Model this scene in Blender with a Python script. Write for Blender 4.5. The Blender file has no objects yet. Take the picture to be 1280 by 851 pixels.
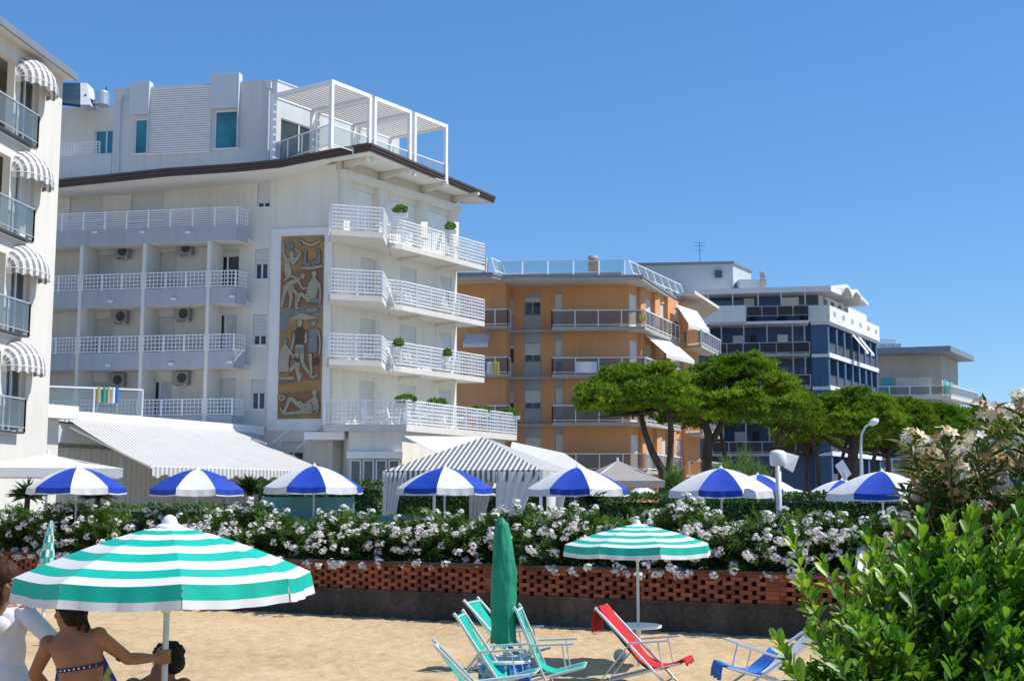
import bpy, bmesh, math, random
import numpy as np
from mathutils import Vector, Matrix, noise as mnoise
R = math.radians
random.seed(7)
scene = bpy.context.scene
COL = scene.collection

# ------------------------------------------------------------------ camera
F = 1580.0; CX, CY = 640.0, 425.5; HOR = 618.0; CAMZ = 2.25
PHI = math.atan((HOR - CY) / F)
cph, sph = math.cos(PHI), math.sin(PHI)
cam_d = bpy.data.cameras.new('camera'); cam = bpy.data.objects.new('camera', cam_d); COL.objects.link(cam)
cam.location = (0, 0, CAMZ); cam.rotation_euler = (R(90) + PHI, 0, 0)
cam_d.sensor_width = 36; cam_d.lens = 36 * F / 1280; cam_d.clip_end = 6000; cam_d.clip_start = 0.05
scene.camera = cam

def ray(px, py):
    u = (px - CX) / F; v = (CY - py) / F
    return Vector((u, cph - v * sph, sph + v * cph))
def W(px, py, d):
    r = ray(px, py); t = d / r.y
    return Vector((r.x * t, d, CAMZ + r.z * t))
def G(px, py, z=0.0):
    r = ray(px, py); t = (z - CAMZ) / r.z
    return Vector((r.x * t, r.y * t, z))

# ------------------------------------------------------------------ light
world = bpy.data.worlds.new('World'); scene.world = world; world.use_nodes = True
nt = world.node_tree; bg = nt.nodes['Background']
sky = nt.nodes.new('ShaderNodeTexSky'); sky.sky_type = 'NISHITA'; sky.sun_disc = False
SUN_EL, SUN_AZ = 54.0, 92.0          # azimuth measured clockwise from +Y
sky.sun_elevation = R(SUN_EL); sky.sun_rotation = R(SUN_AZ)
sky.air_density = 1.0; sky.dust_density = 0.0; sky.ozone_density = 5.0; sky.altitude = 0
hs = nt.nodes.new('ShaderNodeHueSaturation'); hs.inputs['Saturation'].default_value = 1.32; hs.inputs['Value'].default_value = 1.0
gm = nt.nodes.new('ShaderNodeGamma'); gm.inputs[1].default_value = 0.66; nt.links.new(sky.outputs[0], gm.inputs[0]); nt.links.new(gm.outputs[0], hs.inputs['Color'])
tn = nt.nodes.new('ShaderNodeMix'); tn.data_type = 'RGBA'; tn.blend_type = 'MULTIPLY'; tn.clamp_result = False; tn.inputs[0].default_value = 1; tn.inputs[7].default_value = (1.02, 1.32, 1.66, 1)
nt.links.new(hs.outputs[0], tn.inputs[6]); nt.links.new(tn.outputs[2], bg.inputs['Color']); bg.inputs['Strength'].default_value = 0.145
sun_d = bpy.data.lights.new('sun', 'SUN'); sun = bpy.data.objects.new('sun', sun_d); COL.objects.link(sun)
sun_d.energy = 5.0; sun_d.angle = R(0.53); sun_d.color = (1.0, 0.955, 0.88)
sd = Vector((math.sin(R(SUN_AZ)) * math.cos(R(SUN_EL)), math.cos(R(SUN_AZ)) * math.cos(R(SUN_EL)), math.sin(R(SUN_EL))))
sun.rotation_euler = sd.to_track_quat('Z', 'Y').to_euler()
vs = scene.view_settings; vs.view_transform = 'Standard'; vs.look = 'None'; vs.gamma = 1; vs.use_curve_mapping = False
vs.exposure = 0.16
scene.render.engine = 'CYCLES'
scene.cycles.max_bounces = 6; scene.cycles.transparent_max_bounces = 12

# ------------------------------------------------------------------ materials
def nodes(name):
    m = bpy.data.materials.new(name); m.use_nodes = True
    t = m.node_tree; return m, t, t.nodes['Principled BSDF']
def coords(t, scale=(1, 1, 1), kind='Object'):
    tc = t.nodes.new('ShaderNodeTexCoord'); mp = t.nodes.new('ShaderNodeMapping')
    mp.inputs['Scale'].default_value = scale
    t.links.new(tc.outputs[kind], mp.inputs['Vector']); return mp.outputs[0]
def noise(t, vec, scale, detail=4, rough=0.55):
    n = t.nodes.new('ShaderNodeTexNoise'); n.inputs['Scale'].default_value = scale
    n.inputs['Detail'].default_value = detail; n.inputs['Roughness'].default_value = rough
    t.links.new(vec, n.inputs['Vector']); return n.outputs['Fac']
def ramp(t, fac, stops):
    r = t.nodes.new('ShaderNodeValToRGB'); t.links.new(fac, r.inputs['Fac'])
    e = r.color_ramp.elements
    e[0].position, e[0].color = stops[0][0], (*stops[0][1], 1)
    e[1].position, e[1].color = stops[-1][0], (*stops[-1][1], 1)
    for p, c in stops[1:-1]:
        k = e.new(p); k.color = (*c, 1)
    return r.outputs['Color']
def bump(t, b, h, strength, dist):
    n = t.nodes.new('ShaderNodeBump'); n.inputs['Strength'].default_value = strength
    n.inputs['Distance'].default_value = dist; t.links.new(h, n.inputs['Height'])
    t.links.new(n.outputs[0], b.inputs['Normal'])
def sc(c, k): return tuple(min(1, x * k) for x in c)
def plain(name, c, rough=0.6, metal=0.0, var=0.08, nscale=3.0, bmp=0.0, bscale=40, stretch=(1, 1, 1), spec=0.5, trans=0.0):
    m, t, b = nodes(name)
    v = coords(t, stretch)
    f = noise(t, v, nscale, 6)
    col = ramp(t, f, [(0.3, sc(c, 1 - var)), (0.7, sc(c, 1 + var))])
    t.links.new(col, b.inputs['Base Color'])
    b.inputs['Roughness'].default_value = rough; b.inputs['Metallic'].default_value = metal
    b.inputs['Specular IOR Level'].default_value = spec
    if bmp: bump(t, b, noise(t, coords(t), bscale, 4), bmp, 0.01)
    if trans:
        out = t.nodes['Material Output']; tr = t.nodes.new('ShaderNodeBsdfTranslucent'); mx = t.nodes.new('ShaderNodeMixShader')
        t.links.new(col, tr.inputs['Color']); mx.inputs[0].default_value = trans
        t.links.new(b.outputs[0], mx.inputs[1]); t.links.new(tr.outputs[0], mx.inputs[2]); t.links.new(mx.outputs[0], out.inputs['Surface'])
    return m
def plaster(name, c, var=0.05):
    """rendered wall: soft mottling, faint vertical rain streaks, fine grain"""
    m, t, b = nodes(name)
    a = noise(t, coords(t), 0.35, 8, 0.6); s = noise(t, coords(t, (2.2, 2.2, 0.12)), 1.6, 6, 0.6)
    ad = t.nodes.new('ShaderNodeMath'); ad.operation = 'ADD'; t.links.new(a, ad.inputs[0]); t.links.new(s, ad.inputs[1])
    ml = t.nodes.new('ShaderNodeMath'); ml.operation = 'MULTIPLY'; t.links.new(ad.outputs[0], ml.inputs[0]); ml.inputs[1].default_value = 0.5
    col = ramp(t, ml.outputs[0], [(0.36, sc((c[0], c[1] * .985, c[2] * .95), 1 - var * 1.9)), (0.5, c), (0.64, sc(c, 1 + var))])
    t.links.new(col, b.inputs['Base Color']); b.inputs['Roughness'].default_value = 0.85
    b.inputs['Specular IOR Level'].default_value = 0.25
    bump(t, b, noise(t, coords(t), 30, 5), 0.25, 0.01)
    return m
def glass_dark(name, c, rough=0.04):
    m, t, b = nodes(name)
    f = noise(t, coords(t), 0.8, 3)
    t.links.new(ramp(t, f, [(0.35, sc(c, .6)), (0.65, sc(c, 1.35))]), b.inputs['Base Color'])
    b.inputs['Roughness'].default_value = rough; b.inputs['Specular IOR Level'].default_value = 0.9
    bump(t, b, noise(t, coords(t), 0.7, 2), 0.06, 0.1)
    return m
def glass_clear(name, tint, fac=0.35):
    m, t, b = nodes(name)
    out = t.nodes['Material Output']; tr = t.nodes.new('ShaderNodeBsdfTransparent'); tr.inputs[0].default_value = (*tint, 1)
    mx = t.nodes.new('ShaderNodeMixShader'); b.inputs['Base Color'].default_value = (*sc(tint, .45), 1)
    b.inputs['Roughness'].default_value = 0.04
    mx.inputs[0].default_value = fac
    t.links.new(tr.outputs[0], mx.inputs[1]); t.links.new(b.outputs[0], mx.inputs[2]); t.links.new(mx.outputs[0], out.inputs['Surface'])
    return m
def louvre(name, c, pitch, depth=0.5, axis=2, rough=0.55):
    m, t, b = nodes(name)
    tc = t.nodes.new('ShaderNodeTexCoord'); sp = t.nodes.new('ShaderNodeSeparateXYZ'); t.links.new(tc.outputs['Object'], sp.inputs[0])
    mu = t.nodes.new('ShaderNodeMath'); mu.operation = 'MULTIPLY'; mu.inputs[1].default_value = 2 * math.pi / pitch
    t.links.new(sp.outputs[axis], mu.inputs[0])
    si = t.nodes.new('ShaderNodeMath'); si.operation = 'SINE'; t.links.new(mu.outputs[0], si.inputs[0])
    bump(t, b, si.outputs[0], depth, pitch * .3)
    f = noise(t, coords(t), 1.2, 5)
    t.links.new(ramp(t, f, [(0.3, sc(c, .93)), (0.7, sc(c, 1.05))]), b.inputs['Base Color']); b.inputs['Roughness'].default_value = rough
    return m
def leafmat(name, stops, rough=0.45, trans=0.3, spec=0.4, patch=0.6, patchamt=0.5, aniso=0):
    """leaf colour: random from leaf to leaf, plus light and dark clumps put into the colour by noise"""
    m, t, b = nodes(name)
    g = t.nodes.new('ShaderNodeNewGeometry'); n = noise(t, coords(t), patch, 3)
    mx = t.nodes.new('ShaderNodeMix'); mx.inputs[0].default_value = patchamt
    mp = t.nodes.new('ShaderNodeMapRange'); mp.inputs[1].default_value = 0.3; mp.inputs[2].default_value = 0.7; t.links.new(n, mp.inputs[0])
    t.links.new(g.outputs['Random Per Island'], mx.inputs[2]); t.links.new(mp.outputs[0], mx.inputs[3])
    col = ramp(t, mx.outputs[0], stops)
    t.links.new(col, b.inputs['Base Color']); b.inputs['Roughness'].default_value = rough; b.inputs['Specular IOR Level'].default_value = spec
    if trans:
        out = t.nodes['Material Output']; tr = t.nodes.new('ShaderNodeBsdfTranslucent'); ms = t.nodes.new('ShaderNodeMixShader')
        br = t.nodes.new('ShaderNodeMix'); br.data_type = 'RGBA'; br.blend_type = 'MULTIPLY'; br.inputs[0].default_value = 1
        br.inputs[7].default_value = (1.5, 1.6, .7, 1); t.links.new(col, br.inputs[6])
        t.links.new(br.outputs[2], tr.inputs['Color']); ms.inputs[0].default_value = trans
        t.links.new(b.outputs[0], ms.inputs[1]); t.links.new(tr.outputs[0], ms.inputs[2]); t.links.new(ms.outputs[0], out.inputs['Surface'])
    return m

M = {}
M['hotel'] = plaster('hotel_plaster', (.74, .72, .65))
M['hotel_b'] = plaster('near_hotel_plaster', (.68, .655, .585))
M['parapet'] = plaster('parapet_grey_plaster', (.42, .45, .49))
M['pent'] = plaster('penthouse_plaster', (.60, .62, .62))
M['white'] = plain('white_paint', (.80, .80, .79), .5, var=.04)
M['metalw'] = plain('white_metal', (.82, .83, .84), .4, var=.03)
M['alu'] = plain('aluminium', (.62, .63, .64), .38, metal=.75, var=.06)
M['alumatt'] = plain('matt_aluminium', (.66, .67, .68), .5, metal=.25, var=.08, nscale=9)
M['steel'] = plain('dark_steel', (.10, .11, .12), .45, metal=.6)
M['fascia'] = plain('brown_fascia', (.085, .055, .045), .5, var=.15, stretch=(.3, .3, 8))
M['soffit'] = plaster('soffit', (.80, .79, .74), .03)
M['shut'] = louvre('roller_shutter_grey', (.60, .62, .60), .16, .15)
M['shutw'] = louvre('roller_shutter_white', (.76, .78, .76), .16, .15)
M['slat'] = louvre('white_slat_cladding', (.70, .72, .73), .16, 1.0)
M['panel'] = plain('grey_panel', (.58, .62, .66), .5, var=.04)
M['glass'] = glass_dark('window_glass', (.035, .06, .075))
M['glassteal'] = glass_dark('teal_window_glass', (.03, .20, .26))
M['curtain'] = plain('net_curtain', (.55, .60, .64), .7, var=.25, nscale=6, stretch=(6, 6, .3))
M['glb'] = glass_clear('bluish_balcony_glass', (.74, .84, .88), .24)
M['gl'] = glass_clear('balustrade_glass', (.90, .96, .96), .16)
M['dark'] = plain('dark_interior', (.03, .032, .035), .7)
M['acbody'] = plain('air_conditioner_casing', (.30, .30, .29), .5)
M['acdark'] = plain('air_conditioner_grille', (.05, .05, .05), .6)
M['orange'] = plaster('orange_plaster', (.72, .36, .165), .05)
M['greypanel'] = plain('weathered_grey_panel', (.36, .38, .38), .6, var=.12, nscale=1.5)
M['slab'] = plaster('balcony_slab_grey', (.42, .42, .40), .1)
M['slabw'] = plaster('balcony_slab_pale', (.66, .64, .58), .06)
M['blue'] = plaster('blue_plaster', (.075, .14, .25), .06)
M['bluedark'] = plaster('slate_blue_plaster', (.10, .125, .17), .05)
M['bluegrey'] = plaster('pale_blue_grey_plaster', (.50, .54, .58), .05)
M['bwhite'] = plaster('band_white_plaster', (.76, .76, .74), .04)
M['fargrey'] = plaster('far_grey_plaster', (.47, .435, .37), .06)
M['turq'] = plain('turquoise_shutter', (.07, .40, .42), .5)
M['railpanel'] = glass_clear('smoked_railing_panel', (.76, .73, .70), .26)
M['roofgrey'] = plain('roof_gravel', (.35, .35, .34), .9, var=.15, bmp=.4)
M['roofmetal'] = plain('lead_grey_roof_metal', (.24, .26, .28), .45, metal=.2)
M['canvas'] = plain('white_canvas', (.80, .80, .79), .7, var=.04, nscale=6, trans=.22)
M['canvasdim'] = plain('dimmed_white_canvas', (.64, .64, .63), .75, var=.07, nscale=1.2, trans=.15)  # white canvas darkened in its colour, since the big awning is less lit
M['canvasgrey'] = plain('grey_canvas_stripe', (.16, .155, .16), .7, var=.06, trans=.12)
M['canvastaupe'] = plain('taupe_canvas', (.36, .33, .30), .75, trans=.2)
M['canvasblue'] = plain('cobalt_canvas', (.008, .055, .42), .6, var=.12, nscale=5, trans=.15)
M['teal'] = plain('teal_canvas', (.0, .50, .385), .6, var=.10, nscale=6, trans=.22)
M['tealdark'] = plain('green_cover_fabric', (.0, .235, .125), .7, var=.18, nscale=5, bmp=.5, bscale=9)
M['ochre'] = plain('awning_ochre', (.50, .36, .16), .7)
M['red'] = plain('red_towel', (.50, .014, .02), .9, var=.15, nscale=12, bmp=.6, bscale=160)
M['bluetowel'] = plain('blue_towel', (.03, .19, .62), .9, var=.15, nscale=12, bmp=.6, bscale=160)
M['black'] = plain('black_plastic', (.02, .02, .022), .4)
M['bark'] = plain('pine_bark', (.075, .052, .042), .9, var=.45, nscale=4, bmp=1, bscale=9, stretch=(1, 1, .4))
M['stem'] = plain('shrub_stem', (.16, .12, .08), .8, var=.2)
M['concrete'] = None
M['skin'] = plain('tanned_skin', (.29, .125, .062), .5, var=.16, nscale=9, bmp=.1, bscale=150)
M['skin2'] = plain('deep_tanned_skin', (.27, .125, .072), .5, var=.16, nscale=9, bmp=.1, bscale=150)
M['hair'] = plain('black_hair', (.010, .007, .006), .55, var=.4, nscale=30, bmp=.5, bscale=90, stretch=(3, 3, .5), spec=.2)
M['hairbrown'] = plain('brown_hair', (.055, .024, .012), .6, var=.4, nscale=30, bmp=.5, bscale=90, stretch=(3, 3, .4), spec=.2)
M['shirt'] = plain('white_cotton', (.74, .75, .80), .85, var=.05, nscale=20, bmp=.6, bscale=12, trans=.12)
M['emb'] = plain('embroidery_thread', (.84, .84, .85), .7, bmp=.6, bscale=120)
M['denim'] = plain('pale_shorts', (.45, .42, .36), .85)
M['navy'] = plain('navy_cloth', (.015, .018, .07), .8)
M['gold'] = plain('pattern_yellow', (.55, .50, .10), .85)
M['eye'] = plain('eye_white', (.75, .73, .7), .25)
M['lips'] = plain('lips', (.38, .12, .10), .4)
M['petal'] = plain('white_petal', (.83, .82, .78), .6, var=.05, nscale=20, trans=.25)
M['petalpink'] = plain('pale_pink_petal', (.78, .71, .73), .6, var=.1, nscale=14, trans=.25)
M['petalcream'] = plain('cream_petal', (.83, .74, .52), .6, var=.12, nscale=20, trans=.25)
M['petaldead'] = plain('withered_petal', (.40, .235, .085), .8, var=.35, nscale=20)
M['mural_ochre'] = plain('mural_ochre', (.36, .22, .09), .9, var=.18, nscale=2, bmp=.5)
M['mural_rust'] = plain('mural_rust', (.27, .135, .07), .9, var=.15, nscale=2, bmp=.5)
M['mural_pale'] = plain('mural_pale', (.37, .345, .26), .9, var=.12, nscale=3, bmp=.4)
M['mural_grey'] = plain('mural_grey', (.21, .225, .22), .9, var=.15, nscale=3)
M['mural_dark'] = plain('mural_line', (.10, .065, .045), .9)
M['yellow'] = plain('yellow_cloth', (.62, .52, .12), .8)
M['flowerred'] = plain('red_geranium', (.45, .03, .08), .8, var=.4, nscale=8)
M['screen'] = plain('sea_green_windscreen', (.16, .40, .39), .6, var=.05)
M['oleander'] = leafmat('oleander_leaf', [(0, (.025, .07, .012)), (.5, (.085, .18, .028)), (1, (.24, .35, .06))], .42, .3, .45, .9)
M['pitto'] = leafmat('glossy_shrub_leaf', [(0, (.016, .060, .010)), (.35, (.05, .15, .016)), (.62, (.15, .31, .025)), (.88, (.34, .47, .06)), (1, (.50, .46, .10))], .42, .32, .4, 1.6, .45)  # upper stops carry painted yellow-green highlights, the last one yellowed leaves
M['pine'] = leafmat('pine_needles', [(0, (.024, .064, .008)), (.36, (.085, .175, .013)), (.68, (.24, .37, .022)), (1, (.44, .50, .04))], .55, .22, .3, .32, .6)
M['pine2'] = leafmat('pine_needles_yellow', [(0, (.03, .08, .008)), (.45, (.09, .18, .012)), (.8, (.30, .36, .015)), (1, (.48, .46, .03))], .55, .22, .3, .3, .6)
M['hedge'] = leafmat('hedge_leaf', [(0, (.02, .065, .012)), (.6, (.06, .15, .022)), (1, (.13, .25, .045))], .5, .2, .35, .7)
M['feather'] = leafmat('feathery_leaf', [(0, (.05, .11, .02)), (.5, (.10, .20, .035)), (1, (.2, .33, .06))], .6, .35, .3, .8)
M['palm'] = leafmat('palm_leaf', [(0, (.015, .045, .012)), (1, (.06, .13, .03))], .45, .15, .4, .8)

# ------------------------------------------------------------------ mesh builder
def wloc(o):
    v = Vector((0, 0, 0))
    while o: v = v + o.location; o = o.parent
    return v
class MB:
    def __init__(s): s.v = []; s.f = []; s.m = []
    def poly(s, pts, mi=0):
        n = len(s.v); s.v += [tuple(p) for p in pts]; s.f.append(tuple(range(n, n + len(pts)))); s.m.append(mi)
    def box8(s, p, mi=0):   # p: 4 bottom corners then 4 top corners, same order
        n = len(s.v); s.v += [tuple(q) for q in p]
        for f in ((3, 2, 1, 0), (4, 5, 6, 7), (0, 1, 5, 4), (1, 2, 6, 5), (2, 3, 7, 6), (3, 0, 4, 7)):
            s.f.append(tuple(n + i for i in f)); s.m.append(mi)
    def box(s, x0, x1, y0, y1, z0, z1, mi=0):
        s.box8([(x0, y0, z0), (x1, y0, z0), (x1, y1, z0), (x0, y1, z0), (x0, y0, z1), (x1, y0, z1), (x1, y1, z1), (x0, y1, z1)], mi)
    def prism(s, pts, z0, z1, mi=0, mtop=None, mbot=None):    # plan polygon
        n = len(s.v); k = len(pts)
        s.v += [(p[0], p[1], z0) for p in pts] + [(p[0], p[1], z1) for p in pts]
        s.f.append(tuple(n + i for i in reversed(range(k)))); s.m.append(mi if mbot is None else mbot)
        s.f.append(tuple(n + k + i for i in range(k))); s.m.append(mi if mtop is None else mtop)
        for i in range(k):
            j = (i + 1) % k; s.f.append((n + i, n + j, n + k + j, n + k + i)); s.m.append(mi)
    def bar(s, a, b, w, h=None, mi=0, up=(0, 0, 1)):
        a = Vector(a); b = Vector(b); h = h or w; d = (b - a)
        if d.length < 1e-6: return
        d.normalize(); u = Vector(up)
        if abs(d.dot(u)) > .98: u = Vector((1, 0, 0))
        x = d.cross(u).normalized() * (w / 2); y = x.cross(d).normalized() * (h / 2)
        s.box8([a - x - y, a + x - y, a + x + y, a - x + y, b - x - y, b + x - y, b + x + y, b - x + y], mi)
    def tube(s, pts, rad, n=8, mi=0, cap=True):
        pts = [Vector(p) for p in pts]; k = len(pts)
        if not hasattr(rad, '__len__'): rad = [rad] * k
        base = len(s.v); ref = None
        for i, p in enumerate(pts):
            d = (pts[min(i + 1, k - 1)] - pts[max(i - 1, 0)]).normalized()
            if ref is None: ref = Vector((0, 0, 1)) if abs(d.z) < .9 else Vector((1, 0, 0))
            x = (ref - d * ref.dot(d)).normalized(); y = d.cross(x); ref = x
            for j in range(n):
                a = 2 * math.pi * j / n; s.v.append(tuple(p + (x * math.cos(a) + y * math.sin(a)) * rad[i]))
        for i in range(k - 1):
            for j in range(n):
                j2 = (j + 1) % n; s.f.append((base + i * n + j, base + i * n + j2, base + (i + 1) * n + j2, base + (i + 1) * n + j)); s.m.append(mi)
        if cap:
            s.f.append(tuple(base + j for j in reversed(range(n)))); s.m.append(mi)
            s.f.append(tuple(base + (k - 1) * n + j for j in range(n))); s.m.append(mi)
    def lathe(s, prof, n=16, c=(0, 0, 0), mi=0):
        base = len(s.v); c = Vector(c)
        for r, z in prof:
            for j in range(n):
                a = 2 * math.pi * j / n; s.v.append((c.x + r * math.cos(a), c.y + r * math.sin(a), c.z + z))
        for i in range(len(prof) - 1):
            for j in range(n):
                j2 = (j + 1) % n; s.f.append((base + i * n + j, base + i * n + j2, base + (i + 1) * n + j2, base + (i + 1) * n + j)); s.m.append(mi)
        s.f.append(tuple(base + j for j in reversed(range(n)))); s.m.append(mi)
        s.f.append(tuple(base + (len(prof) - 1) * n + j for j in range(n))); s.m.append(mi)
    def ell(s, c, r, n=14, m=9, rot=None, mi=0):
        c = Vector(c); base = len(s.v); rot = rot or Matrix.Identity(3)
        for i in range(m + 1):
            th = math.pi * (i + .02 * (i == 0) - .02 * (i == m)) / m
            for j in range(n):
                a = 2 * math.pi * j / n
                s.v.append(tuple(c + rot @ Vector((r[0] * math.sin(th) * math.cos(a), r[1] * math.sin(th) * math.sin(a), r[2] * math.cos(th)))))
        for i in range(m):
            for j in range(n):
                j2 = (j + 1) % n; s.f.append((base + i * n + j, base + (i + 1) * n + j, base + (i + 1) * n + j2, base + i * n + j2)); s.m.append(mi)
        s.f.append(tuple(base + j for j in range(n))); s.m.append(mi)
        s.f.append(tuple(base + m * n + j for j in reversed(range(n)))); s.m.append(mi)
    def grid(s, P, mi=0):     # P[i][j] points; mi int or function(i,j)
        base = len(s.v); a = len(P); b = len(P[0])
        for row in P: s.v += [tuple(p) for p in row]
        for i in range(a - 1):
            for j in range(b - 1):
                s.f.append((base + i * b + j, base + i * b + j + 1, base + (i + 1) * b + j + 1, base + (i + 1) * b + j))
                s.m.append(mi(i, j) if callable(mi) else mi)
    def build(s, name, mats, parent=None, label=None, smooth=False, bevel=0, solid=0, world=True, weld=False):
        me = bpy.data.meshes.new(name)
        off = wloc(parent) if (parent and world) else Vector((0, 0, 0))
        V = np.array(s.v, dtype=np.float64).reshape(-1, 3) - np.array(off)
        me.from_pydata(V.tolist(), [], s.f)
        if not isinstance(mats, (list, tuple)): mats = [mats]
        for m in mats: me.materials.append(m)
        me.polygons.foreach_set('material_index', s.m)
        if smooth: me.polygons.foreach_set('use_smooth', [True] * len(me.polygons))
        me.update()
        if weld:
            bm = bmesh.new(); bm.from_mesh(me); bmesh.ops.remove_doubles(bm, verts=bm.verts, dist=.0008); bm.to_mesh(me); bm.free()
        o = bpy.data.objects.new(name, me); COL.objects.link(o)
        if parent: o.parent = parent
        if label: o['label'] = label
        if bevel:
            b = o.modifiers.new('bevel', 'BEVEL'); b.width = bevel; b.segments = 2; b.limit_method = 'ANGLE'
        if solid:
            b = o.modifiers.new('solid', 'SOLIDIFY'); b.thickness = solid; b.offset = 0
        return o
def tag(o, label=None, cat=None, group=None, kind=None):
    if label: o['label'] = label
    if cat: o['category'] = cat
    if group: o['group'] = group
    if kind: o['kind'] = kind
    return o
def thing(name, label, cat, loc=(0, 0, 0), group=None):
    o = bpy.data.objects.new(name, None); COL.objects.link(o); o.location = loc; o.empty_display_size = .3
    return tag(o, label, cat, group)
def dup(root, loc, rz=0.0, label=None, group=None, scl=None):
    def cp(o, parent):
        c = o.copy(); COL.objects.link(c); c.parent = parent
        for ch in list(o.children): cp(ch, c)
        return c
    r = cp(root, None); r.location = loc; r.rotation_euler = (0, 0, rz)
    if scl: r.scale = (scl, scl, scl) if not hasattr(scl, '__len__') else scl
    if label: r['label'] = label
    if group: r['group'] = group
    return r

class Fr:
    """a facade: s along the wall, o outwards, z up"""
    def __init__(s, p, ang, side):   # ang clockwise from +Y ; side=+1: outward is to the right of the direction
        s.p = Vector((p[0], p[1], 0)); a = R(ang); s.d = Vector((math.sin(a), math.cos(a), 0))
        s.n = Vector((math.cos(a), -math.sin(a), 0)) * side
    def pt(s, a, o, z): q = s.p + s.d * a + s.n * o; return Vector((q.x, q.y, z))
    def hit(s, px, py, o=0):
        r = ray(px, py); p0 = s.p + s.n * o
        t = p0.dot(s.n) / (r.x * s.n.x + r.y * s.n.y)
        q = Vector((r.x * t, r.y * t, 0)) - p0
        return q.dot(s.d), CAMZ + r.z * t
    py0 = 400
    def S(s, px, o=0): return s.hit(px, s.py0, o)[0]
    def box(s, mb, s0, s1, o0, o1, z0, z1, mi=0):
        mb.box8([s.pt(s0, o0, z0), s.pt(s1, o0, z0), s.pt(s1, o1, z0), s.pt(s0, o1, z0),
                 s.pt(s0, o0, z1), s.pt(s1, o0, z1), s.pt(s1, o1, z1), s.pt(s0, o1, z1)], mi)
    def wall(s, mb, s0, s1, z0, z1, ops, o=0.0, depth=.18, mi=0, mr=None):
        if s0 > s1: s0, s1 = s1, s0
        ops = [(min(a, b), max(a, b), min(c, d), max(c, d)) for a, b, c, d in ops]
        xs = sorted({s0, s1, *[a for q in ops for a in q[:2] if s0 < a < s1]}); zs = sorted({z0, z1, *[a for q in ops for a in q[2:] if z0 < a < z1]})
        for i in range(len(xs) - 1):
            for j in range(len(zs) - 1):
                cx, cz = (xs[i] + xs[i + 1]) / 2, (zs[j] + zs[j + 1]) / 2
                if any(a < cx < b and c < cz < d for a, b, c, d in ops): continue
                mb.poly([s.pt(xs[i], o, zs[j]), s.pt(xs[i + 1], o, zs[j]), s.pt(xs[i + 1], o, zs[j + 1]), s.pt(xs[i], o, zs[j + 1])], mi)
        mr = mi if mr is None else mr
        for a, b, c, d in ops:
            q = [(a, c), (b, c), (b, d), (a, d)]
            for k in range(4):
                u, w = q[k], q[(k + 1) % 4]
                mb.poly([s.pt(u[0], o, u[1]), s.pt(w[0], o, w[1]), s.pt(w[0], o - depth, w[1]), s.pt(u[0], o - depth, u[1])], mr)
def window(par, fr, s0, s1, z0, z1, kind='glass', frac=.4, o=0.0, depth=.16, shut='shut', pane='glass', fmat='metalw', cols=2, name='window', sill=True):
    if s0 > s1: s0, s1 = s1, s0
    if z0 > z1: z0, z1 = z1, z0
    b = .055; mb = MB(); oo = o - depth
    for (a, c, e, f) in ((s0, s1, z0, z0 + b), (s0, s1, z1 - b, z1), (s0, s0 + b, z0 + b, z1 - b), (s1 - b, s1, z0 + b, z1 - b)):
        fr.box(mb, a, c, oo, oo + .06, e, f)
    if kind != 'shutter' and cols == 2:
        c = (s0 + s1) / 2; fr.box(mb, c - .035, c + .035, oo + .003, oo + .057, z0 + b, z1 - b)
    if sill: fr.box(mb, s0 - .06, s1 + .06, o + .003, o + .09, z0 - .06, z0 - .003)
    w = mb.build(name, M[fmat], par)
    zz = z0 + b
    if kind == 'half': zz = z1 - b - (z1 - z0 - 2 * b) * (1 - frac)
    if kind in ('shutter', 'half'):
        mb = MB(); fr.box(mb, s0 + .01, s1 - .01, oo + .063, oo + .09, zz, z1 - .01); mb.build('shutter', M[shut], w)
    if kind in ('glass', 'half'):
        mb = MB(); fr.box(mb, s0 + b, s1 - b, oo - .02, oo + .005, z0 + b, z1 - b); mb.build('pane', M[pane], w)
    if kind == 'curtain':
        mb = MB(); fr.box(mb, s0 + b, s1 - b, oo - .02, oo + .005, z0 + b, z1 - b, 0)
        c = (s0 + s1) / 2; fr.box(mb, c + .1, s1 - b - .1, oo + .007, oo + .012, z0 + b, z1 - b, 1)
        mb.build('pane', [M['curtain'], M['glass']], w)
    return w
def grid_rail(mb, P, Q, z0, z1, step=.17, t=.03, panels=1.0, mi=0, solid=None):
    """P,Q plan points; welded grid railing in framed panels"""
    P = Vector((P[0], P[1], 0)); Q = Vector((Q[0], Q[1], 0)); L = (Q - P).length; d = (Q - P) / L
    n = max(1, round(L / panels)); w = L / n
    def p(a, z): q = P + d * a; return (q.x, q.y, z)
    for i in range(n):
        a, b = i * w + .025, (i + 1) * w - .025
        for zz in (z0 + .02, z1 - .02): mb.bar(p(a, zz), p(b, zz), t * 1.4, mi=mi)
        for aa in (a, b): mb.bar(p(aa, z0 - .05), p(aa, z1), t * 1.5, mi=mi)
        k = max(2, round((b - a) / step))
        for j in range(1, k): mb.bar(p(a + (b - a) * j / k, z0), p(a + (b - a) * j / k, z1), t, mi=mi)
        k = max(2, round((z1 - z0) / step))
        for j in range(1, k): mb.bar(p(a, z0 + (z1 - z0) * j / k), p(b, z0 + (z1 - z0) * j / k), t, mi=mi)
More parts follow.
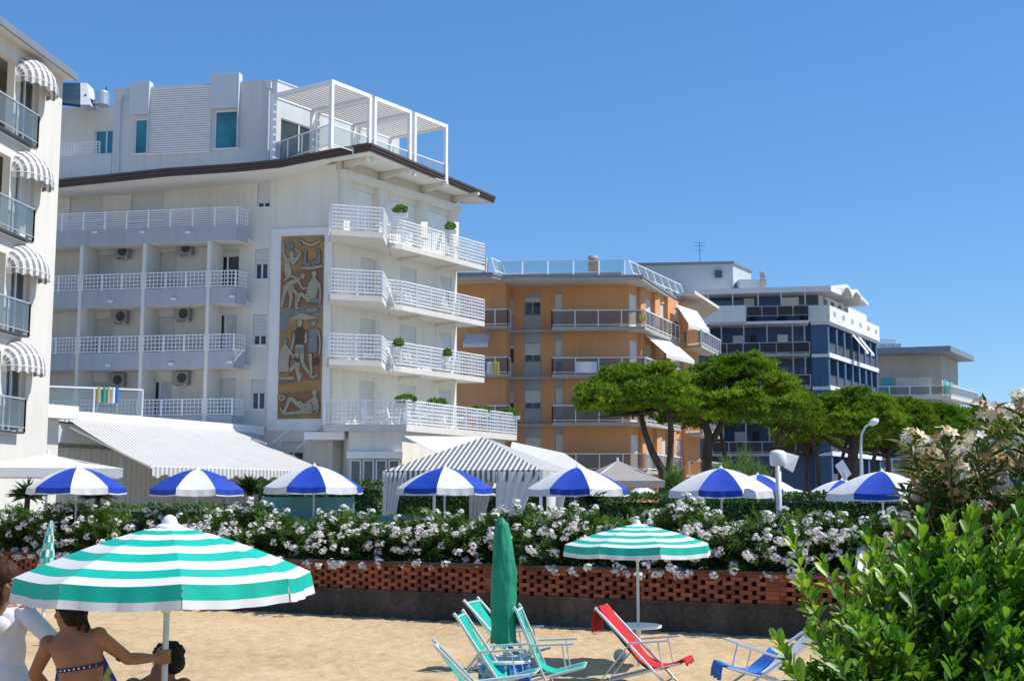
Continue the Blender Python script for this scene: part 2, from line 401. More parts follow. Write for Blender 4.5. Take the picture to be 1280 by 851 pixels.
def wire_rail(mb, P, Q, z0, z1, post=1.05, n=8, mi=0):
    P = Vector((P[0], P[1], 0)); Q = Vector((Q[0], Q[1], 0)); L = (Q - P).length; d = (Q - P) / L; k = max(1, round(L / post))
    def p(a, z): q = P + d * a; return (q.x, q.y, z)
    for i in range(k + 1): mb.bar(p(L * i / k, z0 - .1), p(L * i / k, z1 + .04), .075, mi=mi)
    for j in range(n): zz = z0 + (z1 - z0) * j / (n - 1); mb.bar(p(0, zz), p(L, zz), .028 if j < n - 1 else .045, mi=mi)
def panel_rail(mb, P, Q, z0, z1, post=1.0, mi=0, mp=1, t=.05, gap=.1, lean=None):
    """rail with posts and infill sheet panels"""
    P = Vector((P[0], P[1], 0)); Q = Vector((Q[0], Q[1], 0)); L = (Q - P).length; d = (Q - P) / L; n = max(1, round(L / post)); w = L / n
    ln = Vector(lean) if lean else Vector((0, 0, 0))
    def p(a, z): q = P + d * a + ln * ((z - z0) / (z1 - z0)); return (q.x, q.y, z)
    mb.bar(p(0, z1), p(L, z1), t, mi=mi)
    mb.bar(p(0, z0 + gap), p(L, z0 + gap), t * .7, mi=mi)
    for i in range(n + 1): mb.bar(p(i * w, z0 - .05), p(i * w, z1), t, mi=mi)
    for i in range(n): mb.bar(p(i * w + t, (z0 + gap + z1) / 2), p((i + 1) * w - t, (z0 + gap + z1) / 2), .012, z1 - z0 - gap - .06, mi=mp)
# ================================================================== MAIN HOTEL
def lerp(a, b, t): return a + (b - a) * t
C0 = W(420, 300, 56.5)
HL = Fr((C0.x, C0.y), -80, -1)      # facade facing the beach, s grows to the left
HL.py0 = 290
HR = Fr((C0.x, C0.y), 34.5, +1)     # balcony facade, s grows away
TZ = 0.68                            # terrace ground level
hotel = thing('hotel', 'white five storey hotel with carved mural panel, zigzag balconies and brown edged roof', 'hotel', (C0.x, C0.y, TZ))
LV = [4.98, 7.86, 10.73, 13.60]      # undersides of the balcony slabs
ROOF = 17.0
sL = HL.S(30); sR = HR.S(571)
# --- openings on the beach facade
winL = []
def wq(fr, x0, y0, x1, y1, kind, **k):
    (a, b), (c, d) = fr.hit(x0, y0), fr.hit(x1, y1)
    return (min(a, c), max(a, c), min(b, d), max(b, d), kind, k)
for x0, y0, x1, y1, kind, k in [
    (322, 224, 337.5, 259, 'half', dict(frac=.12)), (319, 311.7, 334.5, 349, 'half', dict(frac=.5)), (316.5, 393.5, 332.5, 431, 'half', dict(frac=.28)),
    (314.5, 474.5, 330.5, 511.7, 'half', dict(frac=.55)),
    (88, 238, 128, 275, 'shutter', {}), (164.5, 233.5, 204.5, 275, 'shutter', {}),
    (110.5, 320, 142, 366, 'shutter', {}), (189, 315.5, 219.5, 366, 'shutter', {}), (268.6, 312, 298, 361, 'half', dict(frac=.83)),
    (108, 398.5, 140, 447, 'shutter', {}), (186.5, 396.5, 217.5, 447, 'shutter', {}), (265.7, 392.8, 295, 445, 'curtain', {}),
    (105, 478, 137, 525, 'shutter', {}), (183.5, 476, 213.5, 524, 'curtain', {}), (263, 473.5, 293.5, 526, 'shutter', {})]:
    winL.append(wq(HL, x0, y0, x1, y1, kind, **k))
zlow = wq(HL, 353, 552, 379, 575, 'half')
winL.append((zlow[0], zlow[1], zlow[2], zlow[3], 'half', dict(frac=.4)))
mb = MB()
HL.wall(mb, 0, sL, TZ, ROOF, [w[:4] for w in winL])
# balcony facade openings
winR = []
for lv, ys in ((3, (311, 326, 341)), (2, (392, 402, 411)), (1, (475, 482, 485))):
    zb = LV[lv - 1] + .27
    for (xa, xb), yt, kd in zip(((449.5, 468.5), (499.5, 520.5), (548.5, 564.5)), ys, ('shutter', 'shutter', 'shutter' if lv != 3 else 'half')):
        a, b = HR.S(xa), HR.S(xb); zt = zb + 2.22
        winR.append((a, b, zb, zt, kd, dict(frac=.7) if kd == 'half' else {}))
for xa, xb in ((430.5, 466), (477.5, 519), (528.5, 560)):
    winR.append((HR.S(xa), HR.S(xb), LV[3] + .27, LV[3] + 2.75, 'shutter', dict(shut='shutw')))
HR.wall(mb, 0, sR, TZ, ROOF, [w[:4] for w in winR])
# core and hidden sides
def core(fl, fr_, sl, sr, z0, z1, ins=.30):
    a = fl.pt(.35, -ins, 0); b = fl.pt(sl, -ins, 0); c = fr_.pt(sr - .01, -ins, 0)
    e = c + (b - a) ; 
    return [(a.x, a.y), (b.x, b.y), (b.x + (c - a).x, b.y + (c - a).y), (c.x, c.y)]
mb.prism(core(HL, HR, sL, sR, 0, 0), TZ, ROOF - .01)
a, b, c = HL.pt(sL, 0, 0), HR.pt(sR, 0, 0), HL.pt(0, 0, 0)
q = [(b.x, b.y), tuple((b + (a - c)).xy), (a.x, a.y)]
for u, w in zip(q, q[1:]): mb.poly([(u[0], u[1], TZ), (w[0], w[1], TZ), (w[0], w[1], ROOF), (u[0], u[1], ROOF)])
mb.build('wall', M['hotel'], hotel)
for w in winL: window(hotel, HL, *w[:4], w[4], **w[5])
for i, w in enumerate(winR): window(hotel, HR, *w[:4], w[4], cols=1 if w[4] == 'shutter' else 2, sill=False, **w[5])
# corner post and pilasters of the top floor loggia
for xa, xb in ((422, 430), (466.5, 477), (519.5, 528), (560.5, 567.5)):
    mb = MB(); HR.box(mb, HR.S(xa), HR.S(xb), .003, .28, LV[3] + .25, ROOF - .35); mb.build('pilaster', M['hotel'], hotel)
mb = MB(); HR.box(mb, .1, sR - .05, .004, .34, ROOF - .352, ROOF - .002); mb.build('roof_beam', M['hotel'], hotel)
# --- mural with its raised frame
ms0, mz1 = HL.hit(340, 287); ms1, mz0 = HL.hit(412, 538)
fb = MB(); s0, s1 = ms1 + .02, ms0; HL.box(fb, s0, s1, .004, .10, mz0, mz1); mfr = fb.build('mural_frame', M['white'], hotel)
ra = HL.hit(353.2, 297); rb = HL.hit(406.5, 294); rc = HL.hit(347.8, 524); rd = HL.hit(402.3, 523)
a0, a1 = (ra[0] + rc[0]) / 2, (rb[0] + rd[0]) / 2; mzt, mzb = (ra[1] + rb[1]) / 2, (rc[1] + rd[1]) / 2
MU0, MU1, MV0, MV1 = 0, 52.0, 0, 228.0      # mural drawing units: photo pixels
def mu(x, y, o): return HL.pt(lerp(a0, a1, x / MU1), o, lerp(mzt, mzb, y / MV1))
bg_ = MB(); bg_.box8([mu(0, 228, .104), mu(52, 228, .104), mu(52, 228, .13), mu(0, 228, .13), mu(0, 0, .104), mu(52, 0, .104), mu(52, 0, .13), mu(0, 0, .13)])
mural = bg_.build('mural', M['mural_ochre'], mfr)
class Draw:
    def __init__(s): s.mb = MB(); s.k = 0
    def lay(s): s.k += 1; return .132 + (s.k % 60) * .0006
    def poly(s, pts, mi, h=.02):
        o = s.lay() + h; s.mb.poly([mu(x, y, o) for x, y in pts], mi)
        n = len(pts)
        for i in range(n):
            a, b = pts[i], pts[(i + 1) % n]; s.mb.poly([mu(*a, .131), mu(*b, .131), mu(*b, o), mu(*a, o)], mi)
    def limb(s, pts, mi, h=.025):       # pts (x,y,w)
        for grow, m_, hh in ((1.0, 4, h - .008), (0, mi, h)):
            for (x0, y0, w0), (x1, y1, w1) in zip(pts, pts[1:]):
                dx, dy = x1 - x0, y1 - y0; L = math.hypot(dx, dy) or 1; nx, ny = -dy / L, dx / L
                w0_, w1_ = w0 + grow, w1 + grow; e = grow * .4
                x0e, y0e, x1e, y1e = x0 - dx / L * e, y0 - dy / L * e, x1 + dx / L * e, y1 + dy / L * e
                s.poly([(x0e + nx * w0_ / 2, y0e + ny * w0_ / 2), (x1e + nx * w1_ / 2, y1e + ny * w1_ / 2), (x1e - nx * w1_ / 2, y1e - ny * w1_ / 2), (x0e - nx * w0_ / 2, y0e - ny * w0_ / 2)], m_, hh)
    def disc(s, x, y, rx, ry, mi, h=.026):
        s.poly([(x + (rx + .5) * math.cos(a * math.pi / 6), y + (ry + .5) * math.sin(a * math.pi / 6)) for a in range(12)], 4, h - .008)
        s.poly([(x + rx * math.cos(a * math.pi / 6), y + ry * math.sin(a * math.pi / 6)) for a in range(12)], mi, h)
D = Draw()   # materials: 0 rust 1 pale 2 grey 3 ochre 4 dark line
for pts, mi in (([(1, 44), (51, 42), (51, 90), (1, 90)], 0), ([(1, 90), (51, 88), (50, 103), (1, 104)], 2), ([(0, 96), (11, 95), (11, 118), (0, 119)], 2),
                ([(12, 102), (51, 101), (51, 112), (12, 113)], 3), ([(14, 119), (50, 118), (50, 180), (12, 183)], 0), ([(1, 184), (50, 182), (50, 192), (1, 194)], 3),
                ([(1, 196), (51, 194), (51, 220), (1, 222)], 0)):
    D.poly(pts, mi, .002)
# ball player
D.limb([(3, 7, 2), (3, 22, 3.4), (7, 31, 5), (9, 42, 9), (10, 52, 7)], 1); D.limb([(17, 16, 2), (24, 22, 3.4), (19, 31, 5), (12, 34, 8)], 1)
D.limb([(8, 30, 5), (18, 30, 6)], 1); D.disc(13.5, 24, 2.8, 4.4, 1); D.disc(11.5, 13, 4.4, 4.6, 2)
# hammock, boat party
D.limb([(22, 6, 1), (24, 14, 2)], 1); D.limb([(23, 5, 1.4), (29, 10, 3.5), (37, 13, 4.2), (44, 10, 3), (51, 5, 1)], 1)
D.limb([(25, 41, 2.5), (37, 41.5, 4), (51, 39, 2.8)], 1); D.disc(30, 22, 2, 3, 2); D.limb([(30, 25, 3), (29, 37, 5), (36, 37, 2.5), (39, 33, 2), (41, 38, 2)], 2)
D.disc(46, 21, 2, 3, 2); D.limb([(47, 24, 3), (46, 36, 5), (41, 33, 2.2), (39, 38, 2)], 2)
# bending girl
D.disc(27, 51, 3, 3.4, 1); D.limb([(24, 54, 4), (16, 58, 6), (8, 63, 7.5)], 1); D.limb([(5, 56, 2.4), (12, 50, 2.6), (20, 53, 3)], 1)
D.limb([(8, 62, 8), (5, 74, 4.4), (2, 90, 3)], 1); D.limb([(10, 62, 6), (14, 76, 4.2), (12, 91, 3)], 1); D.limb([(13, 64, 5), (21, 74, 4), (20, 91, 3), (24, 91, 2)], 1)
D.limb([(22, 57, 3), (27, 67, 2.6), (35, 66, 2)], 1)
# seated man seen from behind
D.disc(41, 49, 3, 4.4, 1); D.limb([(41, 53, 3), (41, 60, 12), (40, 74, 10), (39, 84, 8)], 1); D.limb([(47, 60, 3.4), (49, 72, 3), (48, 87, 2.6)], 1)
D.limb([(36, 60, 3.4), (34, 72, 3), (31, 80, 3)], 1); D.limb([(36, 83, 5), (25, 72, 4), (22, 84, 3)], 1); D.limb([(36, 82, 5), (48, 83, 6)], 2)
# sunshade
D.poly([(9, 105), (27, 97), (47, 104), (30, 106)], 1); D.disc(39, 94, 7, 2.6, 1); D.disc(39, 94, 4.4, 1.4, 3, .03)
# standing woman and man
D.disc(25, 110, 3.2, 5, 1); D.limb([(25, 115, 3), (25, 121, 13), (25, 128, 9), (25, 136, 9), (25, 146, 11)], 1); D.limb([(19, 121, 3.2), (17, 134, 3), (14, 147, 2.4)], 1)
D.limb([(32, 121, 3), (33, 134, 2.6), (22, 131, 2.4)], 1); D.limb([(19, 127, 4), (31, 127, 4)], 2, .03); D.limb([(20, 144, 5.5), (31, 144, 5.5)], 2, .03)
D.limb([(22, 147, 5.6), (21, 162, 4), (26, 183, 3)], 1); D.limb([(28, 147, 5.6), (29, 160, 4.4), (41, 178, 3), (48, 174, 2)], 1)
D.disc(41, 110, 3, 4, 1); D.disc(41, 108, 5.4, 1.2, 2); D.limb([(41, 117, 11), (41, 130, 10), (41, 147, 12)], 2); D.limb([(47, 119, 2.6), (50, 134, 2.6), (49, 150, 2.2)], 1)
D.limb([(38, 148, 4.4), (39, 160, 3.4), (40, 174, 3)], 1); D.disc(45, 158, 3.4, 4.2, 4)
# seated man left
D.disc(8, 132, 3, 4.4, 2); D.limb([(8, 136, 3), (8, 143, 12), (8, 158, 9), (8, 170, 10)], 1); D.limb([(3, 143, 3), (2, 158, 3), (2, 172, 2.6)], 1)
D.limb([(13, 144, 3), (19, 153, 3), (24, 158, 2.4)], 1); D.limb([(13, 170, 5), (23, 157, 4.4), (25, 176, 3)], 1); D.limb([(1, 178, 3.4), (19, 178, 3.4)], 1); D.limb([(1, 184, 2.4), (18, 184, 2.4)], 2)
D.poly([(22, 172), (29, 172), (27, 182), (24, 182)], 1, .03)
# reclining bather with ball
D.disc(44, 196, 2.8, 4.2, 1); D.limb([(44, 200, 4), (45, 208, 9), (44, 218, 4)], 1); D.limb([(46, 206, 3), (49, 214, 2.6), (47, 222, 2)], 1)
D.limb([(42, 204, 3), (32, 212, 2.8), (26, 206, 2)], 1); D.limb([(42, 219, 5.5), (28, 220, 5), (8, 222, 3.2), (3, 214, 2)], 1)
D.limb([(34, 218, 6), (15, 202, 5), (8, 221, 3)], 1); D.disc(38, 214, 4.4, 5, 1, .034); D.disc(5, 202, 5, 4, 1); D.disc(5, 202, 2.6, 2, 0, .03)
D.mb.build('carved_figures', [M['mural_rust'], M['mural_pale'], M['mural_grey'], M['mural_ochre'], M['mural_dark']], mural)

# --- fins and balconies of the beach facade
OB = 1.45
fx = [262, 181.5, 103, 24]
fins = [HL.S(x, OB) for x in fx]
for s in fins:
    mb = MB(); HL.box(mb, s - .08, s + .08, .003, OB, TZ, LV[3] - .003); mb.build('fin_wall', M['hotel'], hotel)
sE = HL.S(309, OB - .7); sF = HL.S(296, OB)
def lbalc(sa, sb, z, first, railz=.8, top=False):
    """solid slate parapet with railing above; sa<sb. first: free end with chamfer"""
    mb = MB()
    ends = [HL.pt(sb, .003, 0), HL.pt(sb, OB - .02, 0)]
    if first: plan = [HL.pt(sE, .003, 0), HL.pt(sE, OB - .75, 0), HL.pt(sF, OB - .02, 0)] + ends[::-1]
    else: plan = [HL.pt(sa, .003, 0), HL.pt(sa, OB - .02, 0)] + ends[::-1]
    P = [(p.x, p.y) for p in plan]
    mb.prism(P, z, z + .22); b = mb.build('balcony', M['hotel'], hotel)
    mb = MB(); front = P[1:-1] if first else P[1:3]
    inner = []
    for (u, w) in zip(front, front[1:]):
        u = Vector((*u, 0)); w = Vector((*w, 0)); d = (w - u).normalized(); n = Vector((d.y, -d.x, 0))
        if n.dot(HL.n) < 0: n = -n
        mb.box8([u + Vector((0, 0, z + .223)), w + Vector((0, 0, z + .223)), w - n * .1 + Vector((0, 0, z + .223)), u - n * .1 + Vector((0, 0, z + .223)),
                 u + Vector((0, 0, z + .72)), w + Vector((0, 0, z + .72)), w - n * .1 + Vector((0, 0, z + .72)), u - n * .1 + Vector((0, 0, z + .72))])
        # slate facing down the slab edge
        mb.box8([u + n * .004 + Vector((0, 0, z - .02)), w + n * .004 + Vector((0, 0, z - .02)), w + n * .03 + Vector((0, 0, z - .02)), u + n * .03 + Vector((0, 0, z - .02)),
                 u + n * .004 + Vector((0, 0, z + .74)), w + n * .004 + Vector((0, 0, z + .74)), w + n * .03 + Vector((0, 0, z + .74)), u + n * .03 + Vector((0, 0, z + .74))])
    mb.build('parapet', M['parapet'], b)
    mb = MB()
    for k, (u, w) in enumerate(zip(front, front[1:])):
        if top and not (first and k == 0): wire_rail(mb, u, w, z + .78, z + 1.5)
        else: grid_rail(mb, u, w, z + .78, z + 1.5, .17, .028, 1.15)
    mb.build('railing', [M['metalw'], M['gl']], b)
    return b
for lv in range(3):
    z = LV[lv]
    lbalc(0, fins[0] - .085, z, True)
    for a, b in zip(fins, fins[1:]): lbalc(a + .085, b - .085, z, False)
b = lbalc(0, fins[3], LV[3], True, top=True)
# lamps on the parapets
for px in (120, 179, 236):
    s, z = HL.hit(px, 291, OB); mb = MB(); HL.box(mb, s - .12, s + .12, OB + .03, OB + .14, z - .05, z + .06); mb.build('parapet_lamp', M['white'], hotel, bevel=.02)
for py, l in ((377, ((139, 0), (218, -3), (291, -6))), (457, ((136, 0), (215, -2), (288, -4)))):
    for px, dy in l:
        s, z = HL.hit(px, py + dy, OB); mb = MB(); HL.box(mb, s - .12, s + .12, OB + .03, OB + .14, z - .05, z + .06); mb.build('parapet_lamp', M['white'], hotel, bevel=.02)
# air conditioners high on the back walls of the loggias
for px, py in ((152, 314.5), (231, 310.5), (149.5, 396), (228, 392.5), (146, 475), (226, 472.5)):
    s, z = HL.hit(px, py, .3); mb = MB()
    HL.box(mb, s - .38, s + .38, .09, .42, z - .3, z + .3, 0); ac = mb.build('air_conditioner', M['acbody'], hotel, bevel=.02)
    mb = MB(); q = HL.pt(s - .1, .425, z)
    ring = [(HL.pt(s - .1 + .23 * math.cos(a * math.pi / 8), .43, z + .23 * math.sin(a * math.pi / 8))) for a in range(16)]
    mb.poly(ring, 0); mb.build('fan_grille', M['acdark'], ac)
    mb = MB(); HL.box(mb, s - .3, s - .25, .0035, .42, z - .36, z - .303); HL.box(mb, s + .25, s + .3, .0035, .42, z - .36, z - .303); mb.build('bracket', M['metalw'], ac)
# --- balconies of the sunlit facade
OA, OBB = 2.35, 1.45
pA0 = W(414, 300, 54.7); pA1 = W(479, 300, 55.45); pA2 = HR.pt(HR.hit(487, 300, .6)[0], .6, 0)
sB0 = HR.S(484, OBB); sB1 = HR.S(504, OBB); sB2 = HR.S(606, OBB)
pB0 = W(484.5, 300, 57.6); pB1 = W(503, 300, 58.0); pB2 = W(606, 300, 63.7); pB3 = HR.pt(HR.S(584, .0) if HR.S(584, 0) < sR else sR, .003, 0)
pB3 = HR.pt(sR - .05, .003, 0)
wA0 = HL.pt(.35, .003, 0); wAc = HL.pt(0.0, .004, 0)
def xy(*p): return [(q.x, q.y) for q in p]
for i, z in enumerate(LV):
    if i > 0:
        pl = xy(wA0, pA0, pA1, pA2, HR.pt(HR.S(487, 0), .003, 0), HR.pt(.02, .003, 0))
        mb = MB(); mb.prism(pl, z, z + .25); b = mb.build('balcony', M['slabw'], hotel)
        mb = MB()
        for u, w in ((wA0, pA0), (pA0, pA1), (pA1, pA2)): grid_rail(mb, u, w, z + .36, z + 1.38, .165, .034, 1.35)
        mb.build('railing', M['metalw'], b)
        pl = xy(HR.pt(HR.S(489, 0), .003, 0), pB0, pB1, pB2, pB3)
        mb = MB(); mb.prism(pl, z, z + .25); b = mb.build('balcony', M['slabw'], hotel)
        mb = MB()
        for u, w in ((pB0, pB1), (pB1, pB2), (pB2, pB3)): grid_rail(mb, u, w, z + .36, z + 1.38, .165, .034, 1.2)
        mb.build('railing', M['metalw'], b)
        # bracket beams below
        for sb in (HR.S(500, 0), HR.S(545, 0)):
            mb = MB(); HR.box(mb, sb - .09, sb + .09, .003, 1.2, z - .16, z - .003); mb.build('bracket_beam', M['slabw'], hotel)
        # concrete blade between the two balconies
        z2 = z + 2.6 if i < 3 else z + 3.2
    # privacy blades; white taper shaped after the sunlit triangles on the wall
    for sb, ln in ((HR.S(470.5, 0), 1.15), (HR.S(545.5, 0), .8)):
        if i == 3: continue
        zb = z + .253; mb = MB(); t = .05
        A = [HR.pt(sb - t, .003, zb), HR.pt(sb - t, ln, zb), HR.pt(sb - t, .003, zb + 2.5)]; B = [HR.pt(sb + t, .003, zb), HR.pt(sb + t, ln, zb), HR.pt(sb + t, .003, zb + 2.5)]
        mb.poly(A); mb.poly(B[::-1]); mb.poly([A[0], B[0], B[1], A[1]]); mb.poly([A[1], B[1], B[2], A[2]])
        mb.build('privacy_blade', M['white'], hotel)
# first floor terrace over the ground floor extension
zt = LV[0]
tA0 = W(404, 540, 54.9); tA1 = W(508, 540, 54.9); tB = W(646, 540, 64.4); tC = HR.pt(HR.hit(646, 540, 0)[0] if False else sR + 1.2, .003, 0)
pl = xy(wA0, tA0, tA1, tB, HR.pt(sR + 2.4, .4, 0), HR.pt(sR + .01, .003, 0), HR.pt(.02, .003, 0))
mb = MB(); mb.prism(pl, zt, zt + .30); b = mb.build('balcony', M['slabw'], hotel)
mb = MB(); grid_rail(mb, wA0, tA0, zt + .36, zt + 1.36, .165, .034, 1.3); grid_rail(mb, tA0, tA1, zt + .36, zt + 1.36, .165, .034, 1.0); grid_rail(mb, tA1, tB, zt + .36, zt + 1.36, .165, .034, 1.05)
grid_rail(mb, tB, HR.pt(sR + 2.4, .4, 0), zt + .36, zt + 1.36, .165, .034, 1.0)
mb.build('railing', M['metalw'], b)
gA, gB, gC = tA0.lerp(tA1, .33), tA1, tB
mb = MB(); dd = (gB - gA).normalized() * .35; nn = Vector((dd.y, -dd.x, 0)).normalized() * .45; nn = nn if nn.y < 0 else -nn
def inset(p, q, t): return p.lerp(q, t)
pl = xy(tA0.lerp(tA1, .30) + Vector((0, .25, 0)), tA1 + Vector((-.2, .25, 0)), tB + Vector((-.6, -.1, 0)), HR.pt(sR + 1.6, .3, 0), HR.pt(.6, .1, 0))
mb.prism(pl, TZ, zt - .003); mb.build('ground_floor_wall', M['hotel'], hotel)
# glazed front of the extension
EX = Fr((pl[0][0], pl[0][1]), math.degrees(math.atan2(pl[1][0] - pl[0][0], pl[1][1] - pl[0][1])), 1)
wE = math.hypot(pl[1][0] - pl[0][0], pl[1][1] - pl[0][1])
for k in range(4):
    a = .05 + k * (wE - .1) / 4; window(hotel, EX, a + .04, a + (wE - .1) / 4 - .04, 1.4, 3.75, 'glass', o=.20, depth=.13, cols=1, sill=False)
mb = MB(); EX.box(mb, -.05, wE + .05, .004, .30, 3.80, 4.1); mb.build('lintel', M['white'], hotel)
# white shutter leaves of the small winter garden under the corner
mb = MB(); HL.box(mb, -.9, .9, .2, 1.2, zt - .35, zt - .01); mb.build('awning_box', M['white'], hotel)
# --- roof canopy with brown edge
zc = ROOF
cL = [W(20, 230, 58), W(72, 230, 57.0), W(210, 217, 55.6), W(300, 211, 55.2), W(405, 200, 55.4)]
def zpix(px, py, d): return W(px, py, d).z
edge = [(W(20, 205, 57.4), zpix(72, 236, 57)), (W(72, 205, 56.9), zpix(72, 236, 57)), (W(210, 205, 55.6), zpix(210, 221, 55.6)), (W(300, 205, 55.2), zpix(300, 215, 55.2)),
        (W(350, 205, 55.3), zpix(350, 210, 55.3)), (W(406, 205, 55.4), zpix(406, 199, 55.4)), (W(461, 205, 55.0), zpix(461, 187, 55.0)), (W(617.5, 205, 65.2), zpix(617, 254, 65.2))]
back = [HL.pt(sL, -.6, 0), HL.pt(fins[1], -.6, 0), HL.pt(fins[0], -.6, 0), HL.pt(3.6, -.6, 0), HL.pt(2.2, -.6, 0), HL.pt(.8, -.6, 0), HR.pt(.6, -.6, 0), HR.pt(sR + 1.0, -.6, 0)]
mb = MB()
zs = [z for _, z in edge]; zs = [min(z, 17.45) for z in zs]
for i in range(len(edge) - 1):
    e0, e1 = edge[i][0], edge[i + 1][0]; b0, b1 = back[i], back[i + 1]; z0, z1 = zs[i], zs[i + 1]
    def V3(p, z): return Vector((p.x, p.y, z))
    mb.poly([V3(e0, z0), V3(e1, z1), V3(b1, z1 + .02), V3(b0, z0 + .02)], 0)
    mb.poly([V3(e0, z0 + .36), V3(e1, z1 + .36), V3(b1, z1 + .38), V3(b0, z0 + .38)], 2)
    # stepped fascia in three bands
    d = (V3(e1, 0) - V3(e0, 0)).normalized(); n = Vector((d.y, -d.x, 0)); n = n if n.y < 0 or n.x > .5 else -n
    for k in range(3):
        o = .02 + .05 * k; za, zb = .01 + k * .125, .01 + (k + 1) * .125 - .012
        mb.box8([V3(e0 - n * .1, z0 + za), V3(e1 - n * .1, z1 + za), V3(e1 + n * o, z1 + za), V3(e0 + n * o, z0 + za),
                 V3(e0 - n * .1, z0 + zb), V3(e1 - n * .1, z1 + zb), V3(e1 + n * o, z1 + zb), V3(e0 + n * o, z0 + zb)], 1)
e1, z1 = edge[-1][0], zs[-1]; mb.poly([Vector((e1.x, e1.y, z1)), Vector((e1.x, e1.y, z1 + .36)), Vector((back[-1].x, back[-1].y, z1 + .36)), Vector((back[-1].x, back[-1].y, z1))], 1)
mb.build('roof', [M['soffit'], M['fascia'], M['roofgrey']], hotel)
mb = MB(); e_ = sR - .02; za_, zb_ = zs[6], lerp(zs[6], zs[7], sR / (sR + 1.0))
mb.box8([HR.pt(.06, -.28, ROOF - .05), HR.pt(e_, -.28, ROOF - .05), HR.pt(e_, .008, ROOF - .05), HR.pt(.06, .008, ROOF - .05), HR.pt(.06, -.28, za_ + .1), HR.pt(e_, -.28, zb_ + .1), HR.pt(e_, .008, zb_ + .1), HR.pt(.06, .008, za_ + .1)])
mb.box8([HL.pt(.06, -.28, ROOF - .05), HL.pt(3.2, -.28, ROOF - .05), HL.pt(3.2, -.004, ROOF - .05), HL.pt(.06, -.004, ROOF - .05), HL.pt(.06, -.28, zs[5] + .1), HL.pt(3.2, -.28, zs[4] + .1), HL.pt(3.2, -.004, zs[4] + .1), HL.pt(.06, -.004, zs[5] + .1)])
mb.build('frieze', M['hotel'], hotel)
for k, xa in enumerate((426, 471.5, 524, 564)):
    s = HR.S(xa); t_ = s / (sR + .3); zz = lerp(zs[6], zs[7], max(0, min(1, s / (sR + 1.0))))
    mb = MB(); A = HR.pt(s, .1, zz - .02); B = HR.pt(s, 1.75 + .05 * k, zz - .0)
    mb.box8([HR.pt(s - .08, .1, zz - .34), HR.pt(s + .08, .1, zz - .34), HR.pt(s + .08, 1.7, zz - .14), HR.pt(s - .08, 1.7, zz - .14),
             HR.pt(s - .08, .1, zz + .0), HR.pt(s + .08, .1, zz + .0), HR.pt(s + .08, 1.7, zz + .0), HR.pt(s - .08, 1.7, zz + .0)])
    mb.build('roof_rib', M['slabw'], hotel)
# --- penthouse
PO = -.55
PL = Fr(HL.pt(0, PO, 0).xy, -80, -1)
PL.py0 = 150; sP = PL.S(345.5); sPl = PL.S(142); PR0 = PL.pt(sP, 0, 0); PR = Fr(PR0.xy, 34.5, +1); PR.py0 = 150
zr = 17.36
zp1 = (PL.hit(344, 98)[1] + PL.hit(147, 117)[1]) / 2
pw = [wq(PL, 168.5, 149, 184.5, 192, 'g'), wq(PL, 268.5, 139, 297.5, 185, 'g')]
mb = MB(); PL.wall(mb, sP, sPl, zr - .4, zp1, [w[:4] for w in pw])
pd = [(PR.S(351, 0), PR.S(398, 0), zr + .25, zr + 2.5)]
PR.wall(mb, 0, 9.0, zr - .4, zp1, pd)
A, B, C = PL.pt(sP + .35, -.3, 0), PL.pt(sPl - .02, -.3, 0), PR.pt(8.9, -.3, 0)
mb.prism([(A.x, A.y), (B.x, B.y), tuple((B + C - A).xy), (C.x, C.y)], zr - .4, zp1 - .1)
A, B, C = PL.pt(sP, 0, 0), PL.pt(sPl, 0, 0), PR.pt(9, 0, 0); E = B + C - A
for u, w in ((B, E), (E, C)): mb.poly([(u.x, u.y, zr - .4), (w.x, w.y, zr - .4), (w.x, w.y, zp1), (u.x, u.y, zp1)])
pent = mb.build('penthouse', M['pent'], hotel)
mb = MB()
for w in pw: pass
PL.box(mb, sP - .05, sPl + .05, -.25, .04, zp1 + .003, zp1 + .07); PR.box(mb, .0, 9.0, -.25, .04, zp1 + .004, zp1 + .071); mb.build('coping', M['panel'], pent)
for w in pw: window(pent, PL, *w[:4], 'glass', pane='glassteal', cols=1, depth=.12)
window(pent, PR, *pd[0], 'glass', cols=2, depth=.1, sill=False)
(a, zt1), (b_, zb1) = PL.hit(187.5, 109.5), PL.hit(263, 191)
mb = MB(); n = 30
for k in range(n):
    z0_ = lerp(zb1, zp1 - .02, k / n); z1_ = lerp(zb1, zp1 - .02, (k + .72) / n)
    PL.box(mb, b_, a, .02, .10, z0_, z1_)
PL.box(mb, b_, a, .003, .018, zb1, zp1 - .02)
mb.build('slatted_cladding', M['white'], pent)
for xa, xb, yt, yb in ((165, 187, 104.5, 144), (265.5, 299, 94.5, 136)):
    a, zt1 = PL.hit(xa, yt); b_, zb1 = PL.hit(xb, yb); mb = MB(); PL.box(mb, b_ + .02, a, -.2, .20, zb1, zt1)
    PL.box(mb, b_ - .04, b_ + .015, -.2, .22, zb1 - 1.9, zt1); mb.build('chimney_panel', M['panel'], pent, bevel=.01)
for xa in (151.5, 337.5):
    a, zt1 = PL.hit(xa, 128 if xa < 200 else 112); mb = MB(); mb.tube([PL.pt(a, .1, zr), PL.pt(a, .1, zt1)], .055, 8); PL.box(mb, a - .12, a + .12, .004, .22, zt1, zt1 + .3)
    mb.build('downpipe', M['panel'], pent, smooth=False)
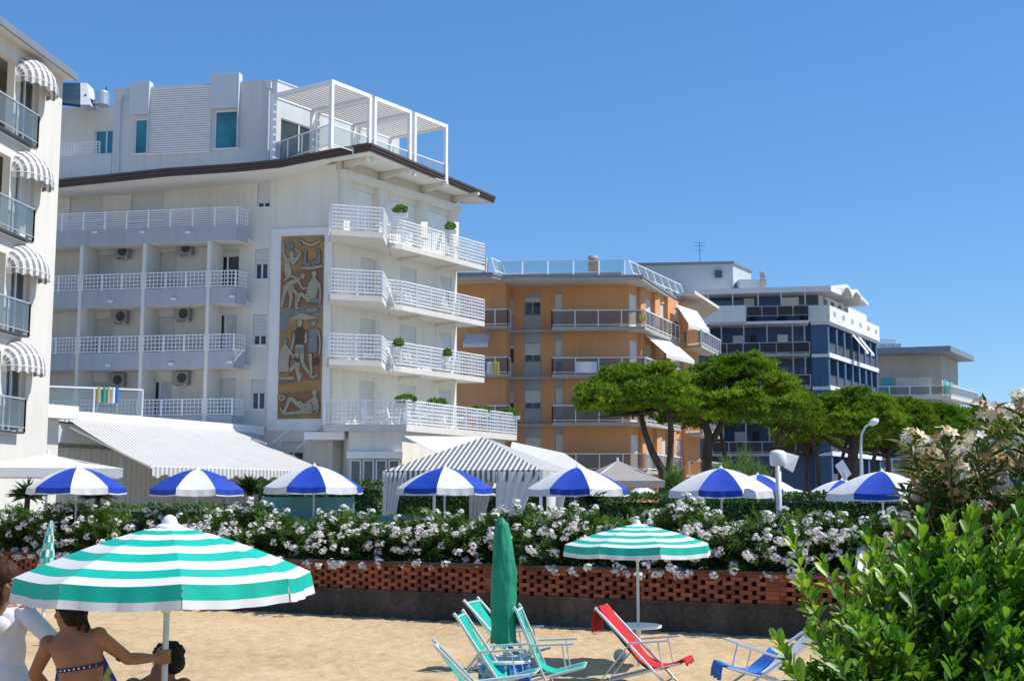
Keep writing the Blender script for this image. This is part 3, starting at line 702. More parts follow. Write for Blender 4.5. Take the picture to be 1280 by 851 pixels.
# lower left roof block with small terrace
LB = Fr(HL.pt(0, -3.2, 0).xy, -80, -1)
a0_, zl1 = LB.hit(74, 120); a1_, _ = LB.hit(150, 133); zl1 = LB.hit(140, 132)[1]
a0_ = LB.S(40)
dr = wq(LB, 119, 163, 146, 192, 'g')
mb = MB(); LB.wall(mb, a1_ - 1, a0_, zr - .2, zl1, [dr[:4]])
A, B = LB.pt(a1_ - 1, -.3, 0), LB.pt(a0_, -.3, 0); mb.prism([(A.x, A.y), (B.x, B.y), (B.x, B.y + 5), (A.x, A.y + 5)], zr - .2, zl1 - .02)
lo = mb.build('roof_room', M['hotel'], hotel)
window(lo, LB, *dr[:4], 'glass', pane='glassteal', depth=.12)
mb = MB(); a, _ = PL.hit(78, 190); zq = PL.hit(78, 214)[1]; zq1 = PL.hit(78, 195)[1]; PL.box(mb, sPl + .05, PL.S(30), -.3, -.05, zq - .3, zq1); mb.build('terrace_parapet', M['pent'], hotel)
mb = MB(); grid_rail(mb, PL.pt(PL.S(124), -.2, 0), PL.pt(PL.S(60), -.2, 0), zq1 + .05, zq1 + .68, .16, .03, 1.4); mb.build('railing', M['metalw'], hotel)
# glazed balustrade and pergola on the roof terrace
OG = 1.55
g0 = PL.pt(sP - .1, .5, 0); g1 = HR.pt(HR.hit(415, 150, OG)[0], OG, 0); g2 = HR.pt(HR.hit(560, 180, OG)[0], OG, 0)
rail_z = zr + 1.0
mb = MB(); panel_rail(mb, g0, g1, zr + .02, zr + 1.02, 1.1, t=.05); panel_rail(mb, g1, g2, zr + .02, zr + .98, 1.3, t=.05)
mb.build('balustrade', [M['metalw'], M['gl']], hotel)
perg = []
OP = OG + .1
for (xa, ya, xb, yb) in ((415, 108.5, 465, 133), (468.5, 134.5, 515, 155), (518.5, 157, 560, 177)):
    sa, za = HR.hit(xa, ya, OP); sb, zb = HR.hit(xb, yb, OP); zz = (za + zb) / 2; zz = 20.35
    mb = MB(); t = .16
    for s in (sa + t / 2, sb - t / 2):
        HR.box(mb, s - t / 2, s + t / 2, OP - t, OP, zr - .1, zz - .18)
    HR.box(mb, sa, sb, OP - t, OP + .002, zz - .18, zz)
    ob = -1.9
    HR.box(mb, sa, sa + t, ob, OP - t, zz - .18, zz); HR.box(mb, sb - t, sb, ob, OP - t, zz - .18, zz); HR.box(mb, sa, sb, ob - t, ob - .003, zz - .18, zz)
    for s in (sa + t / 2, sb - t / 2): HR.box(mb, s - t / 2, s + t / 2, ob - t, ob - .003, zr - .1, zz - .183)
    pg = mb.build('pergola', M['metalw'], hotel)
    mb = MB(); k = 16
    for j in range(k):
        o = lerp(ob + .05, OP - t - .12, j / (k - 1)); HR.box(mb, sa + t + .01, sb - t - .01, o, o + .16, zz - .12, zz - .085)
    mb.build('roof_slats', M['canvas'], pg)
# balcony furniture: tables and chairs
def bal_chair():
    r = thing('balcony_chair', 'x', 'chair')
    for x in (-.2, .2):
        for y in (-.2, .2): m = MB(); m.bar((x, y, 0), (x * .9, y * .9, .44), .03); m.build('leg', M['metalw'], r)
    m = MB(); m.box(-.22, .22, -.22, .22, .44, .47); m.build('seat', M['white'], r)
    m = MB()
    for k in range(5): x = -.19 + k * .095; m.bar((x, .2, .47), (x, .27, .86), .03)
    m.bar((-.22, .27, .86), (.22, .27, .86), .04); m.build('backrest', M['white'], r); return r
def bal_table():
    r = thing('balcony_table', 'x', 'table'); m = MB(); m.lathe([(.33, .69), (.34, .7), (.34, .72), (.33, .73)], 16); m.build('table_top', M['white'], r)
    m = MB(); m.tube([(0, 0, .0), (0, 0, .69)], .03); [m.bar((0, 0, .03), (.25 * math.cos(a), .25 * math.sin(a), .02), .03) for a in (0, 2.1, 4.2)]; m.build('leg', M['metalw'], r); return r
chair0, table0 = bal_chair(), bal_table(); usedc = [False]; usedt = [False]
FL = {1: 'ground terrace', 2: 'second', 3: 'third', 4: 'top'}
fl = ['first floor terrace', 'second floor balcony', 'third floor balcony', 'top floor balcony']
cidx = 0
def putc(proto, flag, loc, rz, label, group):
    if not flag[0]:
        flag[0] = True; proto.location = loc; proto.rotation_euler = (0, 0, rz); proto['label'] = label; proto['group'] = group; return proto
    return dup(proto, loc, rz, label, group)
for i, z in enumerate(LV):
    zb = z + (.253 if i else .303)
    p = HR.pt(HR.S(452), 1.25, zb)
    putc(table0, usedt, p, 0, f'round white table on the corner part of the hotel {fl[i]}', 'white tables on the hotel balconies')
    putc(chair0, usedc, p + Vector((-.62, .15, 0)), 1.7, f'white chair left of the table, corner of the {fl[i]}', 'white chairs on the hotel balconies')
    putc(chair0, usedc, p + Vector((.62, .25, 0)), -1.4, f'white chair right of the table, corner of the {fl[i]}', 'white chairs on the hotel balconies')
    for k, (px, nm) in enumerate(((528, 'middle part'), (573, 'far end'))):
        s = HR.S(px, .9); s = min(s, sR - .7); p = HR.pt(s, .85, zb)
        putc(table0, usedt, p, 0, f'round white table on the {nm} of the hotel {fl[i]}', 'white tables on the hotel balconies')
        putc(chair0, usedc, p + Vector((-.45, -.45, 0)), 2.4, f'white chair at the table on the {nm} of the {fl[i]}', 'white chairs on the hotel balconies')

# plants on the balcony rails
def planter(loc, label, ball=True, n=260, rx=.42, seed=1):
    rnd = random.Random(seed); r = thing('potted_plant', label, 'potted plant', loc, 'potted plants on the hotel balconies')
    m = MB(); m.lathe([(.13, -.30), (.17, -.06), (.18, -.02), (.16, -.02)], 12) if ball else m.box(-rx, rx, -.1, .1, -.22, -.02)
    m.build('pot', M['white'], r, world=False)
    m = MB()
    for k in range(n):
        v = Vector((rnd.gauss(0, 1), rnd.gauss(0, 1), rnd.gauss(0, 1))).normalized() * (.75 + .3 * rnd.random())
        c = Vector((v.x * rx, v.y * (.26 if not ball else rx), .16 + v.z * (.2 if not ball else rx * .9)))
        d = Vector((rnd.gauss(0, 1), rnd.gauss(0, 1), rnd.gauss(.4, 1))).normalized() * .09; s_ = d.cross(Vector((rnd.random(), rnd.random(), rnd.random()))).normalized() * .04
        m.poly([c - d, c + s_, c + d, c - s_])
    m.build('foliage', M['feather'], r, world=False)
planter(W(500, 266, 57.7), 'leafy plant at the near end of the top floor long balcony', False, 200, .35, 1)
planter(W(563, 287, 61.0), 'small leafy plant far along the top floor balcony rail', False, 160, .28, 2)
planter(W(498, 433, 57.9), 'round clipped bush at the near end of the second floor balcony', True, 260, .24, 3)
planter(W(559, 445, 60.8), 'round clipped bush far along the second floor balcony', True, 260, .22, 4)
planter(W(507, 503, 55.4), 'leafy planter at the corner of the first floor terrace', False, 260, .5, 5)
planter(W(546, 507, 58.2), 'leafy planter second from the corner on the first floor terrace', False, 260, .5, 6)
planter(W(601, 515.5, 61.7), 'leafy planter third from the corner on the first floor terrace', False, 260, .5, 7)
planter(W(638, 519, 64.2), 'leafy planter at the far end of the first floor terrace rail', False, 260, .5, 8)

# solar collector and tank
sl = thing('solar_collector', 'tilted dark solar collector on the hotel roof behind the near hotel', 'solar panel', W(98, 131, 60.5))
m = MB(); A = W(76, 128, 60); B = W(100, 131, 60); C = W(100, 104, 61.5); D_ = W(78, 103.5, 61.5)
m.box8([A, B, B + Vector((0, .15, -.1)), A + Vector((0, .15, -.1)), D_, C, C + Vector((0, .15, 0)), D_ + Vector((0, .15, 0))]); m.build('panel', M['glass'], sl)
m = MB(); m.box8([B + Vector((.02, 0, 0)), B + Vector((.5, 0, 0)), B + Vector((.5, 1, 0)), B + Vector((.02, 1, 0)), C + Vector((.02, 0, 0)), C + Vector((.35, 0, 0)), C + Vector((.35, 1, 0)), C + Vector((.02, 1, 0))]); m.build('casing', M['bluegrey'], sl)
tk = thing('water_tank', 'cylindrical steel water tank on the hotel roof', 'tank', W(127, 132, 60.8))
m = MB(); m.lathe([(.36, 0), (.36, .62), (.30, .70), (.1, .74)], 20, W(127, 132, 60.8)); m.build('tank_body', M['alu'], tk, smooth=False)
m = MB(); q = W(127, 132, 60.8); m.tube([q + Vector((.2, 0, .7)), q + Vector((.2, 0, .95))], .03); m.tube([q + Vector((-.36, -.1, .2)), q + Vector((-.75, -.2, .25)), q + Vector((-.75, -.2, .5))], .05); m.build('pipe', M['black'], tk)

# ================================================================== NEAR HOTEL (left edge)
nh = W(70, 300, 41.5)
NH = Fr((nh.x, nh.y), 185.5, -1); NH.py0 = 290     # s grows towards the camera, outward = right
near = thing('hotel', 'cream near hotel at the left edge with dome shaped striped window awnings', 'hotel', (nh.x, nh.y, TZ))
# roof height
zE = NH.hit(40, 62)[1]; zE = 16.2
bays = []; NW = []
ys = [(104, 184), (226, 305), (340, 424), (462, 540)]
aw = [(72, 108), (192, 231), (311, 350), (430, 468)]
sc_ = (NH.S(17), NH.S(41))
for i, (yt, yb) in enumerate(ys):
    zt_ = NH.hit(34, aw[i][0] + 22)[1] ; zb_ = zt_ - 2.25
    NW.append((min(sc_), max(sc_), zb_, zt_))
loga = []
for w in NW: loga.append((NH.S(9), NH.S(9) + 4.5, w[2], w[3] + .15))
mb = MB(); NH.wall(mb, 0, 14, TZ, zE, [w for w in NW] + loga, depth=.25)
A, B = NH.pt(.01, -1.6, 0), NH.pt(14, -1.6, 0); mb.prism([(A.x, A.y), (B.x, B.y), (B.x - 9, B.y), (A.x - 9, A.y)], TZ, zE - .02)
A, A2 = NH.pt(0, 0, 0), NH.pt(0, -9, 0); mb.poly([(A.x, A.y, TZ), (A2.x, A2.y, TZ), (A2.x, A2.y, zE), (A.x, A.y, zE)])
A, A2 = NH.pt(0, -.26, 0), NH.pt(14, -.26, 0)
mb.build('wall', M['hotel_b'], near)
for w in NW: window(near, NH, *w, 'curtain' if w is NW[1] else 'glass', depth=.22, pane='glass', cols=2, sill=False)
for w in loga:
    m = MB(); NH.box(m, w[0], w[1], -1.5, -.27, w[2] - .2, w[2] - .003); NH.box(m, w[0], w[1], -1.55, -1.2, w[2], w[3]); m.build('loggia', M['hotel_b'], near)
# eaves
m = MB(); NH.box(m, -.08, 14, -9.5, .40, zE, zE + .14, 0); NH.box(m, -.12, 14, .405, .48, zE - .02, zE + .18, 1); NH.box(m, -.12, 14, .30, .45, zE + .185, zE + .24, 1)
m.build('roof', [M['hotel_b'], M['roofmetal']], near)
def dutch(par, s0, s1, z, p, h):
    """dome shaped folding awning: hoops fan out from a hinge line"""
    c = (s0 + s1) / 2; w = abs(s1 - s0) / 2; m = MB(); na, nb = 7, 22
    P = []
    for i in range(na):
        a = i / (na - 1) * math.pi / 2
        row = []
        for j in range(nb + 1):
            b = math.pi * j / nb; cb = math.cos(b); sb = math.sin(b) ** .8
            rr = sb * (1 - .05 * math.sin(a * 2)); o = p * rr * math.sin(a); hz = h * rr * math.cos(a)
            row.append(NH.pt(c + w * (abs(cb) ** .9) * (1 if cb > 0 else -1), .02 + o, z + hz))
        P.append(row)
    m.grid(P, lambda i, j: j % 2)
    low = P[-1]; P2 = [low, [q + Vector((0, 0, -.20 - .04 * math.sin(j * 2.0))) for j, q in enumerate(low)]]
    m.grid(P2, lambda i, j: j % 2)
    a_ = m.build('window_awning', [M['canvas'], M['awngrey']], par, smooth=False)
    m = MB()
    for i in (0, 2, 4, 6): m.tube([q - Vector((0, 0, .02)) for q in P[i][::2]], .018, 5)
    m.build('hoop_frame', M['metalw'], a_)
    return a_
M['awngrey'] = plain('brown_grey_awning_stripe', (.24, .225, .23), .75, trans=.1)
NHW = NH.S(20); 
for i, (yt, yb) in enumerate(aw):
    zz = NH.hit(34, yt + 30)[1]
    dutch(near, NH.S(10), NH.S(49), zz - .05, .72, .85)
for w in NW:
    zb_ = w[2]; m = MB()
    a, b = NH.S(41, .22), NH.S(8, .22) + 1.2
    NH.box(m, a, b, .05, .25, zb_ - .06, zb_ + .0, 0); bl = m.build('balcony', M['steel'], near)
    m = MB(); panel_rail(m, NH.pt(a, .24, 0), NH.pt(b, .24, 0), zb_ + .03, zb_ + 1.02, 1.2, t=.05); panel_rail(m, NH.pt(a, .24, 0), NH.pt(a, .02, 0), zb_ + .03, zb_ + 1.02, 1.2, t=.05)
    m.build('railing', [M['greypanel'], M['glb']], bl)

# ================================================================== RESTAURANT EXTENSION with terrace
T0 = W(84, 523, 46.0)
AW = Fr((T0.x, T0.y), 24.9, +1)      # along the awning top, outward to the right/front
rest = thing('restaurant', 'low flat roofed restaurant wing between the two hotels', 'restaurant', (T0.x, T0.y, TZ))
zR = T0.z - .12
m = MB(); AW.box(m, -9, 12, -5, -.25, zR, zR + .34, 0); AW.box(m, -9, 12.02, -.247, -.02, zR + .02, zR + .42, 0)
m.build('roof', M['white'], rest)
m = MB(); AW.box(m, -9, 12.6, -4.9, -.6, TZ, zR - .003); m.build('wall', M['hotel_b'], rest)
m = MB(); AW.box(m, 0.2, 11.5, -.598, -.42, TZ, zR - .9, 0)
for k in range(40): AW.box(m, .3 + k * .28, .3 + k * .28 + .25, -.42, -.40 + .006 * (k % 2), TZ, zR - .95, 0)
m.build('curtain', M['ochrecurt'] if 'ochrecurt' in M else M['slabw'], rest)
m = MB(); AW.box(m, -1.2, 11.5, -.35, -.12, zR - .75, zR - .05); m.build('beam', M['pent'], rest)
for s in (.6, 3.6, 6.6, 9.6):
    m = MB(); AW.box(m, s - .09, s + .09, 2.0, 2.2, TZ, 3.6); m.build('post', M['greypanel'], rest)
m = MB(); A = AW.pt(-1.5, .1, 0)
AW.box(m, -4.5, -1.3, -.59, .9, TZ, zR - .01); m.build('side_wall', M['hotel_b'], rest)
m = MB(); AW.box(m, -9, -1.0, -.2, 1.5, zR + .0, zR + .45); m.build('fascia_panel', M['white'], rest)
# big striped awning
aw_ = thing('awning', 'large thin striped awning sloping over the restaurant terrace', 'awning', (T0.x, T0.y, 3))
m = MB(); n = 96; L = 11.2; K = 4.0; zt_, zb_ = T0.z, 3.22
for k in range(n):
    a, b = L * k / n, L * (k + 1) / n; mi = 1 if k % 2 else 0
    if k % 2: a += .012; b -= .012
    else: a -= .012 if k else 0; b += .012
    R_ = 6
    for j in range(R_):
        t0, t1 = j / R_, (j + 1) / R_; sag = lambda t: -.10 * math.sin(math.pi * t)
        m.poly([AW.pt(a, K * t0, lerp(zt_, zb_, t0) + sag(t0)), AW.pt(b, K * t0, lerp(zt_, zb_, t0) + sag(t0)), AW.pt(b, K * t1, lerp(zt_, zb_, t1) + sag(t1)), AW.pt(a, K * t1, lerp(zt_, zb_, t1) + sag(t1))], mi)
    d = .32 + .07 * math.sin(k * .9)
    m.poly([AW.pt(a, K + .01, zb_), AW.pt(b, K + .01, zb_), AW.pt(b, K + .02, zb_ - d), AW.pt(a, K + .02, zb_ - d)], mi)
m.build('canopy', [M['canvasdim'], plain('soft_grey_stripe', (.30, .29, .29), .7)], aw_)
m = MB(); AW.box(m, -.1, L + .1, -.12, .04, zt_ - .12, zt_ + .06); AW.box(m, -.05, L + .05, K - .05, K + .005, zb_ - .06, zb_ + .03)
for s in (.15, L / 2, L - .15): m.bar(AW.pt(s, 0, zt_ - .3), AW.pt(s, K - .05, zb_ - .06), .07)
m.build('frame', M['metalw'], aw_)
# glass balustrade on the restaurant roof and towels
m = MB(); ga, gb = W(-10, 500, 47.5), W(178, 500, 50.0); gz = zR + .35
rb_ = thing('glass_balustrade', 'glass balustrade on the restaurant roof with towels over it', 'railing', (gb.x, gb.y, gz))
panel_rail(m, ga, gb, gz, gz + 1.15, 1.9, t=.06); m.build('railing', [M['metalw'], M['gl']], rb_)
for x, c, nm, lb in ((123, 'ochre', 'orange', 'left'), (129.5, 'teal', 'green', 'between the orange ones'), (134.5, 'ochre', 'orange', 'second'), (141, 'white', 'white', 'beside the blue one'), (145.5, 'bluetowel', 'blue', 'right')):
    q = W(x, 495, 47.5 + 2.5 * (x + 10) / 188); m = MB()
    P = [[Vector((q.x + dx, q.y - .06 - .02 * math.sin(dx * 40), gz + 1.2 - dz)) for dx in np.linspace(-.1, .1, 7)] for dz in np.linspace(0, .62, 6)]
    m.grid(P); t_ = m.build('towel', M[c], None, solid=.01); tag(t_, f'{nm} towel hung over the glass balustrade, {lb}', 'towel', 'towels on the glass balustrade')
for x, lb in ((10, 'leftmost'), (24, 'middle'), (38, 'rightmost')):
    planter(W(x, 496, 47.0) , f'dark conical bush on the restaurant roof, {lb} of three', True, 420, .42, x)

# ================================================================== ORANGE BUILDING
OC = W(786, 400, 80)
OL = Fr(OC.xy, -80, -1); OR_ = Fr(OC.xy, 30, +1); OL.py0 = OR_.py0 = 440
org = thing('apartment_building', 'orange apartment building with pale balconies and white roof railing', 'apartment building', (OC.x, OC.y, TZ))
def zL(fr, px, py, o=0): return fr.hit(px, py, o)[1]
slabs = [zL(OL, 700, y, 1.4) for y in (597, 534, 472, 412)]       # undersides
OZ = [slabs[3] - 3.02 * (3 - i) for i in range(4)]
oroof = zL(OL, 700, 358)
wins = []
def ocol(x0, x1, zt_, zb_): return (OL.S(x1), OL.S(x0), zb_, zt_)
for i, z in enumerate(OZ):
    f = z + .2
    wins.append((*ocol(655.6, 676, f + 2.15, f + .95), 'half', dict(frac=(.3, .3, .35, .75)[i])))
    wins.append((*ocol(693.8, 703, f + 2.3, f + .1), 'half', dict(frac=(.1, .1, .4, .0)[i], cols=1)))
    wins.append((*ocol(633, 642.5, f + 2.1, f + .9), 'half', dict(frac=(.3, .35, .8, .0)[i], cols=1)))
m = MB(); OL.wall(m, 0, OL.S(632), TZ, oroof, [w[:4] for w in wins])
rw = []
for i, z in enumerate(OZ):
    f = z + .22
    for (xa, xb, kd, fr_) in ((787.5, 797.5, 'shutter', 0), (804.5, 815.5, 'half', (0.0, .5, .5, .6)[i]), (822.5, 831.5, 'half', (0, .2, .7, .6)[i]), (840.5, 850.5, 'half', (.1, .4, .5, .6)[i])):
        rw.append((OR_.S(xa), OR_.S(xb), f + .02, f + 2.25, kd, dict(frac=fr_)))
OR_.wall(m, 0, OR_.S(857.5), TZ, oroof, [w[:4] for w in rw])
m.prism(core(OL, OR_, OL.S(632), OR_.S(857.5), 0, 0), TZ, oroof - .02)
m.build('wall', M['orange'], org)
for w in wins: window(org, OL, *w[:4], w[4], fmat='greypanel', shut='shut', sill=False, **w[5])
for w in rw: window(org, OR_, *w[:4], w[4], fmat='slabw', shut='shutw' if w[4] == 'shutter' else 'shut', sill=False, **w[5])
# grey panels of the window strips
for x0, x1 in ((655.2, 676.4), (693.4, 703.4), (632.5, 643)):
    a, b = OL.S(x1), OL.S(x0); m = MB()
    for i, z in enumerate(OZ):
        f = z + .2
        m = MB()
        if x0 != 693.4: OL.box(m, a, b, .003, .05, f + .02, f + .94 if x0 > 640 else f + .89); m.build('lower_panel', M['greypanel'], org); m = MB()
        OL.box(m, a, b, .003, .05, f + (2.17 if x0 > 640 and x0 < 690 else 2.32 if x0 > 690 else 2.12), z + 3.02 if i < 3 else oroof - .4)
        m.build('upper_panel', M['greypanel'], org)
    pass
for x0, x1 in ((797.9, 804), (816, 822), (832, 840), (851, 857)):
    m = MB(); a, b = OR_.S(x0), OR_.S(x1); OR_.box(m, a, b, .003, .22, TZ, oroof - .05); m.build('pillar', M['orange'], org)
# left wing
sWl, sWr = OL.S(560, 1.8), OL.S(632, 1.8)
m = MB(); OL.box(m, sWr, sWl, .003, 1.8, TZ, oroof); m.build('wing_wall', M['orange'], org)
m = MB()
for z in OZ: OL.box(m, 0.02, sWr - .01, .003, .35, z + .0, z + .18)
m.build('storey_band', M['slab'], org)
for i, z in enumerate(OZ):
    pl = [OL.pt(OL.S(688, 1.3), .36, 0), OL.pt(OL.S(690, 1.4), 1.4, 0), None, None]
    cF = OL.pt(0, 1.4, 0); cc = W(806, 400, 79.2); e1 = W(849, 400, 87.0)
    P = xy(OL.pt(OL.S(690, 1.4), .36, 0), OL.pt(OL.S(690, 1.4), 1.4, 0), cc, e1, OR_.pt(OR_.S(849, 0), .003, 0), OR_.pt(.003, .003, 0), OL.pt(.003, .36, 0))
    m = MB(); m.prism(P, z, z + .2, 0, 0, 1); b = m.build('balcony', [M['slab'], M['slabw']], org)
    m = MB(); panel_rail(m, P[1], P[2], z + .22, z + 1.24, 1.55, t=.06, mp=1)
    panel_rail(m, P[2], P[3], z + .22, z + 1.24, 1.0, t=.07, mp=1); panel_rail(m, P[0], P[1], z + .22, z + 1.24, 1.2, t=.06)
    m.build('railing', [M['metalw'], M['railpanel']], b)
    # rear balcony
    r0, r1, r2 = W(842, 400, 88.0), W(876, 400, 86.5), W(900, 400, 93.0); r3 = OR_.pt(OR_.S(857, 0) + .5, .003, 0)
    P = xy(r0, r1, r2, r3 + Vector((0, 2, 0)), r3)
    if i != 1 or True:
        zz = z - .28; m = MB(); m.prism(P, zz, zz + .2, 0, 0, 1); b = m.build('balcony', [M['slab'], M['slabw']], org)
        m = MB(); panel_rail(m, P[0], P[1], zz + .22, zz + 1.24, 1.2, t=.06); panel_rail(m, P[1], P[2], zz + .22, zz + 1.24, .9, t=.07); m.build('railing', [M['metalw'], M['railpanel']], b)
    # small balcony of the wing
    q0, q1 = OL.S(603, 3.0), OL.S(634, 3.0)
    m = MB(); OL.box(m, q1, q0, 1.803, 3.0, z - .05, z + .13); b = m.build('balcony', M['slab'], org)
    m = MB(); panel_rail(m, OL.pt(q1, 2.95, 0), OL.pt(q0, 2.95, 0), z + .15, z + 1.17, .8, t=.06); panel_rail(m, OL.pt(q1, 2.95, 0), OL.pt(q1, 1.85, 0), z + .15, z + 1.17, 1.1, t=.06)
    m.build('railing', [M['metalw'], M['railpanel']], b)
# tower behind the rear balconies
m = MB(); A = OR_.pt(OR_.S(857.5), -.1, 0); m.prism([(A.x, A.y), (A.x + 1.3, A.y + 2.2), (A.x - 2, A.y + 8), (A.x - 6, A.y + 6)], TZ, oroof - .5); m.build('stair_block', M['orange'], org)
# awnings
def flat_awning(par, fr, s0, s1, o, z, proj, drop, mats, name='awning'):
    m = MB(); n = 10
    for k in range(n):
        a, b = lerp(s0, s1, k / n), lerp(s0, s1, (k + 1) / n)
        m.poly([fr.pt(a, o, z), fr.pt(b, o, z), fr.pt(b, o + proj, z - drop), fr.pt(a, o + proj, z - drop)])
        m.poly([fr.pt(a, o + proj, z - drop), fr.pt(b, o + proj, z - drop), fr.pt(b, o + proj, z - drop - .25), fr.pt(a, o + proj, z - drop - .25)])
    return m.build(name, mats, par, solid=.02)
flat_awning(org, OR_, OR_.S(806, .3), OR_.S(842, .3), .3, OZ[3] - .05, 1.5, 1.35, M['canvas'])
flat_awning(org, OL, OL.S(583, 1.8), OL.S(614, 1.8), 1.82, OZ[3] - .2, 1.1, .75, M['canvas'])
flat_awning(org, OR_, OR_.S(846, .6), OR_.S(872, .6), .6, oroof - .5, .9, 1.4, M['canvas'])
# roof slab
e = [W(560, 350, 77.6), W(615, 350, 77.4), W(627, 350, 78.2), W(803, 350, 78.3), W(851, 350, 89.0)]
bk = [OL.pt(OL.S(560), -1, 0), OL.pt(OL.S(615), -1, 0), OL.pt(OL.S(630), -1, 0), OL.pt(.6, -1, 0), OR_.pt(OR_.S(857) + 1, -1, 0)]
m = MB()
for i in range(4):
    a, b, c, d = e[i], e[i + 1], bk[i + 1], bk[i]; z0_, z1_ = oroof + .003, oroof + .26
    lo_ = [Vector((p.x, p.y, z0_)) for p in (a, b, c, d)]; hi_ = [Vector((p.x, p.y, z1_)) for p in (a, b, c, d)]
    m.poly(lo_, 0); m.poly(hi_, 2); m.poly([lo_[0], lo_[1], hi_[1], hi_[0]], 1)
    u = (b - a); u.z = 0; n_ = Vector((u.y, -u.x, 0)).normalized(); n_ = n_ if (n_.y < 0) else -n_
    m.box8([Vector((a.x, a.y, z1_ - .1)) - n_ * -.01, Vector((b.x, b.y, z1_ - .1)) + n_ * .01, Vector((b.x, b.y, z1_ - .1)) + n_ * .06, Vector((a.x, a.y, z1_ - .1)) + n_ * .06,
            Vector((a.x, a.y, z1_ + .06)) + n_ * .01, Vector((b.x, b.y, z1_ + .06)) + n_ * .01, Vector((b.x, b.y, z1_ + .06)) + n_ * .06, Vector((a.x, a.y, z1_ + .06)) + n_ * .06], 3)
m.poly([Vector((e[4].x, e[4].y, oroof)), Vector((e[4].x, e[4].y, oroof + .26)), Vector((bk[4].x, bk[4].y, oroof + .26)), Vector((bk[4].x, bk[4].y, oroof))], 1)
m.build('roof', [M['slabw'], M['slab'], M['roofgrey'], M['roofmetal']], org)
m = MB(); zz = oroof + .27
P = [W(560, 345, 79.5), W(609, 345, 79.3), W(622, 345, 80.8), W(781, 345, 80.2), W(846, 345, 89.6)]
for a, b in zip(P, P[1:]):
    u = (b - a); n_ = Vector((u.y, -u.x, 0)).normalized(); n_ = n_ if n_.y < 0 else -n_
    panel_rail(m, a + n_ * .7, b + n_ * .7, zz, zz + 1.3, 1.5, t=.07, mp=1, gap=.5, lean=-n_ * .45)
m.build('roof_railing', [M['metalw'], M['gl']], org)
m = MB(); a = [OL.pt(OL.S(590), .2, 0), OL.pt(.4, .2, 0), OR_.pt(OR_.S(846), -.3, 0), OL.pt(OL.S(590), -6, 0)]
m.prism(xy(*a), oroof + .262, oroof + .85); m.build('roof_upstand', M['greypanel'], org)
q = W(741.5, 345, 81.5); m = MB(); m.box(q.x - .3, q.x + .3, q.y - .3, q.y + .3, q.z, q.z + 1.0); m.build('chimney', M['orange'], org); 
m = MB(); m.lathe([(.2, 0), (.36, .15), (.3, .3), (.1, .38)], 12, (q.x, q.y, q.z + 1.0)); m.build('chimney_cap', M['slab'], org)
q = W(606.5, 345, 82.5); m = MB(); m.box(q.x - .22, q.x + .22, q.y - .2, q.y + .2, q.z, q.z + 1.0); m.build('chimney', M['orange'], org)
# things hanging on the balconies
def hang(px, py, w, h, d, mat, label):
    q = W(px, py, d); m = MB(); m.grid([[q + Vector((x, .02 * math.sin(x * 30), -z)) for x in np.linspace(-w / 2, w / 2, 8)] for z in np.linspace(0, h, 6)]); o = m.build('cloth', M[mat], None, solid=.015); tag(o, label, 'cloth')
hang(804, 394, .45, .35, 79.0, 'yellow', 'yellow cloth at the corner of the top balcony of the orange building')
hang(733, 452, 1.3, .7, 78.3, 'shirt', 'white sheet over the second balcony rail from the top of the orange building')
hang(612, 452, .35, .75, 76.2, 'shirt', 'white laundry on the wing balcony of the orange building')
hang(620, 452, .4, .8, 76.0, 'yellow', 'yellow laundry on the wing balcony of the orange building')
q = W(758, 398, 80.6); dsh = thing('satellite_dish', 'grey satellite dish on the top balcony of the orange building', 'satellite dish', tuple(q)); m = MB(); m.lathe([(.42, 0), (.36, .06), (.2, .11), (.02, .13)], 16); dd_ = m.build('dish', M['greypanel'], dsh, world=False); dd_.rotation_euler = (R(75), 0, R(10)); dd_.location = (0, 0, .25)
m = MB(); m.tube([(0, 0, -.7), (0, 0, .25)], .03); m.build('mast', M['steel'], dsh, world=False)
# small rear roof
m = MB(); z = zL(OR_, 860, 373); m.prism(xy(W(836, 345, 88.5), W(868, 345, 86.5), W(898, 345, 94), W(880, 345, 99)), z + .0, z + .22); m.build('canopy_roof', M['slabw'], org)
# things on the balconies
for (px, py, lb, c) in ((731, 400, 'grey satellite dish', 0),):
    pass

# ================================================================== BLUE BUILDING
BC = W(1035, 430, 117)
BL = Fr(BC.xy, -80, -1); BR = Fr(BC.xy, 30.5, +1); BL.py0 = BR.py0 = 430
blu = thing('apartment_building', 'blue apartment building with white bands and arched roof behind the pines', 'apartment building', (BC.x, BC.y, TZ))
bz = [zL(BR, 1035.5, y) for y in (614, 575, 533.5, 491, 448, 406)]
H_ = 3.05; zt0 = zL(BR, 1035.5, 406); BZ = [zt0 - H_ * k for k in range(5)]        # undersides of white bands, top down
ztop = zL(BR, 1035.5, 387); sBR = BR.S(1096); zatt = zL(BR, 1035, 362)
m = MB(); ops = []
xs = [1035.5 + 3, 1047, 1057, 1067.5, 1077, 1086, 1094.5]
for z in BZ:
    for a, b in ((1037, 1045.5), (1047.5, 1055), (1057, 1064), (1066, 1072.5), (1074.5, 1080.5), (1082.5, 1087.5), (1089, 1094.5)):
        ops.append((BR.S(a), BR.S(b), z - H_ + .45, z - .05))
ops = [o for o in ops if o[2] > TZ]
BR.wall(m, 0, sBR, TZ, BZ[0], ops, depth=1.0)
sBl = BL.S(900, 0); sPl_ = BL.S(1014, 0)
BL.box(m, 0, sPl_, -.1, 0, TZ, BZ[0]);
m.build('wall', M['blue'], blu)
m = MB(); A, B, C = BL.pt(.9, -1.0, 0), BL.pt(BL.S(860), -1.0, 0), BR.pt(sBR - .1, -1.0, 0)
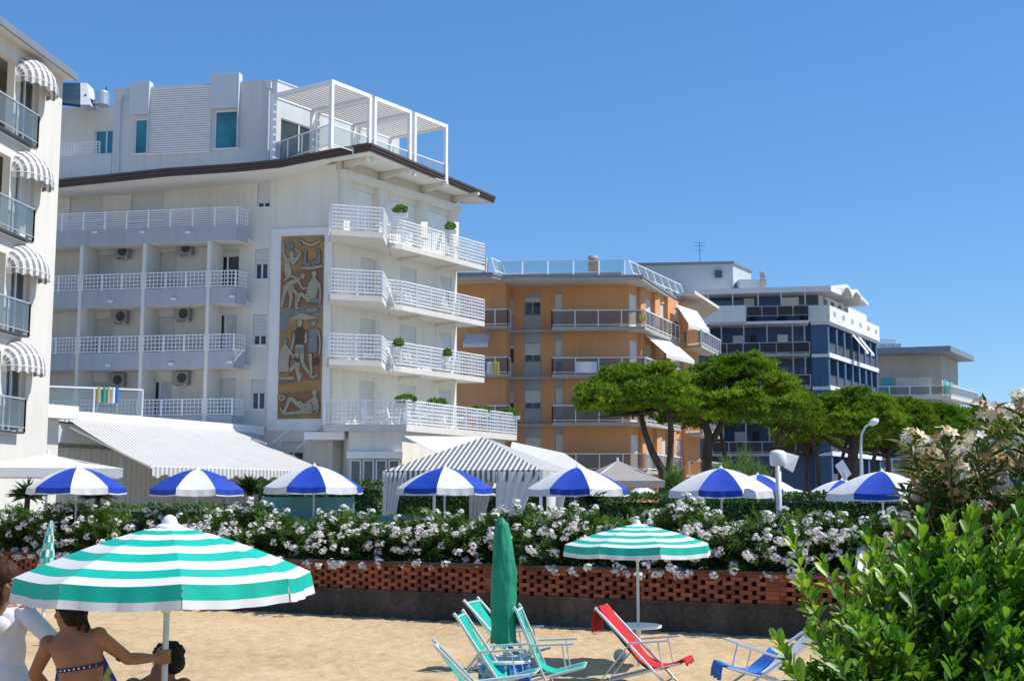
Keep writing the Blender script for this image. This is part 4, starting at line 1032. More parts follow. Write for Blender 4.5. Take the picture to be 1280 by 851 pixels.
m.prism(xy(A, B, B + C - A, C), TZ, ztop); m.build('inner_wall', M['blue'], blu)
m = MB()
for z in BZ:
    if z < TZ: continue
    BR.box(m, -.02, sBR + .05, .003, .12, z, z + .42); BL.box(m, 0, sPl_, .003, .1, z, z + .3)
m.build('white_band', M['bwhite'], blu)
m = MB(); BR.box(m, -.05, sBR + .1, .13, .28, BZ[0] + .25, ztop + .35, 0); BL.box(m, -.05, sPl_ + .2, .13, .28, BZ[0] + .25, ztop + .35)
m.build('attic_parapet', M['bwhite'], blu)
for k in range(6):
    s = lerp(1.5, sBR - 1.2, k / 5); m = MB(); BR.box(m, s - .4, s + .4, .283, .30, ztop - .55, ztop - .1); m.build('vent_opening', M['greypanel'], blu)
for z in BZ:
    if z - H_ < TZ: continue
    m = MB()
    for o in ops:
        if abs(o[2] - (z - H_ + .45)) < .01: panel_rail(m, BR.pt(o[0] + .05, -.08, 0), BR.pt(o[1] - .05, -.08, 0), o[2], o[2] + .95, 3, t=.06, gap=.05)
    m.build('railing', [M['steel'], M['railpanel']], blu)
for s in (BR.S(1066, .2), BR.S(1073, .2)):
    flat_awning(blu, BR, s, s + 1.1, .14, BZ[0] - .1, 1.3, 1.7, M['canvas'])
# front balconies (facing the beach)
OF = 1.8; f0, f1 = BL.S(1012, OF), BL.S(888, OF)
for k, z in enumerate(BZ):
    if z < TZ: continue
    m = MB(); BL.box(m, f0, f1, -.9, OF, z - .02, z + .2); b = m.build('balcony', M['slab'] if k else M['bwhite'], blu)
    m = MB()
    if k: panel_rail(m, BL.pt(f0, OF - .05, 0), BL.pt(f1, OF - .05, 0), z + .22, z + 1.25, 1.6, t=.07)
    else: panel_rail(m, BL.pt(f0, OF - .05, 0), BL.pt(BL.S(934, OF), OF - .05, 0), z + .62, z + 1.6, 1.6, t=.07); 
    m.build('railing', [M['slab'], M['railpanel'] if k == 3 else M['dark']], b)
    for px in (902, 930, 959, 991, 1006):
        if k: m = MB(); s = BL.S(px, OF - .2); BL.box(m, s - .06, s + .06, OF - .26, OF - .14, z + .2, z + H_ - .03); m.build('post', M['slab'], b)
    # back wall windows and doors
    for px0, px1, mt in ((916, 929, 'bwhite'), (938, 946, 'dark'), (972, 985, 'glass' if k != 1 else 'bwhite'), (1000, 1006, 'glass')):
        a, c = BL.S(px1, -.9), BL.S(px0, -.9); m = MB(); BL.box(m, a, c, -.97, -.93, z + .2, z + 2.3); m.build('door', M[mt], blu)
m = MB(); BL.box(m, BL.S(933, OF), BL.S(860, OF), OF - .15, OF, BZ[0] - .0, ztop + .3); m.build('front_parapet', M['bwhite'], blu)
# attic storey and roofs
zA0, zA1 = ztop + .0, zL(BL, 950, 367, 1.2)
m = MB(); A, B, C = BL.pt(.8, -.6, 0), BL.pt(BL.S(840), -.6, 0), BR.pt(sBR - 2.5, -1.4, 0); m.prism(xy(A, B, B + C - A, C), zA0, zA1); m.build('attic_wall', M['bluedark'], blu)
for px0, px1, mt in ((887, 915, 'glass'), (918, 930, 'glass'), (931, 944, 'slabw'), (951, 976, 'blue'), (979, 1000, 'bwhite')):
    a, c = BL.S(px1, -.6), BL.S(px0, -.6); m = MB(); BL.box(m, a, c, -.6 + .003, -.55, zA0 + .2, zA1 - .15); m.build('glazing', M[mt], blu)
for px in (886, 917, 949, 978, 1008):
    s = BL.S(px, 1.3); m = MB(); BL.box(m, s - .06, s + .06, 1.2, 1.32, zA0, zA1); m.build('post', M['slabw'], blu)
zR1 = zA1 + .5
m = MB(); P = [BL.pt(-.3, 1.6, 0), BL.pt(BL.S(862, 1.6), 1.6, 0), BL.pt(BL.S(862), -6, 0), BR.pt(4, -4, 0), BR.pt(1.5, 1.0, 0)]
m.prism(xy(*P), zA1, zR1); m.build('roof', M['bwhite'], blu)
# arched roof vaults along the side
s = 1.6
for k in range(3):
    w = 3.3 if k < 2 else 3.0; m = MB(); n = 16; a0v = s + k * w
    prof = [(a0v + w * j / n, zA1 + .15 + (.8 * math.sin(math.pi * j / n) ** .7 if k < 2 else .5 * (1 - j / n))) for j in range(n + 1)]
    for (p0, p1) in zip(prof, prof[1:]):
        m.box8([BR.pt(p0[0], -3, p0[1]), BR.pt(p1[0], -3, p1[1]), BR.pt(p1[0], 1.1, p1[1]), BR.pt(p0[0], 1.1, p0[1]),
                BR.pt(p0[0], -3, p0[1] + .3), BR.pt(p1[0], -3, p1[1] + .3), BR.pt(p1[0], 1.1, p1[1] + .3), BR.pt(p0[0], 1.1, p0[1] + .3)])
    m.build('vault', M['bwhite'], blu)
m = MB(); BR.box(m, .5, sBR - .3, -1.2, -.9, ztop, zA1 + .2); m.build('side_attic_wall', M['bwhite'], blu)
for k in range(4):
    a = 2.0 + k * 2.4; m = MB(); BR.box(m, a, a + 1.1, -.897, -.86, ztop + .4, zA1 - .1); m.build('glazing', M['glass'], blu)
# stair tower
m = MB(); q0, q1 = W(818, 380, 121), W(917, 380, 120); zz = W(905, 330, 120).z
m.prism([(q0.x - 2, q0.y), (q1.x, q1.y), (q1.x + 2.6, q1.y + 4.5), (q0.x, q0.y + 8)], ztop, zz, 0); tw = m.build('roof_tower', M['bluegrey'], blu)
m = MB(); m.prism([(q0.x - 2.1, q0.y - .15), (q1.x + .1, q1.y - .15), (q1.x + 2.8, q1.y + 4.6), (q0.x, q0.y + 8.1)], zz + .003, zz + .25); m.build('coping', M['roofmetal'], tw)
q = W(896.5, 344, 120.5); m = MB(); m.box(q.x - .35, q.x + .35, q.y - .7, q.y - .55, q.z - .35, q.z + .35); m.build('window', M['glass'], tw)
q = W(943, 367, 119); m = MB(); m.box(q.x - 1.4, q.x + 1.2, q.y, q.y + 3, q.z - .4, q.z + 1.2); m.box(q.x - 1.5, q.x + 1.3, q.y - .1, q.y + 3.1, q.z + 1.203, q.z + 1.35); m.build('roof_hut', M['bluegrey'], blu)
q = W(954, 365, 119); m = MB(); m.box(q.x - .2, q.x + .2, q.y - .2, q.y + .2, q.z - .6, q.z + 1.6); m.lathe([(.3, 0), (.3, .3), (.1, .4)], 10, (q.x, q.y, q.z + 1.6)); m.build('chimney', M['slab'], blu)
# white wall and slate block to the left of the balconies
m = MB(); BL.box(m, BL.S(888, 1.2), BL.S(800, 1.2), -.8, 1.2, TZ, BZ[1] + .3); m.build('side_block', M['bluedark'], blu)
m = MB(); BL.box(m, BL.S(888, 1.3), BL.S(800, 1.3), -.8, 1.3, BZ[1] + .303, BZ[0] - .1); m.build('side_block_upper', M['bluegrey'], blu)
# antenna
an = thing('television_antenna', 'thin television antenna on the blue building roof', 'antenna', W(875, 328, 121))
m = MB(); q = W(875, 330, 121); m.tube([q, q + Vector((0, 0, 2.2))], .03, 6)
for h, w in ((2.1, .5), (1.8, .6), (1.4, .45)): m.tube([q + Vector((-w, 0, h)), q + Vector((w, .3, h))], .02, 5)
m.build('mast', M['steel'], an)

# ================================================================== GREY BUILDING (far right)
GC = W(1177, 470, 160)
GL = Fr(GC.xy, -80, -1); GR = Fr(GC.xy, 31, +1); GL.py0 = GR.py0 = 480
gry = thing('apartment_building', 'grey far apartment building with turquoise shutters at the right', 'apartment building', (GC.x, GC.y, TZ))
zr_ = zL(GL, 1140, 444); gz_ = [zL(GL, 1140, 500) , zL(GL, 1140, 531), zL(GL, 1140, 560), zL(GL, 1140, 590)]
m = MB(); A, B, C = GL.pt(0, 0, 0), GL.pt(GL.S(1080), 0, 0), GR.pt(10, 0, 0)
m.prism(xy(A, B, B + C - A, C), TZ, zr_); m.build('wall', M['fargrey'], gry)
m = MB(); P = [W(1085, 450, 159), W(1189, 450, 156), W(1218, 450, 168), W(1120, 450, 174)]; m.prism(xy(*P), zr_ + .003, zr_ + .7); m.build('roof', M['roofmetal'], gry)
for k, z in enumerate(gz_):
    m = MB(); P = [GL.pt(GL.S(1085), .003, 0), W(1085, 450, 159.4), W(1187, 450, 157.8), W(1220, 450, 169.5), GR.pt(10, .003, 0), GR.pt(.01, .003, 0)]
    m.prism(xy(*P), z, z + .4); b = m.build('balcony', M['slabw'], gry)
    m = MB(); panel_rail(m, P[1], P[2], z + .42, z + 1.6, 2.5, t=.09); panel_rail(m, P[2], P[3], z + .42, z + 1.6, 1.3, t=.1); m.build('railing', [M['metalw'], M['railpanel']], b)
    for x0, x1, mt in ((1102, 1116, 'turq'), (1120, 1165, 'slab' if k else 'slabw')):
        m = MB(); GL.box(m, GL.S(x1), GL.S(x0), .003, .08, z + .45, z + 2.9); m.build('shutter' if mt == 'turq' else 'panel', M[mt], gry)
    for s_ in (1.0, 4.5): m = MB(); GR.box(m, s_, s_ + 1.6, .003, .08, z + .45, z + 2.8); m.build('shutter', M['turq'], gry)
m = MB(); q = W(1117, 437, 164); m.box(q.x - 3.5, q.x + 1, q.y, q.y + 4, q.z - 1, q.z + .8); m.build('roof_room', M['bluegrey'], gry)
m = MB(); panel_rail(m, W(1098, 450, 159.5), W(1120, 450, 160), zr_ + .7, zr_ + 2.0, 1.2, t=.07); m.build('roof_railing', [M['metalw'], M['gl']], gry)
# ================================================================== GROUND, WALL
def simple(name, mats, polyfn, kind='structure'):
    m = MB(); polyfn(m); o = m.build(name, mats); o['kind'] = kind; return o
def wall_y(x): return 22.75 - 0.49 * x
# sand
m_, t, b = nodes('beach_sand')
v = coords(t)
n1 = noise(t, v, .25, 6); n2 = noise(t, v, 3.5, 6, .65); n3 = noise(t, v, 60, 3)
mx = t.nodes.new('ShaderNodeMix'); mx.inputs[0].default_value = .5; t.links.new(n1, mx.inputs[2]); t.links.new(n2, mx.inputs[3])
t.links.new(ramp(t, mx.outputs[0], [(.36, (.44, .31, .17)), (.5, (.56, .405, .235)), (.64, (.64, .475, .29))]), b.inputs['Base Color'])
b.inputs['Roughness'].default_value = .95; b.inputs['Specular IOR Level'].default_value = .15
ad = t.nodes.new('ShaderNodeMath'); ad.operation = 'MULTIPLY_ADD'; t.links.new(n3, ad.inputs[0]); ad.inputs[1].default_value = .25; t.links.new(n2, ad.inputs[2])
bump(t, b, ad.outputs[0], 1.0, .06)
M['sand'] = m_
def sandz(x, y):
    p = Vector((x * 2.1, y * 2.1, 0)); q = Vector((x * 6.5, y * 6.5, 3))
    return .024 * mnoise.noise(p) - .045 * max(0, mnoise.noise(q * .62) - .12) + .016 * mnoise.noise(q) + .012 * mnoise.noise(q * 2.3) - .010
m = MB()
nx, ny = 420, 460; xs = np.linspace(-11, 11, nx); ysn = np.linspace(3.0, 30, ny)
P = [[(x, y, sandz(x, y) if 3.5 < y else 0) for x in xs] for y in ysn]
m.grid(P); near_sand = m.build('sand', M['sand'], smooth=True); near_sand['kind'] = 'structure'
m = MB()
for (x0, x1, y0, y1) in ((-400, 400, -400, 3.0), (-400, -11, 3.0, 240), (11, 60, 3.0, 30)): m.poly([(x0, y0, -.012), (x1, y0, -.012), (x1, y1, -.012), (x0, y1, -.012)])
o = m.build('beach', M['sand']); o['kind'] = 'structure'
# terrace ground behind the wall: one sheet to the horizon
m = MB(); L0, L1 = -60, 60
o0 = .35
pa = (L0, wall_y(L0) + o0); pb = (L1, max(-6, wall_y(L1) + o0))
m.poly([(pa[0], pa[1], TZ), (pb[0], pb[1], TZ), (3000, 200, TZ), (3000, 5000, TZ), (-3000, 5000, TZ), (-3000, 300, TZ)])
M['paving'] = plain('terrace_paving', (.26, .245, .22), .85, var=.15, nscale=1.5, bmp=.3)
o = m.build('terrace_ground', M['paving']); o['kind'] = 'structure'
# --- brick lattice wall on its plinth
X0, X1 = -16.0, 9.5
wd = Vector((1, -.49, 0)).normalized(); wn = Vector((-.49, -1, 0)).normalized()
Wf = Fr((X0, wall_y(X0)), math.degrees(math.atan2(wd.x, wd.y)), +1)
if Wf.n.y > 0: Wf.n = -Wf.n
WL = (X1 - X0) / wd.x
gw = thing('garden_wall', 'low dark plinth wall topped with an open red brick lattice between sand and terrace', 'wall', (X0, wall_y(X0), 0))
m_, t, b = nodes('dark_mottled_concrete')
n1 = noise(t, coords(t, (1, 1, .35)), 1.6, 8, .65); n2 = noise(t, coords(t), 14, 5)
mx = t.nodes.new('ShaderNodeMix'); mx.inputs[0].default_value = .35; t.links.new(n1, mx.inputs[2]); t.links.new(n2, mx.inputs[3])
t.links.new(ramp(t, mx.outputs[0], [(.34, (.030, .025, .021)), (.5, (.075, .058, .044)), (.62, (.13, .10, .072)), (.72, (.21, .175, .135))]), b.inputs['Base Color'])
b.inputs['Roughness'].default_value = .9; bump(t, b, n2, .6, .02); M['darkconc'] = m_  # dark concrete, mottled by noise stretched along the height
m = MB(); n = 80
for k in range(n):
    a, c = WL * k / n, WL * (k + 1) / n; Wf.box(m, a, c, -.22, 0 + .0, -.3, .46)
m.build('plinth', M['darkconc'], gw)
m = MB(); Wf.box(m, 0, WL, -.25, .035, .462, .492); m.build('ledge', M['darkconc'], gw)
m_, t, b = nodes('red_brick')
g = t.nodes.new('ShaderNodeNewGeometry'); n1 = noise(t, coords(t), 1.2, 6)
mx = t.nodes.new('ShaderNodeMix'); mx.inputs[0].default_value = .45; t.links.new(g.outputs['Random Per Island'], mx.inputs[2]); t.links.new(n1, mx.inputs[3])
t.links.new(ramp(t, mx.outputs[0], [(.15, (.11, .032, .017)), (.5, (.27, .075, .032)), (.85, (.40, .13, .06))]), b.inputs['Base Color'])
b.inputs['Roughness'].default_value = .9; bump(t, b, noise(t, coords(t), 40, 4), .6, .01); M['brick'] = m_
m = MB(); rows = 6; bh = .071; pitch = .285; rnd = random.Random(3)
for r in range(rows):
    z = .494 + r * bh; off = (r % 2) * pitch / 2
    for k in range(int(WL / pitch) + 1):
        a = k * pitch + off + rnd.uniform(-.004, .004); L = .20 if r < rows else .28
        if a + L > WL: continue
        j = rnd.uniform(-.006, .006); Wf.box(m, a, a + L, -.12 + j, j, z + .002, z + bh - .003)
for k in range(int(WL / .21)):
    z = .494 + rows * bh; a = k * .21; Wf.box(m, a, a + .203, -.13, .006, z + .003, z + .058)
m.build('brick_lattice', M['brick'], gw)
m = MB()
s = 2.0
while s < WL: 
    for r in range(rows): Wf.box(m, s, s + .197, -.125, .012, .496 + r * bh, .494 + (r + 1) * bh - .003); Wf.box(m, s + .203, s + .30, -.125, .011, .496 + r * bh, .494 + (r + 1) * bh - .003)
    s += 5.1
m.build('brick_pier', M['brick'], gw)
m = MB(); zc_ = .494 + rows * bh + .06; Wf.box(m, 0, WL, -.17, .045, zc_, zc_ + .035); m.build('coping', M['darkconc'], gw)
WTOP = zc_ + .035
m = MB(); Wf.box(m, 0, WL, -2.2, -.26, .4, .84); M['soil'] = plain('soil', (.06, .042, .03), .95, var=.3); o = m.build('planting_bed', M['soil']); o['kind'] = 'structure'

# ================================================================== foliage machinery
LEAF = {  # template: verts (x across, y along, z up) and faces
 'lance': (np.array([(0, 0, 0), (-.5, .3, .10), (.5, .3, .10), (0, .32, 0), (-.48, .65, .06), (.48, .65, .06), (0, .66, -.02), (0, 1, -.10)]),
           [(0, 3, 1), (0, 2, 3), (1, 3, 6, 4), (3, 2, 5, 6), (4, 6, 7), (6, 5, 7)]),
 'oval': (np.array([(0, 0, 0), (-.34, .30, .07), (.34, .30, .07), (0, .30, 0), (-.5, .62, .07), (.5, .62, .07), (0, .64, -.01), (-.34, .88, .02), (.34, .88, .02), (0, 1, -.07)]),
          [(0, 3, 1), (0, 2, 3), (1, 3, 6, 4), (3, 2, 5, 6), (4, 6, 9, 7), (6, 5, 8, 9)]),
 'blade': (np.array([(-.5, 0, 0), (.5, 0, 0), (.35, .6, .05), (-.35, .6, .05), (0, 1, 0)]), [(0, 1, 2, 3), (3, 2, 4)]),
 'petal5': None}
def leafmesh(name, kind, O, Dr, Nr, Ln, Wd, mats, parent, mi=None, smooth=False):
    T, Fc = LEAF[kind]; O = np.asarray(O, float); Dr = np.asarray(Dr, float); Nr = np.asarray(Nr, float)
    Dr /= np.linalg.norm(Dr, axis=1, keepdims=True) + 1e-9
    X = np.cross(Dr, Nr); X /= np.linalg.norm(X, axis=1, keepdims=True) + 1e-9; Z = np.cross(X, Dr)
    Ln = np.asarray(Ln)[:, None, None]; Wd = np.asarray(Wd)[:, None, None]
    V = O[:, None, :] + X[:, None, :] * T[None, :, 0:1] * Wd + Dr[:, None, :] * T[None, :, 1:2] * Ln + Z[:, None, :] * T[None, :, 2:3] * Ln
    N = len(O); k = len(T); V = V.reshape(-1, 3)
    tot = np.concatenate([np.array(f) for f in Fc]); lens = np.array([len(f) for f in Fc])
    loops = (tot[None, :] + (np.arange(N) * k)[:, None]).ravel(); ls = np.tile(lens, N); starts = np.concatenate([[0], np.cumsum(ls)[:-1]])
    me = bpy.data.meshes.new(name); me.vertices.add(len(V)); me.vertices.foreach_set('co', V.ravel())
    me.loops.add(len(loops)); me.loops.foreach_set('vertex_index', loops.astype(np.int32))
    me.polygons.add(len(ls)); me.polygons.foreach_set('loop_start', starts.astype(np.int32)); me.polygons.foreach_set('loop_total', ls.astype(np.int32))
    if not isinstance(mats, (list, tuple)): mats = [mats]
    for mm in mats: me.materials.append(mm)
    if mi is not None: me.polygons.foreach_set('material_index', np.repeat(np.asarray(mi, np.int32), len(Fc)))
    if smooth: me.polygons.foreach_set('use_smooth', np.ones(len(ls), bool))
    me.update(calc_edges=True); me.validate()
    o = bpy.data.objects.new(name, me); COL.objects.link(o); o.parent = parent; return o
def runit(rg, n): v = rg.normal(size=(n, 3)); return v / np.linalg.norm(v, axis=1, keepdims=True)
def flowers_mb(rg, centres, outs, nper, rad, fs, mi_fn, mb_):
    """clusters of five-petalled flowers"""
    for c, o in zip(centres, outs):
        o = Vector(o).normalized()
        for k in range(nper):
            d = Vector(rg.normal(size=3)); d = (d.normalized() + o * .8).normalized()
            p = Vector(c) + d * rad * rg.uniform(.5, 1); u = d.orthogonal().normalized(); w = d.cross(u); ph = rg.uniform(0, 6.28); s = fs * rg.uniform(.8, 1.15); mi = mi_fn()
            for q in range(5):
                a = ph + q * 1.2566; ca, sa = math.cos(a), math.sin(a); c2, s2 = math.cos(a + .5), math.sin(a + .5); c3, s3 = math.cos(a - .5), math.sin(a - .5)
                mb_.poly([p, p + (u * c3 + w * s3) * s * .62 + d * s * .12, p + (u * ca + w * sa) * s + d * s * .2, p + (u * c2 + w * s2) * s * .62 + d * s * .12], mi)
def bez(a, b, c, t): return a * (1 - t) ** 2 + b * 2 * t * (1 - t) + c * t * t

# ---- oleanders
def make_oleander(seed, label, h=1.45, r=.95, nshoot=120, pink=False, flowers=46):
    rg = np.random.default_rng(seed); root = thing('oleander_bush', label, 'oleander bush', (0, 0, 0), 'oleander bushes on the brick wall')
    O, Dr, Nr, Ln, Wd = [], [], [], [], []; tips = []; st = MB()
    for k in range(nshoot):
        a = rg.uniform(0, 2 * math.pi); q = rg.uniform(0, 1) ** .6
        tip = Vector((math.cos(a) * r * q * rg.uniform(.85, 1.12), math.sin(a) * r * q * .85, h * (1 - .42 * q ** 2.2) * rg.uniform(.72, 1.06)))
        if rg.uniform() < .35: tip.z *= rg.uniform(.35, .8)
        base = Vector((rg.normal() * .14, rg.normal() * .14, 0)); mid = Vector((tip.x * .45, tip.y * .45, tip.z * .75))
        st.tube([bez(base, mid, tip, t) for t in (0, .35, .7, 1)], [.012, .009, .006, .003], 4, cap=False)
        n = 17
        for i in range(n):
            t = .30 + .70 * i / (n - 1); p = bez(base, mid, tip, t); d = (bez(base, mid, tip, min(1, t + .05)) - bez(base, mid, tip, t - .05)).normalized()
            u = d.orthogonal().normalized(); w = d.cross(u); ph = rg.uniform(0, 2.1)
            for j in range(3):
                b_ = ph + j * 2.094; out = u * math.cos(b_) + w * math.sin(b_); dd = out * rg.uniform(.7, 1.1) + d * rg.uniform(.5, 1.1) + Vector((0, 0, -.05))
                O.append(p); Dr.append(dd); Nr.append(d + Vector((0, 0, .6))); Ln.append(rg.uniform(.10, .17)); Wd.append(rg.uniform(.020, .030))
        tips.append((tip, (tip - base).normalized()))
    leafmesh('foliage', 'lance', O, Dr, Nr, Ln, Wd, M['oleander'], root)
    st.build('stems', M['stem'], root, world=False)
    fm = MB(); idx = rg.permutation(len(tips))[:flowers]
    cs = []; os_ = []
    for i in idx:
        tp, d = tips[i]; out = Vector((tp.x, tp.y, .25)).normalized(); cs.append(tp + out * .03); os_.append(out + Vector((0, 0, .4)))
    flowers_mb(rg, cs, os_, 17, .105, .037, lambda: 0, fm)
    # trusses hanging over the wall coping (front side is -y)
    cs = [Vector((rg.uniform(-.8, .8), -.74 + rg.normal() * .06, .16 + rg.normal() * .07)) for _ in range(8)]
    cs += [Vector((rg.uniform(-.9, .9), -r * .8 + rg.normal() * .08, rg.uniform(.4, 1.1))) for _ in range(10)]
    flowers_mb(rg, cs, [Vector((0, -1, .2))] * len(cs), 16, .10, .036, lambda: 1 if rg.uniform() < .45 else 0, fm)
    fm.build('flowers', [M['petal'], M['petalpink']], root, world=False)
    return root
ole = [make_oleander(s, 'x', h_, r_, n_, flowers=f_) for s, h_, r_, n_, f_ in ((11, 1.42, .95, 135, 36), (12, 1.30, 1.0, 135, 20), (13, 1.5, .9, 130, 44), (14, 1.38, 1.0, 135, 28))]
# along the wall: photo column, top row
spots = [(-8, 632, 0), (42, 628, 1), (95, 632, 2), (150, 630, 1), (205, 634, 3), (262, 634, 0), (318, 626, 2), (372, 640, 1), (425, 634, 3), (478, 644, 1), (530, 640, 0), (585, 652, 1),
         (645, 640, 2), (700, 632, 3), (752, 634, 1), (806, 644, 0), (850, 622, 2), (905, 640, 1), (955, 642, 3), (1012, 634, 0), (1062, 655, 1), (1120, 638, 2), (1180, 640, 3), (1235, 640, 0)]
used_o = set()
rgp = random.Random(5)
olab = ['leftmost oleander bush with white blossom, cut by the left edge of the photo', 'oleander bush just above the closed striped parasol', 'flowering oleander below the leftmost blue and white parasol', 'oleander bush above the left half of the large teal striped parasol',
        'oleander bush above the tip of the large teal striped parasol', 'flowering oleander under the second blue and white parasol from the left', 'densely flowering oleander at the left end of the sea green windscreen', 'oleander in front of the sea green windscreen',
        'flowering oleander at the right end of the sea green windscreen', 'oleander bush at the left curtain of the striped tent', 'oleander bush in front of the striped tent, left of the closed green parasol', 'dark oleander bush just left of the closed green parasol',
        'oleander with blossom just right of the closed green parasol', 'oleander bush above the left rim of the small teal striped parasol', 'oleander bush behind the top of the small teal striped parasol', 'oleander bush above the right rim of the small teal striped parasol',
        'tall oleander with blossom right of the small teal striped parasol', 'flowering oleander below the blue and white parasol left of the white pole', 'oleander bush at the foot of the white loudspeaker pole', 'wide oleander bush right of the white loudspeaker pole',
        'oleander behind the thin sprig of the foreground shrub', 'oleander bush behind the left of the foreground shrub', 'oleander behind the middle of the foreground shrub, mostly covered', 'rightmost oleander behind the foreground shrub, mostly covered']
for i, (px, py, k) in enumerate(spots):
    u = (px - 640) / F / cph
    d = (22.75 + .85) / (1 + .49 * u); x = u * d
    ztop = W(px, py, d).z; scl = (ztop - .82) / (1.45, 1.32, 1.5, 1.4)[k]
    loc = (x, d + rgp.uniform(-.08, .1), .82); rz = rgp.uniform(-.35, .35) - .45
    sc3 = (1.0, 1.0, min(1.15, max(.8, scl * .95)))
    if k not in used_o:
        used_o.add(k); o = ole[k]; o.location = loc; o.rotation_euler = (0, 0, rz); o.scale = sc3; o['label'] = olab[i]
    else: dup(ole[k], loc, rz, olab[i], scl=sc3)
# low boxy leaves behind brick to close the bed: ivy like ground cover
rg = np.random.default_rng(77); n = 9000
s_ = rg.uniform(0, WL, n); o_ = -rg.uniform(.2, 1.5, n); z_ = rg.uniform(.84, 1.05, n)
O = [tuple(Wf.pt(a, b_, c)) for a, b_, c in zip(s_, o_, z_)]
gc = leafmesh('ground_cover', 'lance', O, runit(rg, n) + [0, 0, .4], runit(rg, n) + [0, 0, 1], rg.uniform(.08, .15, n), rg.uniform(.02, .03, n), M['oleander'], None); gc['kind'] = 'stuff'

# ---- trimmed hedges
M['hedgecore'] = plain('hedge_inner_twigs', (.022, .045, .014), .9, var=.3, nscale=20)
def hedge(x0, y0, x1, y1, w, z0, z1, label, seed, dens=620):
    rg = np.random.default_rng(seed); L = math.hypot(x1 - x0, y1 - y0); d = Vector((x1 - x0, y1 - y0, 0)) / L; nn = Vector((d.y, -d.x, 0)); nn = nn if nn.y < 0 else -nn
    root = thing('hedge', label, 'hedge', (x0, y0, z0), 'trimmed hedges behind the oleanders')
    m = MB(); A = Vector((x0, y0, 0)); 
    p = [A + nn * (-w / 2 + .18), A + d * L + nn * (-w / 2 + .18), A + d * L + nn * (w / 2 - .18), A + nn * (w / 2 - .18)]
    m.prism(xy(*p), z0, z1 - .16); m.build('branches', M['hedgecore'], root)
    h = z1 - z0; N = int(dens * L * (h * .8 + w)); s = rg.uniform(0, L, N); top = rg.uniform(size=N) < w / (w + h)
    O = []; 
    for i in range(N):
        bumpy = .06 * mnoise.noise(Vector((s[i] * 1.7, seed, 0))) + .04 * mnoise.noise(Vector((s[i] * 5, seed, 2)))
        if top[i]: q = A + d * s[i] + nn * rg.uniform(-w / 2, w / 2); z = z1 + bumpy + rg.uniform(-.08, .03)
        else: q = A + d * s[i] + nn * (w / 2 + rg.uniform(-.1, .03) + bumpy); z = rg.uniform(z0, z1 + bumpy)
        O.append((q.x - x0, q.y - y0, z - z0))
    leafmesh('foliage', 'oval', O, runit(rg, N) + np.array([nn.x * .3, nn.y * .3, .5]), runit(rg, N) + np.array([nn.x, nn.y, 1]), rg.uniform(.06, .11, N), rg.uniform(.035, .055, N), M['hedge'], root)
a, b_ = W(326, 610, 31.5), W(478, 607, 31.5)
hedge(a.x, a.y, b_.x, b_.y, .8, TZ, W(400, 604, 31.5).z, 'trimmed hedge behind the sea green windscreen', 21)
a, b_ = W(492, 610, 41), W(735, 615, 39.5)
hedge(a.x, a.y, b_.x, b_.y, .8, TZ, W(600, 613, 40).z, 'trimmed hedge behind the curtains of the striped tent', 22)
a, b_ = W(735, 610, 31.0), W(1150, 615, 26.8)
hedge(a.x, a.y, b_.x, b_.y, .9, TZ, W(940, 619, 28.6).z, 'long trimmed hedge running from the striped tent to the right', 23)
a, b_ = W(60, 610, 34), W(325, 613, 33)
hedge(a.x, a.y, b_.x, b_.y, .7, TZ, W(200, 632, 33).z, 'low hedge in front of the restaurant terrace', 24, 300)

# ---- small palms
def palm(px, py, d, label, seed, r=.6):
    rg = np.random.default_rng(seed); c = W(px, py, d); root = thing('palm_shrub', label, 'palm', (c.x, c.y, TZ), 'spiky palm shrubs on the terrace')
    m = MB(); m.tube([(c.x, c.y, TZ), (c.x + .05, c.y, c.z)], [.10, .07], 8); m.build('trunk', M['bark'], root)
    n = 110; Dr = runit(rg, n); Dr[:, 2] = np.abs(Dr[:, 2]) * .9 + rg.uniform(-.25, .3, n); O = np.tile([0.05, 0, c.z - TZ], (n, 1))
    leafmesh('leaves', 'lance', O, Dr, np.tile([0, 0, 1.], (n, 1)) + Dr * .1, rg.uniform(.6, 1, n) * r, rg.uniform(.04, .07, n), M['palm'], root)
palm(32, 622, 32, 'spiky palm shrub left of the leftmost blue and white parasol', 31)
palm(310, 617, 32.5, 'spiky palm shrub under the big striped awning at its right end', 32)
palm(735, 630, 25.4, 'small spiky palm between the striped tent and the long hedge', 33, .5)
palm(120, 622, 33, 'spiky palm shrub behind the leftmost blue and white parasol', 34)

# ---- feathery tamarisk
def feather(px, d, pw, py0, label, seed):
    rg = np.random.default_rng(seed); c = W(px, 600, d); top = W(px, py0, d).z; h = top - TZ; r = pw * d / F
    root = thing('feathery_shrub', label, 'shrub', (c.x, c.y, TZ), 'feathery shrubs beyond the hedge'); O = []; Dr = []; st = MB()
    for k in range(110):
        a = rg.uniform(0, 6.28); q = rg.uniform() ** .6; tip = Vector((math.cos(a) * r * q, math.sin(a) * r * q, h * (1 - .35 * q * q) * rg.uniform(.8, 1.05))); mid = Vector((tip.x * .3, tip.y * .3, tip.z * .6))
        st.tube([bez(Vector((0, 0, 0)), mid, tip, t) for t in (0, .5, 1)], [.02, .012, .004], 4, cap=False)
        for t in np.linspace(.3, 1, 34):
            p = bez(Vector((0, 0, 0)), mid, tip, t); O.append(tuple(p)); Dr.append((rg.normal() * .5 + tip.x / r * .4, rg.normal() * .5, rg.uniform(.3, 1.2)))
    n = len(O); leafmesh('foliage', 'blade', O, Dr, runit(rg, n), rg.uniform(.2, .4, n), rg.uniform(.012, .03, n), M['feather'], root); st.build('stems', M['stem'], root, world=False)
